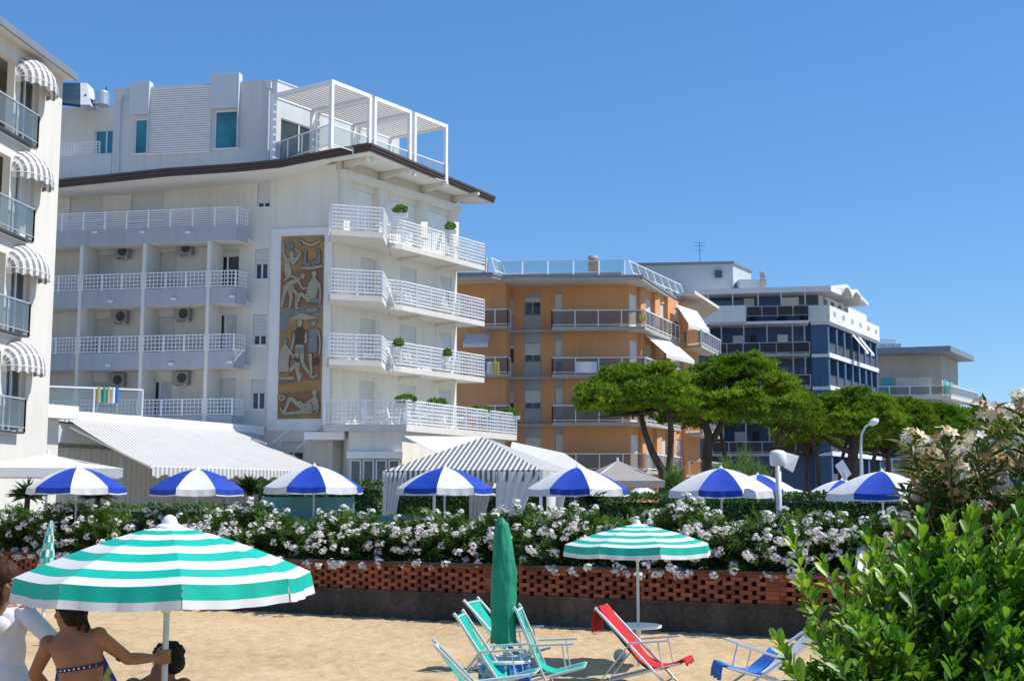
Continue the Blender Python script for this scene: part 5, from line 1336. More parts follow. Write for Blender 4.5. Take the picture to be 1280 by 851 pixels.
feather(932, 48, 33, 558, 'light green feathery shrub between the pine trunks and the blue and white parasols', 41)
feather(843, 50, 16, 582, 'small feathery shrub at the foot of the forked pine', 42)
feather(905, 50, 22, 575, 'feathery shrub left of the thick pine trunk', 43)

# ---- umbrella pines
def pine(px, d, hw, ytop, ybot, label, seed, trunks, mat='pine', base_y=None, ncl=90, depthk=.9):
    rg = np.random.default_rng(seed); c = W(px, 600, d); zt_ = W(px, ytop, d).z; zb_ = W(px, ybot, d).z; rx = hw * d / F; hh = zt_ - zb_
    root = thing('umbrella_pine', label, 'pine tree', (c.x, c.y, TZ), 'umbrella pines in front of the apartment buildings')
    O, Dr, Nr, Ln, Wd = [], [], [], [], []
    cents = []
    for k in range(ncl):
        a = rg.uniform(0, 6.283); q = math.sqrt(rg.uniform()); x = math.cos(a) * rx * q; y = math.sin(a) * rx * depthk * q
        dome = (1 - q ** 2.4) ** .5 if q < 1 else 0
        top = zb_ + hh * (.34 + .66 * dome); z = top - abs(rg.normal()) * .30 - .35
        lobe = .45 * mnoise.noise(Vector((x * .45 + seed, y * .45, 1.3))) * hh * .35
        cents.append(Vector((x * .93, y * .93, z + lobe - TZ)))
    edge_n = ncl // 2
    for k in range(ncl // 2):
        a = rg.uniform(0, 6.283); q = rg.uniform(.1, .85); cents.append(Vector((math.cos(a) * rx * q, math.sin(a) * rx * depthk * q, zb_ - TZ + hh * rg.uniform(.16, .5))))
    for k in range(edge_n):
        a = rg.uniform(0, 6.283); q = rg.uniform(.8, .97); cents.append(Vector((math.cos(a) * rx * q, math.sin(a) * rx * depthk * q, zb_ - TZ + hh * rg.uniform(.12, .48))))
    rc = max(.58, rx * .15)
    for cc in cents:
        n = 62; sz = rc * rg.uniform(.75, 1.2)
        V = runit(rg, n); V[:, 2] = np.where(V[:, 2] < -.25, -V[:, 2] * .6, V[:, 2])
        rad = rg.uniform(.55, 1.0, n)[:, None]
        P_ = np.array(cc) + V * rad * np.array([sz, sz, sz * .62])
        for p, v in zip(P_, V):
            for j in range(6):
                w = rg.normal(size=3) * .55; O.append(p); Dr.append((v[0] + w[0], v[1] + w[1], abs(v[2]) * .5 + .75 + w[2] * .6)); Nr.append(rg.normal(size=3)); Ln.append(rg.uniform(.16, .34)); Wd.append(rg.uniform(.045, .085))
    leafmesh('crown', 'blade', O, Dr, Nr, Ln, Wd, M[mat], root)
    tb = MB()
    for tr in trunks:     # list of (px,py,radius)
        pts = [W(a_, b__, d + e_) for a_, b__, e_ in [(t[0], t[1], (t[3] if len(t) > 3 else 0)) for t in tr]]
        pts[0] = Vector((pts[0].x, pts[0].y, TZ - .1)) if tr[0][1] > 585 else pts[0]
        # fine wobble
        tb.tube(pts, [t[2] for t in tr], 9)
    # limbs into the crown
    ends = [W(t[-1][0], t[-1][1], d + (t[-1][3] if len(t[-1]) > 3 else 0)) for t in trunks]
    for k in range(26):
        e_ = ends[k % len(ends)]; cc = cents[int(rg.integers(len(cents)))]; tgt = Vector((c.x + cc.x * .9, c.y + cc.y * .9, TZ + cc.z - .25))
        mid = e_.lerp(tgt, .5) + Vector((0, 0, .25 * (tgt - e_).length * .3 - .2)); tb.tube([e_ - Vector((0, 0, .05)), mid, tgt], [.10, .06, .025], 6)
    tb.build('trunk', M['bark'], root, smooth=True)
    return root
pine(798, 64, 70, 449, 527, 'leftmost umbrella pine with a forked trunk before the orange building', 51,
     [[(828, 600, .24), (828, 588, .22), (815, 565, .18), (806, 540, .15), (800, 515, .13)], [(828, 592, .2), (838, 570, .17), (839, 540, .15), (836, 515, .13), (828, 498, .1)]])
pine(918, 68, 90, 445, 545, 'largest umbrella pine, between the orange and the blue building', 52,
     [[(885, 605, .30), (884, 570, .26), (886, 545, .24), (880, 525, .18), (866, 505, .12)], [(886, 560, .2), (899, 535, .17), (912, 515, .12), (930, 500, .09)], [(905, 604, .13, 1), (906, 570, .12, 1), (901, 540, .11, 1), (905, 512, .08, 1)]], ncl=120)
pine(985, 76, 40, 478, 545, 'small yellowish umbrella pine tucked right of the largest pine', 53,
     [[(965, 606, .14), (966, 575, .12), (972, 548, .11), (985, 522, .08)], [(966, 572, .08), (985, 545, .07), (1000, 525, .05)]], 'pine2', ncl=46)
pine(1064, 84, 72, 488, 556, 'broad umbrella pine with a thick trunk in front of the blue building', 54,
     [[(1066, 606, .42), (1066, 575, .36), (1067, 555, .3), (1060, 535, .2)], [(1026, 606, .18, -1), (1022, 575, .16, -1), (1016, 550, .13, -1), (1020, 530, .1, -1)], [(1044, 606, .12, 1), (1051, 580, .12, 1), (1056, 560, .12, 1), (1062, 540, .1, 1)], [(1066, 566, .2), (1040, 555, .14), (1018, 538, .09)]], ncl=110)
pine(1122, 93, 52, 497, 556, 'yellow green umbrella pine right of the street lamp', 55,
     [[(1092, 606, .17), (1092, 575, .15), (1098, 550, .12), (1108, 535, .1)], [(1108, 606, .17), (1110, 570, .15), (1118, 545, .1)]], 'pine2', ncl=80)
pine(1172, 100, 52, 504, 556, 'umbrella pine in front of the grey far building', 56,
     [[(1135, 606, .22), (1138, 572, .18), (1148, 548, .14), (1160, 535, .1)], [(1144, 606, .15), (1158, 572, .12), (1180, 550, .09)]], ncl=80)
pine(1232, 108, 50, 509, 552, 'rightmost umbrella pine seen above the foreground oleander', 57, [[(1226, 606, .2), (1228, 572, .2), (1232, 545, .15)]], ncl=80)
pine(1290, 116, 48, 512, 556, 'umbrella pine cut by the right edge of the photo', 58, [[(1290, 606, .2), (1290, 572, .2), (1290, 545, .15)]], ncl=70)

pine(1108, 104, 52, 506, 572, 'dark umbrella pine filling the gap behind the yellow green pine', 59, [[(1112, 606, .2), (1112, 590, .18), (1110, 570, .15)]], ncl=70)
pine(1168, 112, 56, 511, 574, 'dark umbrella pine behind the one before the grey building', 60, [[(1170, 606, .2), (1170, 590, .18), (1168, 572, .15)]], ncl=70)
pine(1012, 98, 40, 508, 566, 'dark umbrella pine behind the small yellowish one', 61, [[(1008, 606, .18), (1008, 590, .16), (1010, 570, .14)]], ncl=50)
# ---- foreground glossy shrub
def rosette_shrub(label, base, tips, seed, leaf=(.055, .095), mat='pitto', name='glossy_shrub'):
    rg = np.random.default_rng(seed); root = thing(name, label, 'shrub', tuple(base)); B = Vector(base)
    O, Dr, Nr, Ln, Wd = [], [], [], [], []; st = MB()
    for tip, dens in tips:
        tip = Vector(tip) - B; b0 = Vector((rg.normal() * .12, rg.normal() * .12, 0)); mid = Vector((tip.x * .55 + rg.normal() * .05, tip.y * .55, tip.z * .62))
        st.tube([bez(b0, mid, tip, t) for t in (0, .25, .5, .75, 1)], [.014, .011, .008, .005, .003], 5, cap=False)
        Lt = (tip - mid).length * 1.1; n = int(dens)
        for i in range(n):
            f = i / (n - 1); back = (1 - f) ** 1.25 * min(1.0, .55 if dens < 60 else 1.4); t = max(.25, 1 - back / max(.4, (tip - b0).length) * 1.0)
            p = bez(b0, mid, tip, t); d = (tip - bez(b0, mid, tip, max(0, t - .08))).normalized() if t > .99 else (bez(b0, mid, tip, min(1, t + .05)) - p).normalized()
            u = d.orthogonal().normalized(); w = d.cross(u); a = i * 2.39996 + rg.uniform(-.2, .2); out = u * math.cos(a) + w * math.sin(a)
            spread = .45 + .85 * (1 - f) + rg.uniform(-.15, .15)
            dd = out * spread + d * (1.15 - .55 * (1 - f)); s = rg.uniform(*leaf) * (.7 if f > .9 else 1) * (1.15 if rg.uniform() < .15 else 1)
            O.append(tuple(p + out * .004)); Dr.append(tuple(dd)); Nr.append(tuple(d * 1.2 + Vector((0, 0, .5)) + Vector(rg.normal(size=3)) * .2)); Ln.append(s); Wd.append(s * rg.uniform(.42, .52))
    leafmesh('foliage', 'oval', O, Dr, Nr, Ln, Wd, M[mat], root, smooth=False); st.build('stems', M['stem'], root, world=False)
    return root
rg = np.random.default_rng(91); tips = []
base = G(1165, 1230); base = Vector((1.95, 5.7, 0))
def sh(px, py, d): return W(px, py, d)
# silhouette shoots, from the photograph's outline
outline = [(988, 668, 5.3, 34), (1003, 726, 5.25, 34), (1028, 700, 5.4, 16), (972, 800, 5.0, 26), (990, 838, 4.9, 30), (1016, 792, 5.1, 30), (1052, 747, 5.2, 30), (1060, 705, 5.5, 30), (1085, 672, 5.6, 30), (1100, 690, 5.4, 30), (1040, 812, 4.9, 30),
           (1118, 655, 5.7, 30), (1150, 645, 5.6, 30), (1185, 652, 5.6, 30), (1215, 640, 5.7, 30), (1250, 650, 5.6, 30), (1275, 635, 5.7, 30), (1070, 770, 5.0, 30), (1132, 690, 5.3, 30)]
for x, y, d, n in outline: tips.append((sh(x, y, d), n))
for k in range(620):
    x = rg.uniform(1000, 1420); lim = 860 - (x - 1000) * 1.9 if x < 1090 else 668 + 14 * math.sin(x * .045)
    lim = max(lim, 668); y = rg.uniform(lim, 1020); d = 5.75 - (y - 660) / 360 * 1.1 + rg.normal() * .12
    tips.append((sh(x, y, d), 27))
for k in range(150):
    a = rg.uniform(-.3, 3.4); tips.append(((base.x + .35 + math.cos(a) * .75 * rg.uniform(.4, 1), base.y + abs(math.sin(a)) * 1.0, rg.uniform(.5, 1.95)), 20))
rosette_shrub('large glossy green shrub filling the lower right corner', base, tips, 92)
M['oleander_old'] = leafmat('old_oleander_leaf', [(0, (.025, .055, .012)), (.5, (.06, .12, .02)), (.85, (.15, .20, .04)), (1, (.28, .22, .07))], .42, .25, .4, .9)
# ---- oleander with faded flowers behind it
def big_oleander():
    rg = np.random.default_rng(101); base = W(1262, 900, 7.1); base.z = 0; B = base
    root = thing('oleander_bush', 'tall oleander with cream and withered brown flowers above the glossy shrub', 'oleander bush', tuple(base))
    tips_ = [(1232, 520), (1180, 560), (1160, 600), (1145, 630), (1205, 580), (1215, 610), (1240, 570), (1265, 535), (1275, 575), (1190, 630), (1250, 610), (1170, 655), (1225, 645), (1140, 665), (1270, 640), (1290, 520), (1310, 560), (1255, 525), (1278, 512), (1197, 600), (1120, 690), (1330, 600), (1215, 592), (1232, 604), (1198, 602), (1181, 583), (1247, 588), (1172, 612), (1152, 612), (1208, 625), (1222, 560), (1165, 570)]
    O, Dr, Nr, Ln, Wd = [], [], [], [], []; fm = MB(); st = MB()
    allt = [(W(x, y, 6.7 + rg.normal() * .25) - B, True) for x, y in tips_] + [(W(rg.uniform(1130, 1420), rg.uniform(560, 800), 7.1 + rg.normal() * .4) - B, rg.uniform() < .75) for _ in range(130)]
    for tip, fl in allt:
        px_ = 1280
        b0 = Vector((rg.normal() * .15, rg.normal() * .1, 0)); mid = Vector((tip.x * .5, tip.y * .5, tip.z * .7)); st.tube([bez(b0, mid, tip, t) for t in (0, .3, .6, 1)], [.016, .011, .008, .004], 5, cap=False)
        for i in range(20):
            t = .52 + .48 * i / 19; p = bez(b0, mid, tip, t); d = (bez(b0, mid, tip, min(1, t + .05)) - bez(b0, mid, tip, t - .05)).normalized(); u = d.orthogonal().normalized(); w = d.cross(u); ph = rg.uniform(0, 2)
            for j in range(3):
                a = ph + j * 2.094; out = u * math.cos(a) + w * math.sin(a); O.append(tuple(p)); Dr.append(tuple(out + d * rg.uniform(.5, 1.1))); Nr.append(tuple(d + Vector((0, 0, .6)))); Ln.append(rg.uniform(.10, .17)); Wd.append(rg.uniform(.018, .027))
        if fl:
            mi = lambda: int(rg.choice([0, 1, 2, 2], p=[.10, .54, .18, .18]))
            flowers_mb(rg, [tip + Vector((0, 0, .02))], [Vector((0, -.2, .6))], int(rg.integers(10, 18)), .085, .036, mi, fm)
            flowers_mb(rg, [tip + Vector((rg.normal() * .05, -.03, -.06))], [Vector((0, -.4, -.1))], 9, .07, .02, lambda: 2, fm)
    leafmesh('foliage', 'lance', O, Dr, Nr, Ln, Wd, M['oleander_old'], root); st.build('stems', M['stem'], root, world=False)
    fm.build('flowers', [M['petal'], M['petalcream'], M['petaldead']], root, world=False)
big_oleander()
# ================================================================== PARASOLS
def canopy_parts(root, Rr, rise, bands, mats, val, valmats, gores=None, valdrop=None, ph=0.0, zt=0.0, wob=.006, seed=1, petal=False, nrib=8, finial='white', ribs=True, underribs='metalw'):
    """bands: list of (r0,r1,mi). gores: per-gore material instead"""
    rg = random.Random(seed); m = MB(); sub = 6
    def zr_(f): return zt - rise * (f ** (1.7 if gores else 1.35))
    def P(k, j, f, off=0):
        a0 = ph + 2 * math.pi * k / nrib; a1 = ph + 2 * math.pi * (k + 1) / nrib; t = j / sub
        A = Vector((math.cos(a0), math.sin(a0), 0)) * Rr * f; B = Vector((math.cos(a1), math.sin(a1), 0)) * Rr * f
        q = A.lerp(B, t); sag = -.035 * Rr * f * math.sin(math.pi * t); q.z = zr_(f) + sag * .6; q.xy *= (1 - .02 * f * math.sin(math.pi * t)); return q
    fs = sorted({b for a, b, _ in bands} | {bands[0][0]}); 
    for k in range(nrib):
        for (f0, f1, mi) in bands:
            s_ = 2
            for q in range(s_):
                g0, g1 = f0 + (f1 - f0) * q / s_, f0 + (f1 - f0) * (q + 1) / s_
                for j in range(sub):
                    m.poly([P(k, j, g0), P(k, j, g1), P(k, j + 1, g1), P(k, j + 1, g0)], gores[k] if gores else mi)
    m.build('canopy', mats, root, world=False, smooth=False)
    m = MB(); g = .035 / 1
    for k in range(nrib):
        x = 0
        for (z0, z1, mi) in val:
            mm = gores[k] if (gores and mi == 'g') else mi
            for j in range(sub * 2):
                t0, t1 = j / (sub * 2), (j + 1) / (sub * 2)
                e0, e1 = max(t0, .004), min(t1, .996)
                def V(t, z):
                    tt = t * sub; jj = min(sub - 1, int(tt)); q = P(k, jj, 1).lerp(P(k, jj + 1, 1), tt - jj)
                    n_ = Vector((q.x, q.y, 0)).normalized(); w = wob * math.sin(t * 19 + k * 2.1) * (z / val[-1][1]) * 1.6 + .010 * z / val[-1][1]
                    q2 = q + n_ * (w + .012 * z / .15); return Vector((q2.x, q2.y, q.z - z))
                m.poly([V(e0, z0), V(e1, z0), V(e1, z1), V(e0, z1)], mm)
    m.build('valance', valmats, root, world=False, smooth=True, weld=True)
    if ribs:
        for k in range(nrib):
            a = ph + 2 * math.pi * k / nrib; m = MB(); u = Vector((math.cos(a), math.sin(a), 0))
            m.tube([u * Rr * f + Vector((0, 0, zr_(f) - .012)) for f in (.03, .35, .7, .995)], .007, 5)
            m.tube([u * Rr * .5 + Vector((0, 0, zr_(.5) - .02)), Vector((0, 0, zt - rise - .18)) + u * .03], .006, 5); m.build('rib', M[underribs], root, world=False)
def tilt(o, rx, ry): o.rotation_euler = (rx, ry, o.rotation_euler[2])
def teal_parasol(label, Rr, H, rise, ph, seed, group=None, vl=.15):
    root = thing('beach_parasol', label, 'parasol', (0, 0, 0), group)
    ed = [0, .17, .26, .36, .47, .585, .70, .81, .91, 1.0]
    bands = [(ed[i], ed[i + 1], i % 2) for i in range(9)]
    canopy_parts(root, Rr, rise, bands, [M['canvas'], M['teal']], [(0, vl * .64, 1), (vl * .64, vl, 0)], [M['canvas'], M['teal']], ph=ph, zt=H, seed=seed, wob=.008)
    m = MB(); m.tube([(0, 0, -.25), (0, 0, H + .02)], .019, 12); m.build('pole', M['alumatt'], root, world=False, smooth=True)
    m = MB(); m.lathe([(.05, -.02), (.052, .01), (.045, .03), (.035, .05), (.015, .062), (.002, .065)], 16, (0, 0, H)); m.lathe([(.10, -.025), (.075, .0), (.05, .012)], 16, (0, 0, H)); m.build('cap', M['white'], root, world=False, smooth=True)
    m = MB(); m.lathe([(.03, -.05), (.035, 0), (.03, .05)], 12, (0, 0, H - rise - .18)); m.build('runner', M['white'], root, world=False)
    return root
# large one
pL_ = W(206.5, 822, 7.9); apL = W(213.5, 656, 7.93)
big = teal_parasol('large open teal and white striped parasol held by the woman in the bikini', .885, apL.z, .30, R(-70), 1, 'teal and white striped parasols', .135)
big.location = (pL_.x, pL_.y, 0); tx = math.atan2(apL.x - pL_.x, apL.z - pL_.z)
big.rotation_euler = (0, tx, 0); big.location.x = pL_.x - pL_.z * math.tan(tx)
# smaller one
b2 = G(798.5, 832)
sm = teal_parasol('smaller open teal and white striped parasol behind the deckchair with the red towel', 1.0, W(798.5, 655, b2.y).z, .26, R(-90 + 11), 2, 'teal and white striped parasols')
sm.location = b2
def tray(loc, label, r=.3, mat='white'):
    root = thing('parasol_table', label, 'table', loc, 'round tables on parasol poles'); m = MB()
    m.lathe([(.022, -.02), (r * .96, -.022), (r, -.012), (r, .012), (r * .97, .018), (r * .94, .004), (.022, .003)], 28); m.build('table_top', M[mat], root, world=False, smooth=False)
    m = MB(); m.lathe([(.0205, -.12), (.034, -.12), (.04, -.02), (.0205, -.02)], 12); m.build('clamp', M['white'], root, world=False); return root
zt_s = W(798, 782, b2.y).z
tray((b2.x, b2.y, zt_s), 'small round white table clamped to the pole of the smaller striped parasol', .31)
# closed green one
gpos = G(640, 868); gd = 15.2; gpos = W(631, 640, gd); gpos.z = 0
cg = thing('closed_parasol', 'closed parasol in a plain green fabric cover standing among the deckchairs', 'parasol', tuple(gpos))
ztop, zbot = W(627, 646, gd).z, W(627, 803, gd).z
m = MB(); rows = 60; nseg = 48; P = []
for i in range(rows + 1):
    f = i / rows; z = ztop - (ztop - zbot) * f
    rr = .155 * min(1, (.26 + f * 2.3) ** .8 if f < .3 else 1) * (1 + .12 * math.sin(f * 2.6)); rr = max(.02 if i == 0 else .05, rr) if i else .015
    rr = {0: .006, 1: .028, 2: .044}.get(i, min(.15, .058 + .092 * (f / .45) ** .75) if f < .45 else .150 - .008 * math.sin((f - .45) * 6))
    P.append([Vector((gpos.x - .035 * (1 - f) + rr * (1 + .07 * math.sin(3 * a + f * 5) + .035 * math.sin(8 * a + f * 9)) * math.cos(a), gpos.y + rr * (1 + .07 * math.sin(3 * a + f * 5)) * math.sin(a), z + (.014 * math.sin(4 * a) if i == rows else 0))) for a in [2 * math.pi * j / nseg for j in range(nseg + 1)]])
for i_, row in enumerate(P):
    for j_, q_ in enumerate(row):
        j2 = j_ % nseg; c_ = Vector((gpos.x, gpos.y, q_.z)); dv = (q_ - c_); k_ = mnoise.noise(Vector((math.cos(6.283 * j2 / nseg) * 2.2, math.sin(6.283 * j2 / nseg) * 2.2, q_.z * 2.4))) * .16 + mnoise.noise(Vector((math.cos(6.283 * j2 / nseg) * 5, math.sin(6.283 * j2 / nseg) * 5, q_.z * 7))) * .07
        P[i_][j_] = c_ + dv * (1 + k_)
m.grid(P); m.build('cover', M['tealdark'], cg, smooth=True)
m = MB(); m.tube([(gpos.x, gpos.y, -.25), (gpos.x, gpos.y, ztop - .1)], .021, 12); m.build('pole', M['alumatt'], cg, smooth=True)
zt2 = W(640, 824, gd).z
tray((gpos.x, gpos.y, zt2), 'round white table clamped to the pole of the closed green parasol', .33)
# towels hanging from that table
M['patterntowel'] = None
m_, t, b = nodes('patterned_towel'); vv = t.nodes.new('ShaderNodeTexVoronoi'); vv.inputs['Scale'].default_value = 7; t.links.new(coords(t), vv.inputs['Vector'])
t.links.new(ramp(t, vv.outputs['Distance'], [(.2, (.05, .30, .70)), (.35, (.25, .55, .80)), (.5, (.75, .80, .35)), (.62, (.06, .25, .60))]), b.inputs['Base Color']); b.inputs['Roughness'].default_value = .95; M['patterntowel'] = m_
def cloth(name, label, cat, pts0, pts1, mat, fold=.02, nf=4, rows=10, cols=18, group=None, seed=0):
    """sheet between an upper and a lower edge with folds"""
    m = MB(); a0, a1 = [Vector(p) for p in pts0]; c0, c1 = [Vector(p) for p in pts1]; P = []
    n_ = (a1 - a0).cross(c0 - a0).normalized()
    for i in range(rows + 1):
        f = i / rows; row = []
        for j in range(cols + 1):
            g = j / cols; p = a0.lerp(a1, g).lerp(c0.lerp(c1, g), f); row.append(p + n_ * fold * (.25 + f) * math.sin(g * nf * 6.283 + f * 1.3 + seed) + Vector((0, 0, .01 * math.sin(g * 9 + seed) * f)))
        P.append(row)
    m.grid(P); o = m.build(name, mat, None, smooth=True, solid=.008); return tag(o, label, cat, group)
c = Vector((gpos.x, gpos.y, zt2))
cloth('towel', 'blue and yellow patterned towel hanging below the table of the closed green parasol', 'towel', (c + Vector((-.30, -.2, -.03)), c + Vector((.02, -.33, -.03))), (c + Vector((-.32, -.22, -.52)), c + Vector((.04, -.36, -.50))), M['patterntowel'])
cloth('towel', 'plain light blue towel hanging right under the table of the closed green parasol', 'towel', (c + Vector((.06, -.32, -.03)), c + Vector((.30, -.12, -.03))), (c + Vector((.07, -.36, -.50)), c + Vector((.33, -.14, -.46))), M['bluetowel'], .03, 3)
# closed striped parasol on the left
gp = W(55, 690, 19.5); gp.z = 0
cs = thing('closed_parasol', 'closed green and white striped parasol standing at the left before the wall', 'parasol', tuple(gp))
zt3, zb3 = W(63, 650, 19.5).z, W(55, 752, 19.5).z
m = MB(); P = []; rows = 22; lx = W(64, 650, 19.5).x - gp.x
for i in range(rows + 1):
    f = i / rows; rr = .015 + .15 * f ** .8; z = lerp(zt3, zb3, f)
    P.append([Vector((gp.x + lx * (1 - f) + rr * (1 + .16 * math.sin(8 * a)) * math.cos(a), gp.y + rr * (1 + .16 * math.sin(8 * a)) * math.sin(a), z + f * .03 * math.sin(4 * a))) for a in [2 * math.pi * j / 32 for j in range(33)]])
m.grid(P, lambda i, j: 1 if (i // 2 + (j // 4) % 2) % 2 else 0); m.build('canopy', [M['canvas'], M['teal']], cs, smooth=False)
m = MB(); m.tube([(gp.x, gp.y, -.2), (gp.x + lx * .9, gp.y, zt3 - .05)], .024, 10); m.build('pole', M['white'], cs)
# blue and white terrace parasols
def bw(Rr=1.05, ph=0, seed=3):
    root = thing('terrace_parasol', 'x', 'parasol', (0, 0, 0), 'blue and white parasols on the terrace')
    H = 0
    ed = [0, .2, .4, .6, .8, 1.0]; bands = [(ed[i], ed[i + 1], 0) for i in range(5)]
    canopy_parts(root, Rr, .43, bands, [M['canvas'], M['canvasblue']], [(0, .115, 'g'), (.115, .14, 0)], [M['canvas'], M['canvasblue']], gores=[0, 1] * 4, ph=ph, zt=2.12, seed=seed, wob=.01)
    m = MB(); m.tube([(0, 0, 0), (0, 0, 2.13)], .022, 10); m.build('pole', M['white'], root, world=False)
    m = MB(); m.lathe([(.045, -.02), (.05, .0), (.03, .03), (.012, .05), (.002, .08)], 12, (0, 0, 2.12)); m.build('finial', M['white'], root, world=False)
    m = MB(); m.lathe([(.25, 0), (.25, .08), (.05, .1), (.05, .3), (.024, .3)], 16); m.build('base', M['white'], root, world=False); return root
bw0 = bw()
bwl = [(97, 583, 117, 12, 'leftmost blue and white parasol on the terrace'), (247, 585, 120, -10, 'second blue and white parasol from the left, in front of the big awning'),
       (393, 581, 122, 22, 'blue and white parasol at the right end of the big awning, above the windscreen'), (556, 583, 120, -6, 'blue and white parasol in front of the left half of the striped tent'),
       (722, 583, 127, 10, 'blue and white parasol at the right curtain of the striped tent'), (901, 584, 135, 12, 'blue and white parasol just left of the white loudspeaker pole'),
       (1102, 588, 138, 0, 'rightmost front blue and white parasol, next to the faded oleander flowers'), (947, 592, 92, 30, 'blue and white parasol half hidden behind the one left of the white pole'), (1052, 599, 95, 8, 'blue and white parasol partly hidden behind the rightmost one')]
for i, (px, py, w, rz, lb) in enumerate(bwl):
    d = 2.1 * F / w; q = W(px, py, d); s = (q.z - TZ) / 2.14
    o = bw0 if i == 0 else dup(bw0, (0, 0, 0), 0, lb)
    o.location = (q.x, q.y, TZ); o.rotation_euler = (0, 0, R(rz)); o.scale = (1, 1, s); o['label'] = lb
# small plain white parasols behind
def wp():
    root = thing('terrace_parasol', 'x', 'parasol', (0, 0, 0), 'plain white parasols further back on the terrace')
    ed = [0, .25, .5, .75, 1.0]; canopy_parts(root, 1.25, .42, [(ed[i], ed[i + 1], 0) for i in range(4)], [M['canvas']], [(0, .14, 0)], [M['canvas']], ph=.3, zt=2.2, ribs=True)
    m = MB(); m.tube([(0, 0, 0), (0, 0, 2.2)], .025, 8); m.build('pole', M['white'], root, world=False); return root
wp0 = wp()
for i, (px, py, w, lb) in enumerate([(463, 594, 36, 'small plain white parasol behind the hedge left of the striped tent'), (803, 607, 40, 'small plain white parasol behind the long hedge, left of the feathery shrub'), (988, 610, 70, 'plain white parasol behind the hedge right of the white pole'), (845, 612, 45, 'plain white parasol behind the long hedge left of the blue and white one')]):
    d = 2.5 * F / w; d = min(d, 62); q = W(px, py, d); k = w * d / F / 2.5; o = wp0 if i == 0 else dup(wp0, (0, 0, 0), 0, lb)
    o.location = (q.x, q.y, TZ); o.scale = (k, k, (q.z - TZ) / 2.2); o['label'] = lb
# large square cream parasol at the left, and taupe one
def square_parasol(px, py, d, hw, rise, label, mat, rz=0):
    c = W(px, py, d); root = thing('square_parasol', label, 'parasol', (c.x, c.y, TZ)); m = MB(); zt_ = c.z - TZ; zr_ = zt_ - rise; n = 8
    cs_ = [Vector((math.cos(R(rz) + a) * hw * 1.414, math.sin(R(rz) + a) * hw * 1.414, zr_)) for a in (R(45), R(135), R(225), R(315))]; T = Vector((0, 0, zt_))
    for k in range(4):
        a, b = cs_[k], cs_[(k + 1) % 4]
        for j in range(n):
            p, q = a.lerp(b, j / n), a.lerp(b, (j + 1) / n); p1, q1 = p.lerp(T, .5) + Vector((0, 0, -.06)), q.lerp(T, .5) + Vector((0, 0, -.06))
            m.poly([p, q, q1, p1], 0); m.poly([p1, q1, T], 0); m.poly([p, q, q - Vector((0, 0, .24)), p - Vector((0, 0, .24))], 0)
    m.build('canopy', M[mat], root, world=False)
    m = MB(); m.tube([(0, 0, 0), (0, 0, zt_ + .1)], .04, 10); m.build('pole', M['metalw'], root, world=False)
    m = MB()
    for p in cs_: m.bar(T - Vector((0, 0, .03)), p - Vector((0, 0, .03)), .03)
    m.build('frame', M['metalw'], root, world=False)
square_parasol(60, 567, 35, 1.9, .42, 'large square cream parasol behind the leftmost blue and white parasol', 'canvas', 20)
square_parasol(772, 575, 46, 1.35, .75, 'taupe square parasol right of the striped tent', 'canvastaupe', 10)
# ---- striped tent with curtains
FRp, FLp = Vector((.77, 34.0, 0)), Vector((-3.54, 35.2, 0)); sd_ = Vector((.26, .966, 0)) * 4.35; BRp, BLp = FRp + sd_, FLp + sd_
tent = thing('striped_tent', 'grey and white striped pavilion tent with white curtains', 'tent', (-1.4, 36.7, TZ)); ze = W(481, 588, 35.2).z; ap = Vector((-.83, 36.67, W(605, 546, 36.7).z))
m = MB(); v = MB(); nst = 30; cyc = [FLp, FRp, BRp, BLp]
for k in range(4):
    a, b = cyc[k], cyc[(k + 1) % 4]; e = (b - a); Lk = e.length
    inw = Vector((-e.y, e.x, 0)).normalized(); apt = (ap - a).dot(e / Lk) / Lk; hdist = (Vector((ap.x, ap.y, 0)) - a).dot(inw)
    if k == 1: mats_k = (0, 1)
    for j in range(nst * 2):
        t0, t1 = j / (nst * 2), (j + 1) / (nst * 2); mi = (j // 1) % 2
        def top(t):   # height on the hip edge: stripes run parallel up the slope
            f = t / apt if t < apt else (1 - t) / (1 - apt); q = a + e * t + inw * hdist * f; return Vector((q.x, q.y, ze + (ap.z - ze) * f))
        def bot(t): q = a + e * t; return Vector((q.x, q.y, ze))
        m.poly([bot(t0), bot(t1), top(t1), top(t0)], mi)
        n_ = -inw * .02; dz = .27 + .05 * abs(math.sin(j * math.pi / 4)); q0, q1 = bot(t0) + n_, bot(t1) + n_
        v.poly([q0, q1, q1 - Vector((0, 0, dz)), q0 - Vector((0, 0, dz))], mi)
m.build('roof', [M['canvas'], M['canvasgrey']], tent); v.build('valance', [M['canvas'], M['canvasgrey']], tent)
for k, p in enumerate((FLp, FRp, BRp, BLp)):
    m = MB(); m.bar(Vector((p.x, p.y, TZ)), Vector((p.x, p.y, ze)), .08); m.build('post', M['metalw'], tent)
def curtain(p, d, w, label=None):
    m = MB(); P = []; p = Vector(p)
    for i in range(9):
        f = i / 8; ww = w * (1 - .45 * math.sin(f * math.pi * .62)); z = lerp(ze - .05, TZ + .05, f)
        P.append([Vector((p.x + d.x * ww * g, p.y + d.y * ww * g, z)) + Vector((-d.y, d.x, 0)) * .06 * math.sin(g * 31) for g in np.linspace(0, 1, 25)])
    m.grid(P); m.build('curtain', M['canvas'], tent, smooth=True)
ed_ = (FRp - FLp).normalized(); n_ = Vector((0, -.05, 0))
curtain(FLp + n_, ed_, .62); curtain(FRp - ed_ * 1.25 + n_, ed_, 1.25); curtain(FLp + ed_ * 1.2 + sd_ * .95, ed_, .9); curtain(FRp + sd_ * .2, sd_.normalized(), .9); curtain(BRp - ed_ * .9, ed_, .8)
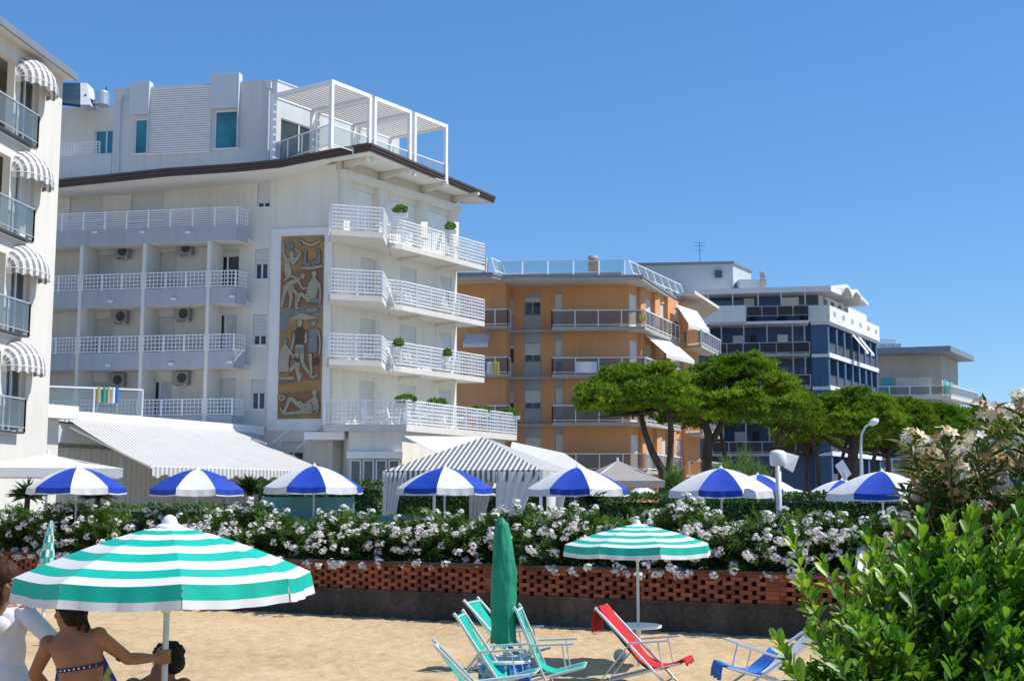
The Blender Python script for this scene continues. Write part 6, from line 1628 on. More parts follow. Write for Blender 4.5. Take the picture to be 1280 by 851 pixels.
# ---- plain white tent roof behind
wt = thing('white_tent', 'plain white pavilion roof behind the striped tent', 'tent', (2.2, 44, TZ)); m = MB()
z0_ = W(722, 588, 43).z; A_, B_, C_, D_ = W(630, 585, 45), W(735, 585, 43), W(742, 585, 48.5), W(640, 585, 50.0); T1, T2 = W(640, 552, 47), W(705, 566, 46)
for q in (A_, B_, C_, D_): q.z = z0_
for pl_ in ([A_, B_, T2, T1], [B_, C_, T2], [C_, D_, T1, T2], [D_, A_, T1]): m.poly(pl_)
for a, b in ((A_, B_), (B_, C_), (C_, D_), (D_, A_)): m.poly([a, b, b - Vector((0, 0, .3)), a - Vector((0, 0, .3))])
m.build('roof', M['canvas'], wt)
for q in (A_, B_, C_, D_): m = MB(); m.bar(Vector((q.x, q.y, TZ)), q, .09); m.build('post', M['metalw'], wt)
# white awning roof of the winter garden (520-600)
m = MB(); a, b, c, d = W(505, 545, 53.5), W(600, 546, 60), W(640, 566, 57), W(560, 574, 50.5); m.poly([a, b, c, d]); m.poly([d, c, c - Vector((0, 0, .3)), d - Vector((0, 0, .3))])
o = thing('awning', 'plain white awning between the hotel and the striped tent', 'awning', (d.x, d.y, TZ)); m.build('canopy', M['canvas'], o, solid=.02)
m = MB()
for q in (c, d): m.bar(Vector((q.x, q.y, TZ)), q, .08)
m.build('frame', M['metalw'], o)
# diagonal flag rods on the mural wall
for (x0, y0, x1, y1, k) in ((346, 556, 364, 527, 'left'), (378, 562, 399, 527, 'right'), (322, 543, 331, 526, 'leftmost short')):
    s0, z0 = HL.hit(x0, y0, .1); s1, z1 = HL.hit(x1, y1, 1.0); m = MB(); m.tube([HL.pt(s0, .9, z0), HL.pt(s1, .12, z1)], .03, 8); m.build('awning_strut', M['metalw'], hotel)
# ---- windscreen
ws = thing('windscreen', 'sea green fabric windscreen on posts behind the oleanders', 'windscreen', W(385, 640, 27.5)); m = MB()
a, b = W(328, 621, 28), W(441, 621, 27.2); c, d = W(443, 640, 27.2), W(548, 640, 26.6); zt_ = a.z
for p, q, z1 in ((a, b, zt_), (c, d, zt_ - .38)): m.box8([Vector((p.x, p.y, TZ)), Vector((q.x, q.y, TZ)), Vector((q.x, q.y + .03, TZ)), Vector((p.x, p.y + .03, TZ)), Vector((p.x, p.y, z1)), Vector((q.x, q.y, z1)), Vector((q.x, q.y + .03, z1)), Vector((p.x, p.y + .03, z1))])
m.build('screen', M['screen'], ws)
for t in (0, .5, 1): q = a.lerp(b, t); m = MB(); m.bar((q.x, q.y + .06, TZ), (q.x, q.y + .06, zt_ + .02), .05); m.build('post', M['greypanel'], ws)
# ---- white loudspeaker pole and a second one
def speaker_pole(px, py_top, d, label, k=1.0, rz=0):
    c = W(px, py_top, d); root = thing('loudspeaker_pole', label, 'pole', (c.x, c.y, TZ), 'white loudspeaker poles'); m = MB(); h = c.z - TZ
    m.tube([(0, 0, 0), (0, 0, h - .05)], .055 * k, 14); m.build('pole', M['alumatt'], root, world=False, smooth=True)
    m = MB(); m.lathe([(.12 * k, -.30 * k), (.15 * k, -.26 * k), (.155 * k, -.08 * k), (.12 * k, -.02 * k), (.03 * k, .0)], 18, (0, 0, h)); m.build('head', M['white'], root, world=False, smooth=True)
    m = MB(); m.box8([(.10 * k, -.02, h - .32 * k), (.30 * k, .10, h - .42 * k), (.30 * k, .16, h - .42 * k), (.10 * k, .04, h - .32 * k), (.08 * k, -.02, h - .03 * k), (.42 * k, .10, h - .12 * k), (.42 * k, .16, h - .12 * k), (.08 * k, .04, h - .03 * k)])
    m.build('horn', M['white'], root, world=False, bevel=.01); root.rotation_euler = (0, 0, rz); return root
speaker_pole(972, 562, 23.6, 'white pole with a loudspeaker head right of the blue and white parasol')
q = W(1053, 590, 40); root = thing('loudspeaker_pole', 'pole with tilted white board behind the rightmost blue and white parasol', 'pole', (q.x, q.y, TZ), 'white loudspeaker poles')
m = MB(); m.tube([(q.x + .1, q.y, TZ), (q.x + .1, q.y, q.z)], .04, 8); m.build('pole', M['alumatt'], root)
m = MB(); e0, e1 = W(1049, 578, 40), W(1060, 596, 40); dd = Vector((.12, 0, .09)); m.box8([e0 - dd, e1 - dd, e1 - dd + Vector((0, .06, 0)), e0 - dd + Vector((0, .06, 0)), e0 + dd, e1 + dd, e1 + dd + Vector((0, .06, 0)), e0 + dd + Vector((0, .06, 0))]); m.build('board', M['white'], root)
# ---- street lamp
c = W(1076, 600, 62); root = thing('street_lamp', 'tall street lamp with curved arm in front of the pines', 'street lamp', (c.x, c.y, TZ)); m = MB()
pts = [W(1076, 610, 62), W(1076, 560, 62), W(1077, 543, 62), W(1081, 534, 62), W(1088, 529, 62)]; pts[0].z = TZ; m.tube(pts, [.09, .07, .06, .05, .045], 8); m.build('pole', M['alumatt'], root)
m = MB(); a, b = W(1086, 530.5, 62), W(1098, 524.5, 62); m.tube([a, a.lerp(b, .3), a.lerp(b, .75), b], [.06, .16, .17, .05], 10); m.build('lamp_head', M['white'], root, smooth=True)
# ---- white cloths hanging at the right end of the wall
q = W(1088, 690, 19.6)
cloth('towel', 'white cloth draped on the wall behind the thin sprig of the foreground shrub', 'towel', (W(1072, 683, 20.4), W(1098, 676, 20.3)), (W(1066, 716, 19.6), W(1098, 720, 19.5)), M['shirt'], .04, 3)
# ================================================================== DECKCHAIRS
def make_deckchair(fab='teal', label='x', top=(0, 0, .96), foot=(.96, 0, 0), group='green sling deckchairs around the closed parasol'):
    root = thing('deckchair', label, 'deckchair', (0, 0, 0), group); w = .27; t = .037
    def bar(name, a, b, mat='alumatt', tt=t):
        m = MB(); m.bar(a, b, tt * .8, tt * 1.15, up=(0, 1, 0)); return m.build(name, M[mat], root, world=False, bevel=.004)
    top, foot = Vector(top), Vector(foot); rear, seat = Vector((.02, 0, .0)), Vector((1.12, 0, .30))
    at = top.lerp(foot, .46); 
    for s in (-1, 1):
        y = Vector((0, s * w, 0)); yi = Vector((0, s * (w - .035), 0)); yo = Vector((0, s * (w + .035), 0))
        bar('back_rail', top + y, foot + y); bar('seat_rail', rear + yi, seat + yi); bar('strut', rear + yo, at + yo, tt=.022)
        arm0, arm1 = top.lerp(foot, .44) + yo, Vector((1.0, 0, .60)) + yo; bar('armrest', arm0, arm1, tt=.036)
        bar('arm_support', arm0.lerp(arm1, .72) - Vector((0, 0, .01)), rear.lerp(seat, .80) + yo, tt=.02)
        m = MB(); p = top + y; m.bar(p - Vector((.0, 0, .0)), p + Vector((-.03, 0, .03)), .032, .036); m.build('rail_cap', M['white'], root, world=False, bevel=.004)
    for p, nm, w_ in ((top + Vector((.02, 0, -.02)), 'top_bar', w), (seat, 'front_bar', w - .035), (rear + Vector((.0, 0, .01)), 'rear_bar', w + .03), (foot + Vector((-.05, 0, .05)), 'foot_bar', w)):
        bar(nm, p - Vector((0, w_, 0)), p + Vector((0, w_, 0)), tt=.022)
    m = MB(); P = []; wf = w - .03
    if top.x > .05: path = [top, top.lerp(foot, .25) + Vector((-.03, 0, -.02)), top.lerp(foot, .5) + Vector((-.02, 0, -.04)), top.lerp(foot, .68) + Vector((.0, 0, -.05)), Vector((.72, 0, .20)), Vector((.92, 0, .225)), seat + Vector((.0, 0, .012))]
    else: path = [top + Vector((.0, 0, .0)), top.lerp(foot, .12) + Vector((-.03, 0, -.02)), top.lerp(foot, .3) + Vector((-.03, 0, -.05)), top.lerp(foot, .5) + Vector((-.01, 0, -.10)), Vector((.60, 0, .235)), Vector((.74, 0, .185)), Vector((.92, 0, .215)), seat + Vector((.0, 0, .012))]
    fine = []
    for a, b in zip(path, path[1:]):
        for j in range(3): fine.append(a.lerp(b, j / 3))
    fine.append(path[-1])
    for _ in range(3): fine = [fine[0]] + [fine[i - 1].lerp(fine[i + 1], .5).lerp(fine[i], .4) for i in range(1, len(fine) - 1)] + [fine[-1]]
    for i, p in enumerate(fine):
        f = i / (len(fine) - 1); P.append([p + Vector((0, wf * g * (1 - .10 * math.sin(f * math.pi)), -.02 * (1 - g * g) * math.sin(f * math.pi))) for g in np.linspace(-1, 1, 9)])
    m.grid(P); m.build('sling', M[fab], root, world=False, smooth=True, solid=.006)
    root['path'] = 0; return root, fine
dc, path = make_deckchair()
del dc['path']
def place_dc(o, px, py, yaw, label):   # px,py of the rear foot centre on the sand
    g = G(px, py); o.location = (g.x, g.y, .0); o.rotation_euler = (0, 0, R(yaw)); o['label'] = label; return o
place_dc(dc, 590, 834, -20, 'green deckchair behind the closed parasol, seen from the side'); dc.scale = (.9, .9, .9)
def vdc(top, foot, px, py, yaw, label):
    o, _ = make_deckchair('teal', label, top, foot); del o['path']; place_dc(o, px, py, yaw, label); o.scale = (.9, .9, .9); return o
vdc((.13, 0, .99), (.82, 0, 0), 562, 866, -9, 'green deckchair left of the closed parasol table, facing away to the right')
vdc((.24, 0, 1.02), (.68, 0, 0), 625, 858, -7, 'green deckchair right of the closed parasol with pale armrests')
o = place_dc(dup(dc, (0, 0, 0), 0), 544, 925, 5, 'green deckchair at the lower edge, seen from its dark back'); o.scale = (.9, .9, .9)
rd, _ = make_deckchair('teal', 'deckchair with a red towel over its back and seat', group=None); del rd['path']
place_dc(rd, 754, 850, -20, 'deckchair with a red towel over its back and seat'); rd.scale = (.9, .9, .9)
bd, _ = make_deckchair('canvas', 'deckchair with a blue towel, half hidden by the foreground shrub', (-.12, 0, .72), (.98, 0, 0), group=None); del bd['path']
place_dc(bd, 1008, 859, 186, 'deckchair with a blue towel, half hidden by the foreground shrub'); bd.scale = (.9, .9, .9)
# towels lying on chairs
def lay_towel(chair, label, mat, f0, f1, hang_top=.25, hang_end=0, width=.22, off=.02, skew=0):
    Mx = Matrix.Translation(chair.location) @ Matrix.Rotation(chair.rotation_euler[2], 4, 'Z') @ Matrix.Scale(.9, 4); n = len(path); seg = path[int(f0 * (n - 1)):int(f1 * (n - 1)) + 1]; rows = []
    if hang_top: 
        t = path[0]; rows += [t + Vector((-.075, 0, -hang_top)), t + Vector((-.07, 0, -hang_top * .5)), t + Vector((-.055, 0, -.03)), t + Vector((-.02, 0, .035))]
    rows += [p + Vector((.02, 0, off)) for p in seg]
    if hang_end: e = rows[-1]; rows += [e + Vector((.04, 0, -.0)), e + Vector((.06, 0, -hang_end * .5)), e + Vector((.065, 0, -hang_end))]
    m = MB(); P = []
    for i, p in enumerate(rows):
        P.append([Mx @ (p + Vector((.008 * math.sin(g * 9 + i), width * g + skew + .012 * math.sin(i * 1.1), .010 * math.sin(g * 7 + i * .8)))) for g in np.linspace(-1, 1, 13)])
    m.grid(P); o = m.build('towel', mat, None, smooth=True, solid=.012); return tag(o, label, 'towel')
lay_towel(rd, 'red towel draped over the deckchair in front of the small striped parasol', M['red'], 0, 1.0, .30, .06, .25, .03)
lay_towel(bd, 'blue towel lying on the deckchair at the right edge of the sand', M['bluetowel'], .42, 1.0, 0, .20, .235, .03)
bb = G(1002, 800) 
M['screenpale'] = plain('faded_blue_ball', (.42, .50, .58), .5)
# small bits on the sand
ball = G(778, 833); m = MB(); m.ell((ball.x, ball.y + .35, .10), (.09, .09, .09), 20, 12); o = m.build('beach_ball', M['screenpale'], None, smooth=True); tag(o, 'pale ball under the deckchair with the red towel', 'ball')
gr = MB(); rg = np.random.default_rng(8)
for c_ in [G(835, 786), G(842, 787)]:
    for k in range(60):
        p = Vector((c_.x + rg.normal() * .09, c_.y + rg.normal() * .05, -.01)); q = p + Vector((rg.normal() * .04, rg.normal() * .04, rg.uniform(.03, .09))); gr.poly([p, p + Vector((.008, 0, 0)), q])
o = gr.build('weeds', M['feather']); tag(o, 'small green weeds at the foot of the wall', kind='stuff')
# ================================================================== PEOPLE
def loft(mb, secs, n=24):
    """secs: (centre, right vector, half width, half depth, forward vector)"""
    base = len(mb.v)
    for c, r, a, b, f in secs:
        for j in range(n):
            t = 2 * math.pi * j / n; ct, st_ = math.cos(t), math.sin(t); e = .86
            mb.v.append(tuple(Vector(c) + Vector(r) * a * math.copysign(abs(ct) ** e, ct) + Vector(f) * b * math.copysign(abs(st_) ** e, st_)))
    k = len(secs)
    for i in range(k - 1):
        for j in range(n):
            j2 = (j + 1) % n; mb.f.append((base + i * n + j, base + i * n + j2, base + (i + 1) * n + j2, base + (i + 1) * n + j)); mb.m.append(0)
    mb.f.append(tuple(base + j for j in reversed(range(n)))); mb.m.append(0); mb.f.append(tuple(base + (k - 1) * n + j for j in range(n))); mb.m.append(0)
def caps(mb, pts, rad, n=14):
    """tapered limb with round ends"""
    pts = [Vector(p) for p in pts]; fine, rr = [], []
    for i in range(len(pts) - 1):
        for q in range(5): fine.append(pts[i].lerp(pts[i + 1], q / 5)); rr.append(lerp(rad[i], rad[i + 1], q / 5))
    fine.append(pts[-1]); rr.append(rad[-1]); mb.tube(fine, rr, n)
    mb.ell(pts[0], (rad[0],) * 3, n, 8); mb.ell(pts[-1], (rad[-1],) * 3, n, 8)
    for p, r in zip(pts[1:-1], rad[1:-1]): mb.ell(p, (r,) * 3, n, 8)
def head(mb, c, f, up=Vector((0, 0, 1)), s=1.0):
    f = Vector(f).normalized(); r = f.cross(up).normalized(); u = r.cross(f); Rm = Matrix((r, f, u)).transposed(); c = Vector(c)
    def L(x, y, z): return c + Rm @ (Vector((x, y, z)) * s)
    mb.ell(L(0, -.012, .022), (.074 * s, .092 * s, .092 * s), 24, 14, Rm); mb.ell(L(0, .028, -.035), (.054 * s, .062 * s, .078 * s), 20, 12, Rm); mb.ell(L(0, .062, -.085), (.026 * s, .024 * s, .022 * s), 14, 8, Rm)
    caps(mb, [L(0, .083, .012), L(0, .104, -.022)], [.008 * s, .013 * s], 10); mb.ell(L(0, .092, -.030), (.017 * s, .012 * s, .009 * s), 12, 8, Rm)
    for k in (-1, 1): mb.ell(L(.074 * k, -.008, -.005), (.010 * s, .020 * s, .032 * s), 12, 8, Rm); mb.ell(L(.045 * k, .055, -.022), (.018 * s, .018 * s, .018 * s), 10, 6, Rm); mb.ell(L(.03 * k, .078, .026), (.022 * s, .010 * s, .008 * s), 10, 6, Rm)
    return L, Rm
def face_parts(root, L, Rm, s=1.0):
    for k in (-1, 1):
        m = MB(); m.ell(L(.030 * k, .073, .008), (.012 * s, .009 * s, .0055 * s), 12, 8, Rm); e = m.build('eye', M['eye'], root, smooth=True)
        m = MB(); m.ell(L(.030 * k, .0825, .008), (.0062 * s, .003 * s, .0052 * s), 10, 6, Rm); m.build('iris', M['black'], e, smooth=True)
    m = MB(); m.ell(L(0, .085, -.060), (.022 * s, .010 * s, .0085 * s), 14, 8, Rm); m.build('lips', M['lips'], root, smooth=True)
def hand_relaxed(mb, wrist, d, nrm, side=1, s=1.0, curl=.35):
    d = Vector(d).normalized(); nrm = Vector(nrm); nrm = (nrm - d * nrm.dot(d)).normalized(); x = d.cross(nrm) * side; w = Vector(wrist); Rm = Matrix((x, d, nrm)).transposed()
    mb.ell(w + d * .045 * s, (.040 * s, .052 * s, .015 * s), 16, 10, Rm)
    for k, (ln, off) in enumerate(((.070, -.030), (.080, -.010), (.075, .010), (.058, .029))):
        p = w + d * .082 * s + x * off * s; pts = [p - d * .02]; a = .15
        for q in range(3): dd = d * math.cos(a) + nrm * math.sin(a); p = p + dd * ln * s * (.42, .33, .25)[q]; pts.append(p); a += curl
        caps(mb, pts, [.0095 * s, .009 * s, .0082 * s, .0068 * s], 8)
    p = w + d * .02 * s - x * .030 * s; caps(mb, [p, p + (d * .6 - x * .8 + nrm * .3).normalized() * .035 * s, p + (d * .6 - x * .8 + nrm * .3).normalized() * .035 * s + (d * .9 - x * .3 + nrm * .3).normalized() * .032 * s], [.013 * s, .011 * s, .008 * s], 8)
def hand_grip(mb, wrist, pole_pt, axis, pr, s=1.0):
    """right hand closed round a pole, palm on the camera side, fingers round the right of it"""
    ax = Vector(axis).normalized(); fr_ = Vector((0, -1, 0)); fr_ = (fr_ - ax * fr_.dot(ax)).normalized(); rt = Vector((1, 0, 0)); rt = (rt - ax * rt.dot(ax)).normalized(); c = Vector(pole_pt)
    def A(deg, r, h): a = R(deg); return c + rt * r * math.cos(a) + fr_ * r * math.sin(a) + ax * h      # 90 = towards camera, 0 = right, 180 = left
    Rm = Matrix((rt, -fr_, ax)).transposed()
    mb.ell(A(125, pr + .019, 0), (.036, .017, .043), 16, 10, Matrix((A(125, 1, 0) - A(125, 0, 0), rt, ax)).transposed() @ Matrix.Rotation(R(90), 3, 'Z'))
    mb.ell(A(150, pr + .020, 0), (.024, .022, .040), 14, 8, Rm)
    for k, (h, e) in enumerate(((.036, -62), (.012, -80), (-.012, -72), (-.035, -50))):
        angs = [118, 70, 18, -30, e]; caps(mb, [A(a, pr + .0105, h + .003 * (k - 1.5) * .3) for a in angs], [.0100, .0102, .0094, .0086, .0072], 9)
    caps(mb, [A(165, pr + .020, .035), A(200, pr + .015, .050), A(250, pr + .012, .046)], [.014, .0115, .009], 9)
    caps(mb, [wrist, A(150, pr + .024, 0)], [.024, .026], 12)
def finish(mb, mat, root, vox=.0055, name='body'):
    o = mb.build(name, mat, None)
    r = o.modifiers.new('r', 'REMESH'); r.mode = 'VOXEL'; r.voxel_size = vox
    s = o.modifiers.new('s', 'SMOOTH'); s.factor = .5; s.iterations = 3
    dg = bpy.context.evaluated_depsgraph_get(); dg.update(); me = bpy.data.meshes.new_from_object(o.evaluated_get(dg)); me.name = name
    bpy.data.objects.remove(o); me.polygons.foreach_set('use_smooth', [True] * len(me.polygons)); me.materials.clear(); me.materials.append(mat)
    n = bpy.data.objects.new(name, me); COL.objects.link(n); off = wloc(root)
    for v in me.vertices: v.co -= off
    n.parent = root; return n
def garment(body, name, mat, root, planes, off=.005, keep=None, flare=None):
    """cloth following the body: cut by planes (point, normal keeps the side the normal points to)"""
    bm = bmesh.new(); bm.from_mesh(body.data); o_ = wloc(root)
    for p, n in planes:
        bmesh.ops.bisect_plane(bm, geom=bm.verts[:] + bm.edges[:] + bm.faces[:], plane_co=Vector(p) - o_, plane_no=Vector(n), clear_inner=True)
    if keep: bmesh.ops.delete(bm, geom=[f for f in bm.faces if not keep(f.calc_center_median() + o_)], context='FACES')
    bm.normal_update(); mv = [(v, v.normal.copy()) for v in bm.verts]
    for v, n in mv:
        k = off if not flare else off + flare(v.co + o_); nn_ = n
        v.co += nn_ * k
    me = bpy.data.meshes.new(name); bm.to_mesh(me); bm.free(); me.materials.clear(); me.materials.append(mat); me.polygons.foreach_set('use_smooth', [True] * len(me.polygons))
    o = bpy.data.objects.new(name, me); COL.objects.link(o); o.parent = root; b = o.modifiers.new('solid', 'SOLIDIFY'); b.thickness = .003; b.offset = 1; return o
def hairmesh(root, blobs, mat, name='hair', amp=.006, freq=55, stretch=.35, vox=.006):
    m = MB()
    for b in blobs:
        if b[0] == 'e': m.ell(b[1], b[2], 28, 18, b[3])
        else: caps(m, b[1], b[2], 8)
    h = finish(m, mat, root, vox, name); me = h.data
    for v in me.vertices:
        n = mnoise.noise(Vector((v.co.x * freq, v.co.y * freq, v.co.z * freq * stretch))); v.co += v.normal * n * amp
    return h

def strands(root, L, n, seed, a0, a1, drop, mat, parent, r=.0028):
    rq_ = random.Random(seed); m = MB()
    for k in range(n):
        az = rq_.uniform(a0, a1); pts = []; w_ = rq_.uniform(.0, .012); el0 = rq_.uniform(.9, 1.45); lo = rq_.uniform(*drop)
        for q in range(8):
            el = el0 + (lo - el0) * q / 7; rr = 1.02 + w_; az2 = az + .25 * math.sin(q * .5 + k)
            pts.append(L(.084 * rr * math.cos(el) * math.sin(az2), -.024 - .098 * rr * math.cos(el) * math.cos(az2), .034 + .094 * rr * math.sin(el)))
        m.tube(pts, [r * .6, r, r, r, r, r, r * .8, r * .3], 4)
    return m.build('hair_strands', mat, parent, smooth=True)
# ---------------- woman in the bikini, back to the camera
D0 = 7.5
def w1(x, y, d=D0): return W(x, y, d)
neck, shR, shL = w1(91, 787), w1(123, 795), w1(61, 805); strap, waist, hips = w1(100, 833), w1(102, 858), w1(104, 893)
feetc = Vector((hips.x + .02, D0 + .03, 0)); P1 = thing('person', 'woman in a patterned bikini seen from behind, holding the big parasol pole', 'person', tuple(feetc))
m = MB(); rv = (shR - shL).normalized(); fw = Vector((0, 1, 0)); rx_ = Vector((1, 0, .04)).normalized(); rx_h = Vector((1, 0, 0))
crotch = hips + Vector((0, 0, -.11)); armpit = strap.lerp(neck, .52)
loft(m, [(crotch, rx_h, .10, .085, fw), (crotch + Vector((0, 0, .05)), rx_h, .165, .115, fw), (hips, rx_h, .172, .12, fw), (hips.lerp(waist, .55), rx_h, .145, .105, fw), (waist, rx_h, .118, .088, fw), (strap, rx_, .130, .095, fw),
         (armpit, rv, .150, .098, fw), (neck.lerp(strap, .24), rv, .155, .082, fw), (neck.lerp(strap, .09), rv, .115, .066, fw), (neck + Vector((0, 0, .012)), rx_, .060, .055, fw), (neck + Vector((-.008, .01, .06)), rx_, .045, .05, fw), (neck + Vector((-.012, .02, .11)), rx_, .044, .05, fw)])
for s_, j in ((1, shR), (-1, shL)): m.ell(j, (.054, .056, .056), 16, 10)
m.ell(armpit + Vector((-.065, .085, -.03)), (.062, .055, .058), 16, 10); m.ell(armpit + Vector((.065, .085, -.03)), (.062, .055, .058), 16, 10)
for sx in (-1, 1): m.ell(crotch + Vector((.075 * sx, -.065, .05)), (.085, .075, .085), 16, 10)
elR, wrR = w1(160, 823, 7.63), w1(194, 822, 7.82); elL, wrL = w1(43, 842, 7.60), w1(66, 868, 7.73)
caps(m, [shR, shR.lerp(elR, .5), elR], [.047, .042, .036]); caps(m, [elR, elR.lerp(wrR, .35), wrR], [.036, .036, .023])
caps(m, [shL, shL.lerp(elL, .5), elL], [.047, .042, .036]); caps(m, [elL, elL.lerp(wrL, .35), wrL], [.036, .035, .023])
m.tube([shR + Vector((-.05, 0, -.0)), neck + Vector((0, 0, .03))], [.045, .038], 12); m.tube([shL + Vector((.05, 0, -.0)), neck + Vector((0, 0, .03))], [.045, .038], 12)
polepos = Vector((pL_.x, pL_.y, wrR.z)); axp = Vector((math.sin(tx), 0, math.cos(tx))); polep = big.location + axp * ((wrR.z) / axp.z)
hand_grip(m, wrR, polep, axp, .019)
hand_relaxed(m, wrL, (crotch + Vector((.0, .14, .12))) - wrL, Vector((.3, -1, 0)), 1)
for sx in (-1, 1):
    hp = crotch + Vector((.088 * sx, 0, .04)); kn = Vector((feetc.x + .10 * sx, D0 + .03, .47)); an = Vector((feetc.x + .11 * sx, D0, .08)); caps(m, [hp, kn], [.086, .054]); caps(m, [kn, kn.lerp(an, .32) + Vector((0, -.012, 0)), an], [.052, .056, .034])
    caps(m, [an + Vector((0, -.03, -.04)), an + Vector((.01 * sx, .10, -.045)), an + Vector((.012 * sx, .16, -.055))], [.034, .034, .022])
hc = w1(86.5, 763, 7.52); hf = Vector((-.80, .58, -.12)); L, Rm = head(m, hc, hf); m.tube([neck + Vector((0, .01, .02)), L(0, -.02, -.05)], [.05, .05], 14)
body = finish(m, M['skin'], P1); face_parts(P1, L, Rm)
hairmesh(P1, [('e', L(0, -.022, .030), (.084, .098, .094), Rm), ('e', L(0, -.055, -.015), (.078, .065, .085), Rm), ('e', L(.0, -.105, -.045), (.036, .036, .042), Rm), ('c', [L(.02, -.115, -.05), L(.03, -.13, -.10), L(.02, -.125, -.135)], [.018, .014, .008]), ('c', [L(-.02, -.11, -.06), L(-.02, -.12, -.115)], [.016, .008])], M['hair'])
strands(P1, L, 170, 3, -2.0, 2.0, (-.9, -.3), M['hair'], [c for c in P1.children if c.name.startswith('hair')][0])
sdir = (w1(128, 828.5) - w1(74, 836.5)).normalized(); nrm_ = Vector((-sdir.z, 0, sdir.x))
tb_ = garment(body, 'bikini_top', M['navy'], P1, [(strap - nrm_ * .011, nrm_), (strap + nrm_ * .011, -nrm_)], .003, keep=lambda p: abs(p.x - strap.x) < .20)
m = MB()
for k in range(9):   # white and dark bead squares along the strap
    t = (k - 4) / 4.5; q = strap + sdir * t * .125; yy = -.0985 * math.sqrt(max(.05, 1 - (t * .93) ** 2)); q = Vector((q.x, strap.y + yy - .006, q.z)); m.box(q.x - .004, q.x + .004, q.y - .002, q.y + .001, q.z - .005, q.z + .005)
m.build('beads', M['white'], tb_)
garment(body, 'bikini_bottom', M['navy'], P1, [(crotch + Vector((0, 0, -.055)), (0, 0, 1)), (hips + Vector((0, 0, .015)), (0, 0, -1))], .004, keep=lambda p: abs(p.x - hips.x) < .25)

# ---------------- woman in the white long sleeved top
D1 = 8.2
def w2(x, y, d=D1): return W(x, y, d)
neck, shA, shB = w2(8, 758), w2(31, 766, 8.15), w2(-22, 766, 8.3)      # A: towards the right of the picture
chest, waist, hips = w2(1, 795), w2(1, 830), w2(2, 862); fc = Vector((hips.x, D1, 0)); P2 = thing('person', 'long haired woman in a white embroidered long sleeved top at the left edge', 'person', tuple(fc))
rv = (shA - shB).normalized(); fw = Vector((rv.y, -rv.x, 0)).normalized(); m = MB(); z_ = Vector((0, 0, 1))
if fw.y > 0: fw = -fw
crotch = hips + Vector((0, 0, -.11)); rh = Vector((rv.x, rv.y, 0)).normalized()
loft(m, [(crotch, rh, .10, .085, fw), (crotch + z_ * .05, rh, .17, .12, fw), (hips, rh, .178, .125, fw), (waist, rh, .135, .10, fw), (chest, rh, .15, .11, fw), (chest.lerp(neck, .45), rh, .158, .10, fw), (chest.lerp(neck, .78), rh, .15, .08, fw), (neck - z_ * .015, rh, .10, .065, fw), (neck + z_ * .015, rh, .058, .055, fw), (neck + z_ * .10, rh, .045, .05, fw)])
for j in (shA, shB): m.ell(j, (.056, .056, .056), 16, 10)
for sx in (-1, 1): m.ell(chest.lerp(neck, .35) + rh * .07 * sx + fw * .075, (.062, .058, .060), 16, 10)
elA, wrA = w2(65, 799, 8.06), w2(78, 818, 7.98); elB, wrB = w2(-66, 812, 8.3), w2(-72, 860, 8.12)
caps(m, [shA, shA.lerp(elA, .5), elA], [.048, .043, .037]); caps(m, [elA, elA.lerp(wrA, .35), wrA], [.037, .036, .024]); caps(m, [shB, elB], [.048, .037]); caps(m, [elB, elB.lerp(wrB, .35), wrB], [.037, .036, .024])
hand_relaxed(m, wrA, Vector((.35, -.6, -.25)), Vector((0, .3, -1)), -1, curl=.6); hand_relaxed(m, wrB, Vector((-.05, -.3, -.9)), Vector((1, .1, 0)), 1)
for sx in (-1, 1):
    hp = crotch + rh * .09 * sx + z_ * .04; kn = Vector((fc.x + .10 * sx, D1 - .02, .48)); an = Vector((fc.x + .11 * sx, D1, .08)); caps(m, [hp, kn], [.088, .055]); caps(m, [kn, kn.lerp(an, .32) + Vector((0, .012, 0)), an], [.052, .056, .034]); caps(m, [an + Vector((0, .03, -.04)), an + Vector((.01 * sx, -.10, -.045)), an + Vector((.012 * sx, -.16, -.055))], [.034, .034, .022])
hf = Vector((.93, -.22, -.22)); hc = neck + z_ * .165 + fw * .02; L, Rm = head(m, hc, hf); m.tube([neck + z_ * .02, L(0, -.02, -.05)], [.05, .05], 14)
body = finish(m, M['skin2'], P2); face_parts(P2, L, Rm)
bl = [('e', L(0, -.018, .036), (.088, .098, .092), Rm), ('e', L(0, -.062, -.05), (.090, .060, .13), Rm)]
rq = random.Random(4)
for k in range(36):
    a = rq.uniform(-1.7, 2.75); x, y = .088 * math.sin(a), -.02 - .085 * math.cos(a * .8); bl.append(('c', [L(x, y, .0), L(x * 1.12, y - .005, -.10), L(x * 1.15 + rq.uniform(-.01, .01), y + rq.uniform(-.01, .02), -.19), L(x * 1.1 + rq.uniform(-.02, .02), y + rq.uniform(-.01, .03), -.27)], [.018, .019, .016, .006]))
hairmesh(P2, bl, M['hairbrown'], amp=.005)
strands(P2, L, 170, 5, -2.2, 2.2, (-1.2, -.5), M['hairbrown'], [c for c in P2.children if c.name.startswith('hair')][0])
hem = hips + z_ * .0
def fl2(p): return .010 + max(0, (chest.z - p.z)) * .06 + .004 * math.sin(p.z * 40 + p.x * 30)
def keep2(p):
    if p.z > neck.z - .005: return False
    if (p - (neck + fw * .06 - z_ * .03)).length < .062: return False
    for w_, e_ in ((wrA, elA), (wrB, elB)):
        d_ = (w_ - e_).normalized()
        q_ = (p - w_); ax_ = q_.dot(d_)
        if -.02 < ax_ < .24 and (q_ - d_ * ax_).length < .055 + max(0, ax_) * .25: return False
    return True
top = garment(body, 'top', M['shirt'], P2, [(hem, (0, 0, 1))], 0, keep=keep2, flare=fl2)
m = MB()
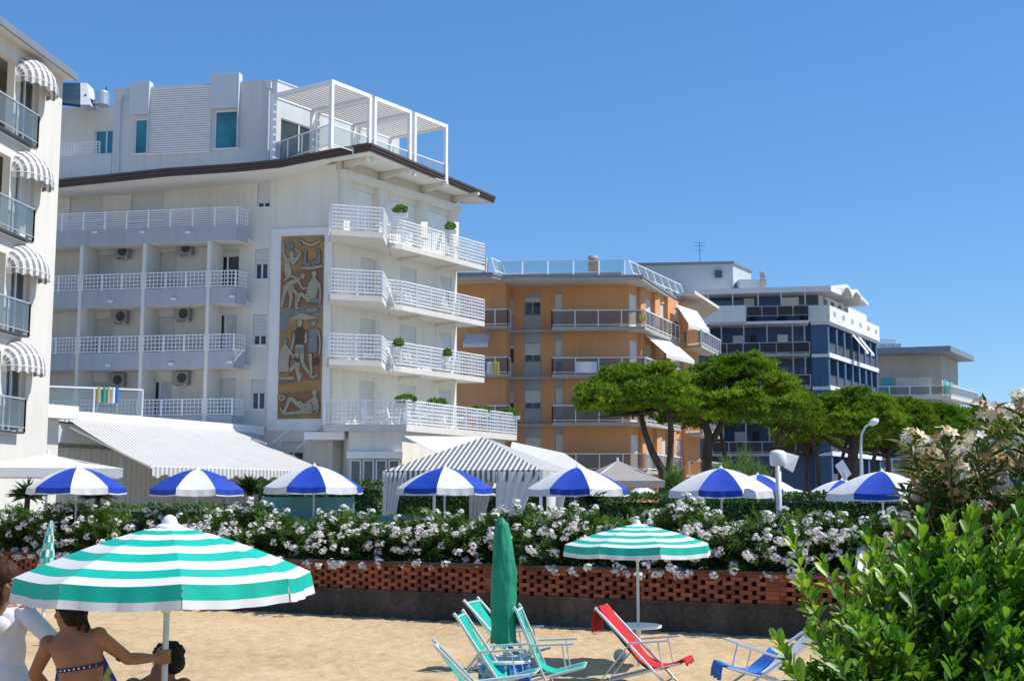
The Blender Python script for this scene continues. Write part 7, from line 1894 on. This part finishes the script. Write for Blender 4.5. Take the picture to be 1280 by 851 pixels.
for (x, z) in ((-.02, -.05), (.03, -.07), (0, -.12), (-.04, -.15), (.03, -.17), (-.01, -.22)):
    c = chest + rh * (x + .045) + fw * .150 + z_ * (z + .14)
    for a in range(14):
        t0, t1 = a / 14 * 6.283, (a + 1) / 14 * 6.283; f_ = lambda t: c + rh * .026 * math.cos(t) * (1 + .3 * math.cos(3 * t)) + z_ * .030 * math.sin(t); m.bar(f_(t0), f_(t1), .006)
m.build('embroidery', M['emb'], top)
garment(body, 'shorts', M['denim'], P2, [(Vector((0, 0, .55)), (0, 0, 1)), (hips + z_ * .03, (0, 0, -1))], .008, keep=lambda p: abs(p.x - hips.x) < .26 and (p - wrB).length > .19)

# ---------------- man sitting behind the pole
D2 = 8.35
def w3(x, y, d=D2): return W(x, y, d)
neck, shR, shL = w3(200, 850), w3(229, 858), w3(166, 858); hips = Vector((neck.x, D2 - .02, .50)); fc = Vector((hips.x, D2, 0)); P3 = thing('person', 'dark haired man sitting low behind the pole of the big striped parasol', 'person', tuple(fc))
m = MB(); fw = Vector((0, 1, 0)); rx_ = Vector((1, 0, 0)); chest = neck.lerp(hips, .38)
loft(m, [(hips - Vector((0, 0, .04)), rx_, .14, .11, fw), (hips + Vector((0, 0, .04)), rx_, .165, .125, fw), (hips.lerp(neck, .35), rx_, .145, .115, fw), (chest, rx_, .165, .12, fw), (neck.lerp(hips, .2), rx_, .18, .11, fw), (neck.lerp(hips, .07), rx_, .14, .075, fw), (neck + Vector((0, 0, .01)), rx_, .07, .062, fw), (neck + Vector((0, .01, .08)), rx_, .056, .058, fw)])
for j in (shR, shL): m.ell(j, (.062, .062, .06), 16, 10)
m.tube([shR + Vector((-.06, 0, 0)), neck + Vector((0, 0, .03))], [.048, .042], 12); m.tube([shL + Vector((.06, 0, 0)), neck + Vector((0, 0, .03))], [.048, .042], 12)
for sx, sh_ in ((1, shR), (-1, shL)):
    kn = Vector((hips.x + .16 * sx, D2 + .42, .47)); an = Vector((hips.x + .17 * sx, D2 + .44, .08)); caps(m, [hips + Vector((.09 * sx, .03, 0)), kn], [.09, .06]); caps(m, [kn, kn.lerp(an, .32) + Vector((0, -.012, 0)), an], [.058, .06, .038]); caps(m, [an + Vector((0, -.03, -.04)), an + Vector((.01 * sx, .11, -.045)), an + Vector((.012 * sx, .17, -.055))], [.036, .036, .024])
    el = sh_ + Vector((.05 * sx, .10, -.27)); wr = Vector((kn.x + .02 * sx, D2 + .30, .60)); caps(m, [sh_, el], [.052, .040]); caps(m, [el, el.lerp(wr, .35), wr], [.040, .040, .027]); hand_relaxed(m, wr, Vector((0, .9, -.25)), Vector((0, -.2, -1)), sx, 1.05, .5)
hc = w3(208, 827, 8.36); hf = Vector((-.86, .42, -.22)); L, Rm = head(m, hc, hf, s=1.04); m.tube([neck + Vector((0, 0, .02)), L(0, -.02, -.05)], [.058, .056], 14)
body = finish(m, M['skin2'], P3); face_parts(P3, L, Rm, 1.04)
bl = [('e', L(0, -.028, .040), (.084, .098, .088), Rm), ('e', L(0, -.06, -.01), (.078, .062, .075), Rm)]
for k in range(60):
    v = Vector((rq.gauss(0, 1), rq.gauss(-.3, 1), abs(rq.gauss(.3, .8)))).normalized(); bl.append(('e', L(v.x * .082, -.026 + v.y * .096, .036 + v.z * .088), (.013, .013, .013), None))
hairmesh(P3, bl, M['hair'], amp=.008, freq=70, stretch=1)
garment(body, 'swim_shorts', M['navy'], P3, [(Vector((0, D2 + .30, 0)), (0, -1, 0)), (hips + Vector((0, 0, .07)), (0, 0, -1)), (Vector((0, 0, .36)), (0, 0, 1))], .008, keep=lambda p: abs(p.x - hips.x) < .26)
st_ = thing('stool', 'low folding stool under the seated man', 'stool', tuple(fc)); m = MB(); zs_ = .385
m.box(hips.x - .2, hips.x + .2, D2 - .2, D2 + .18, zs_, zs_ + .02); m.build('seat', M['teal'], st_, bevel=.006)
for sx in (-1, 1):
    for a, b in ((-.19, .17), (.17, -.19)): m = MB(); m.bar((hips.x + .185 * sx + (.012 if a > b else 0), D2 + a, .0), (hips.x + .185 * sx + (.012 if a > b else 0), D2 + b, zs_ - .003), .022); m.build('leg', M['alumatt'], st_)
# towel held between the two women
m_, t, b = nodes('blue_towel_with_yellow_shapes'); n1 = noise(t, coords(t, (1, 1, 1)), 5.5, 1, .3)
t.links.new(ramp(t, n1, [(.50, (.025, .04, .33)), (.53, (.42, .52, .10)), (.60, (.45, .50, .12)), (.63, (.03, .05, .36))]), b.inputs['Base Color']); b.inputs['Roughness'].default_value = .95; M['towelpat'] = m_
cloth('towel', 'dark blue towel with yellow green shapes hanging behind the woman in the bikini', 'towel', (w3(74, 816, 8.02), w3(127, 813, 7.98)), (w3(58, 905, 8.04), w3(172, 905, 7.96)), M['towelpat'], .022, 3, 14, 30)
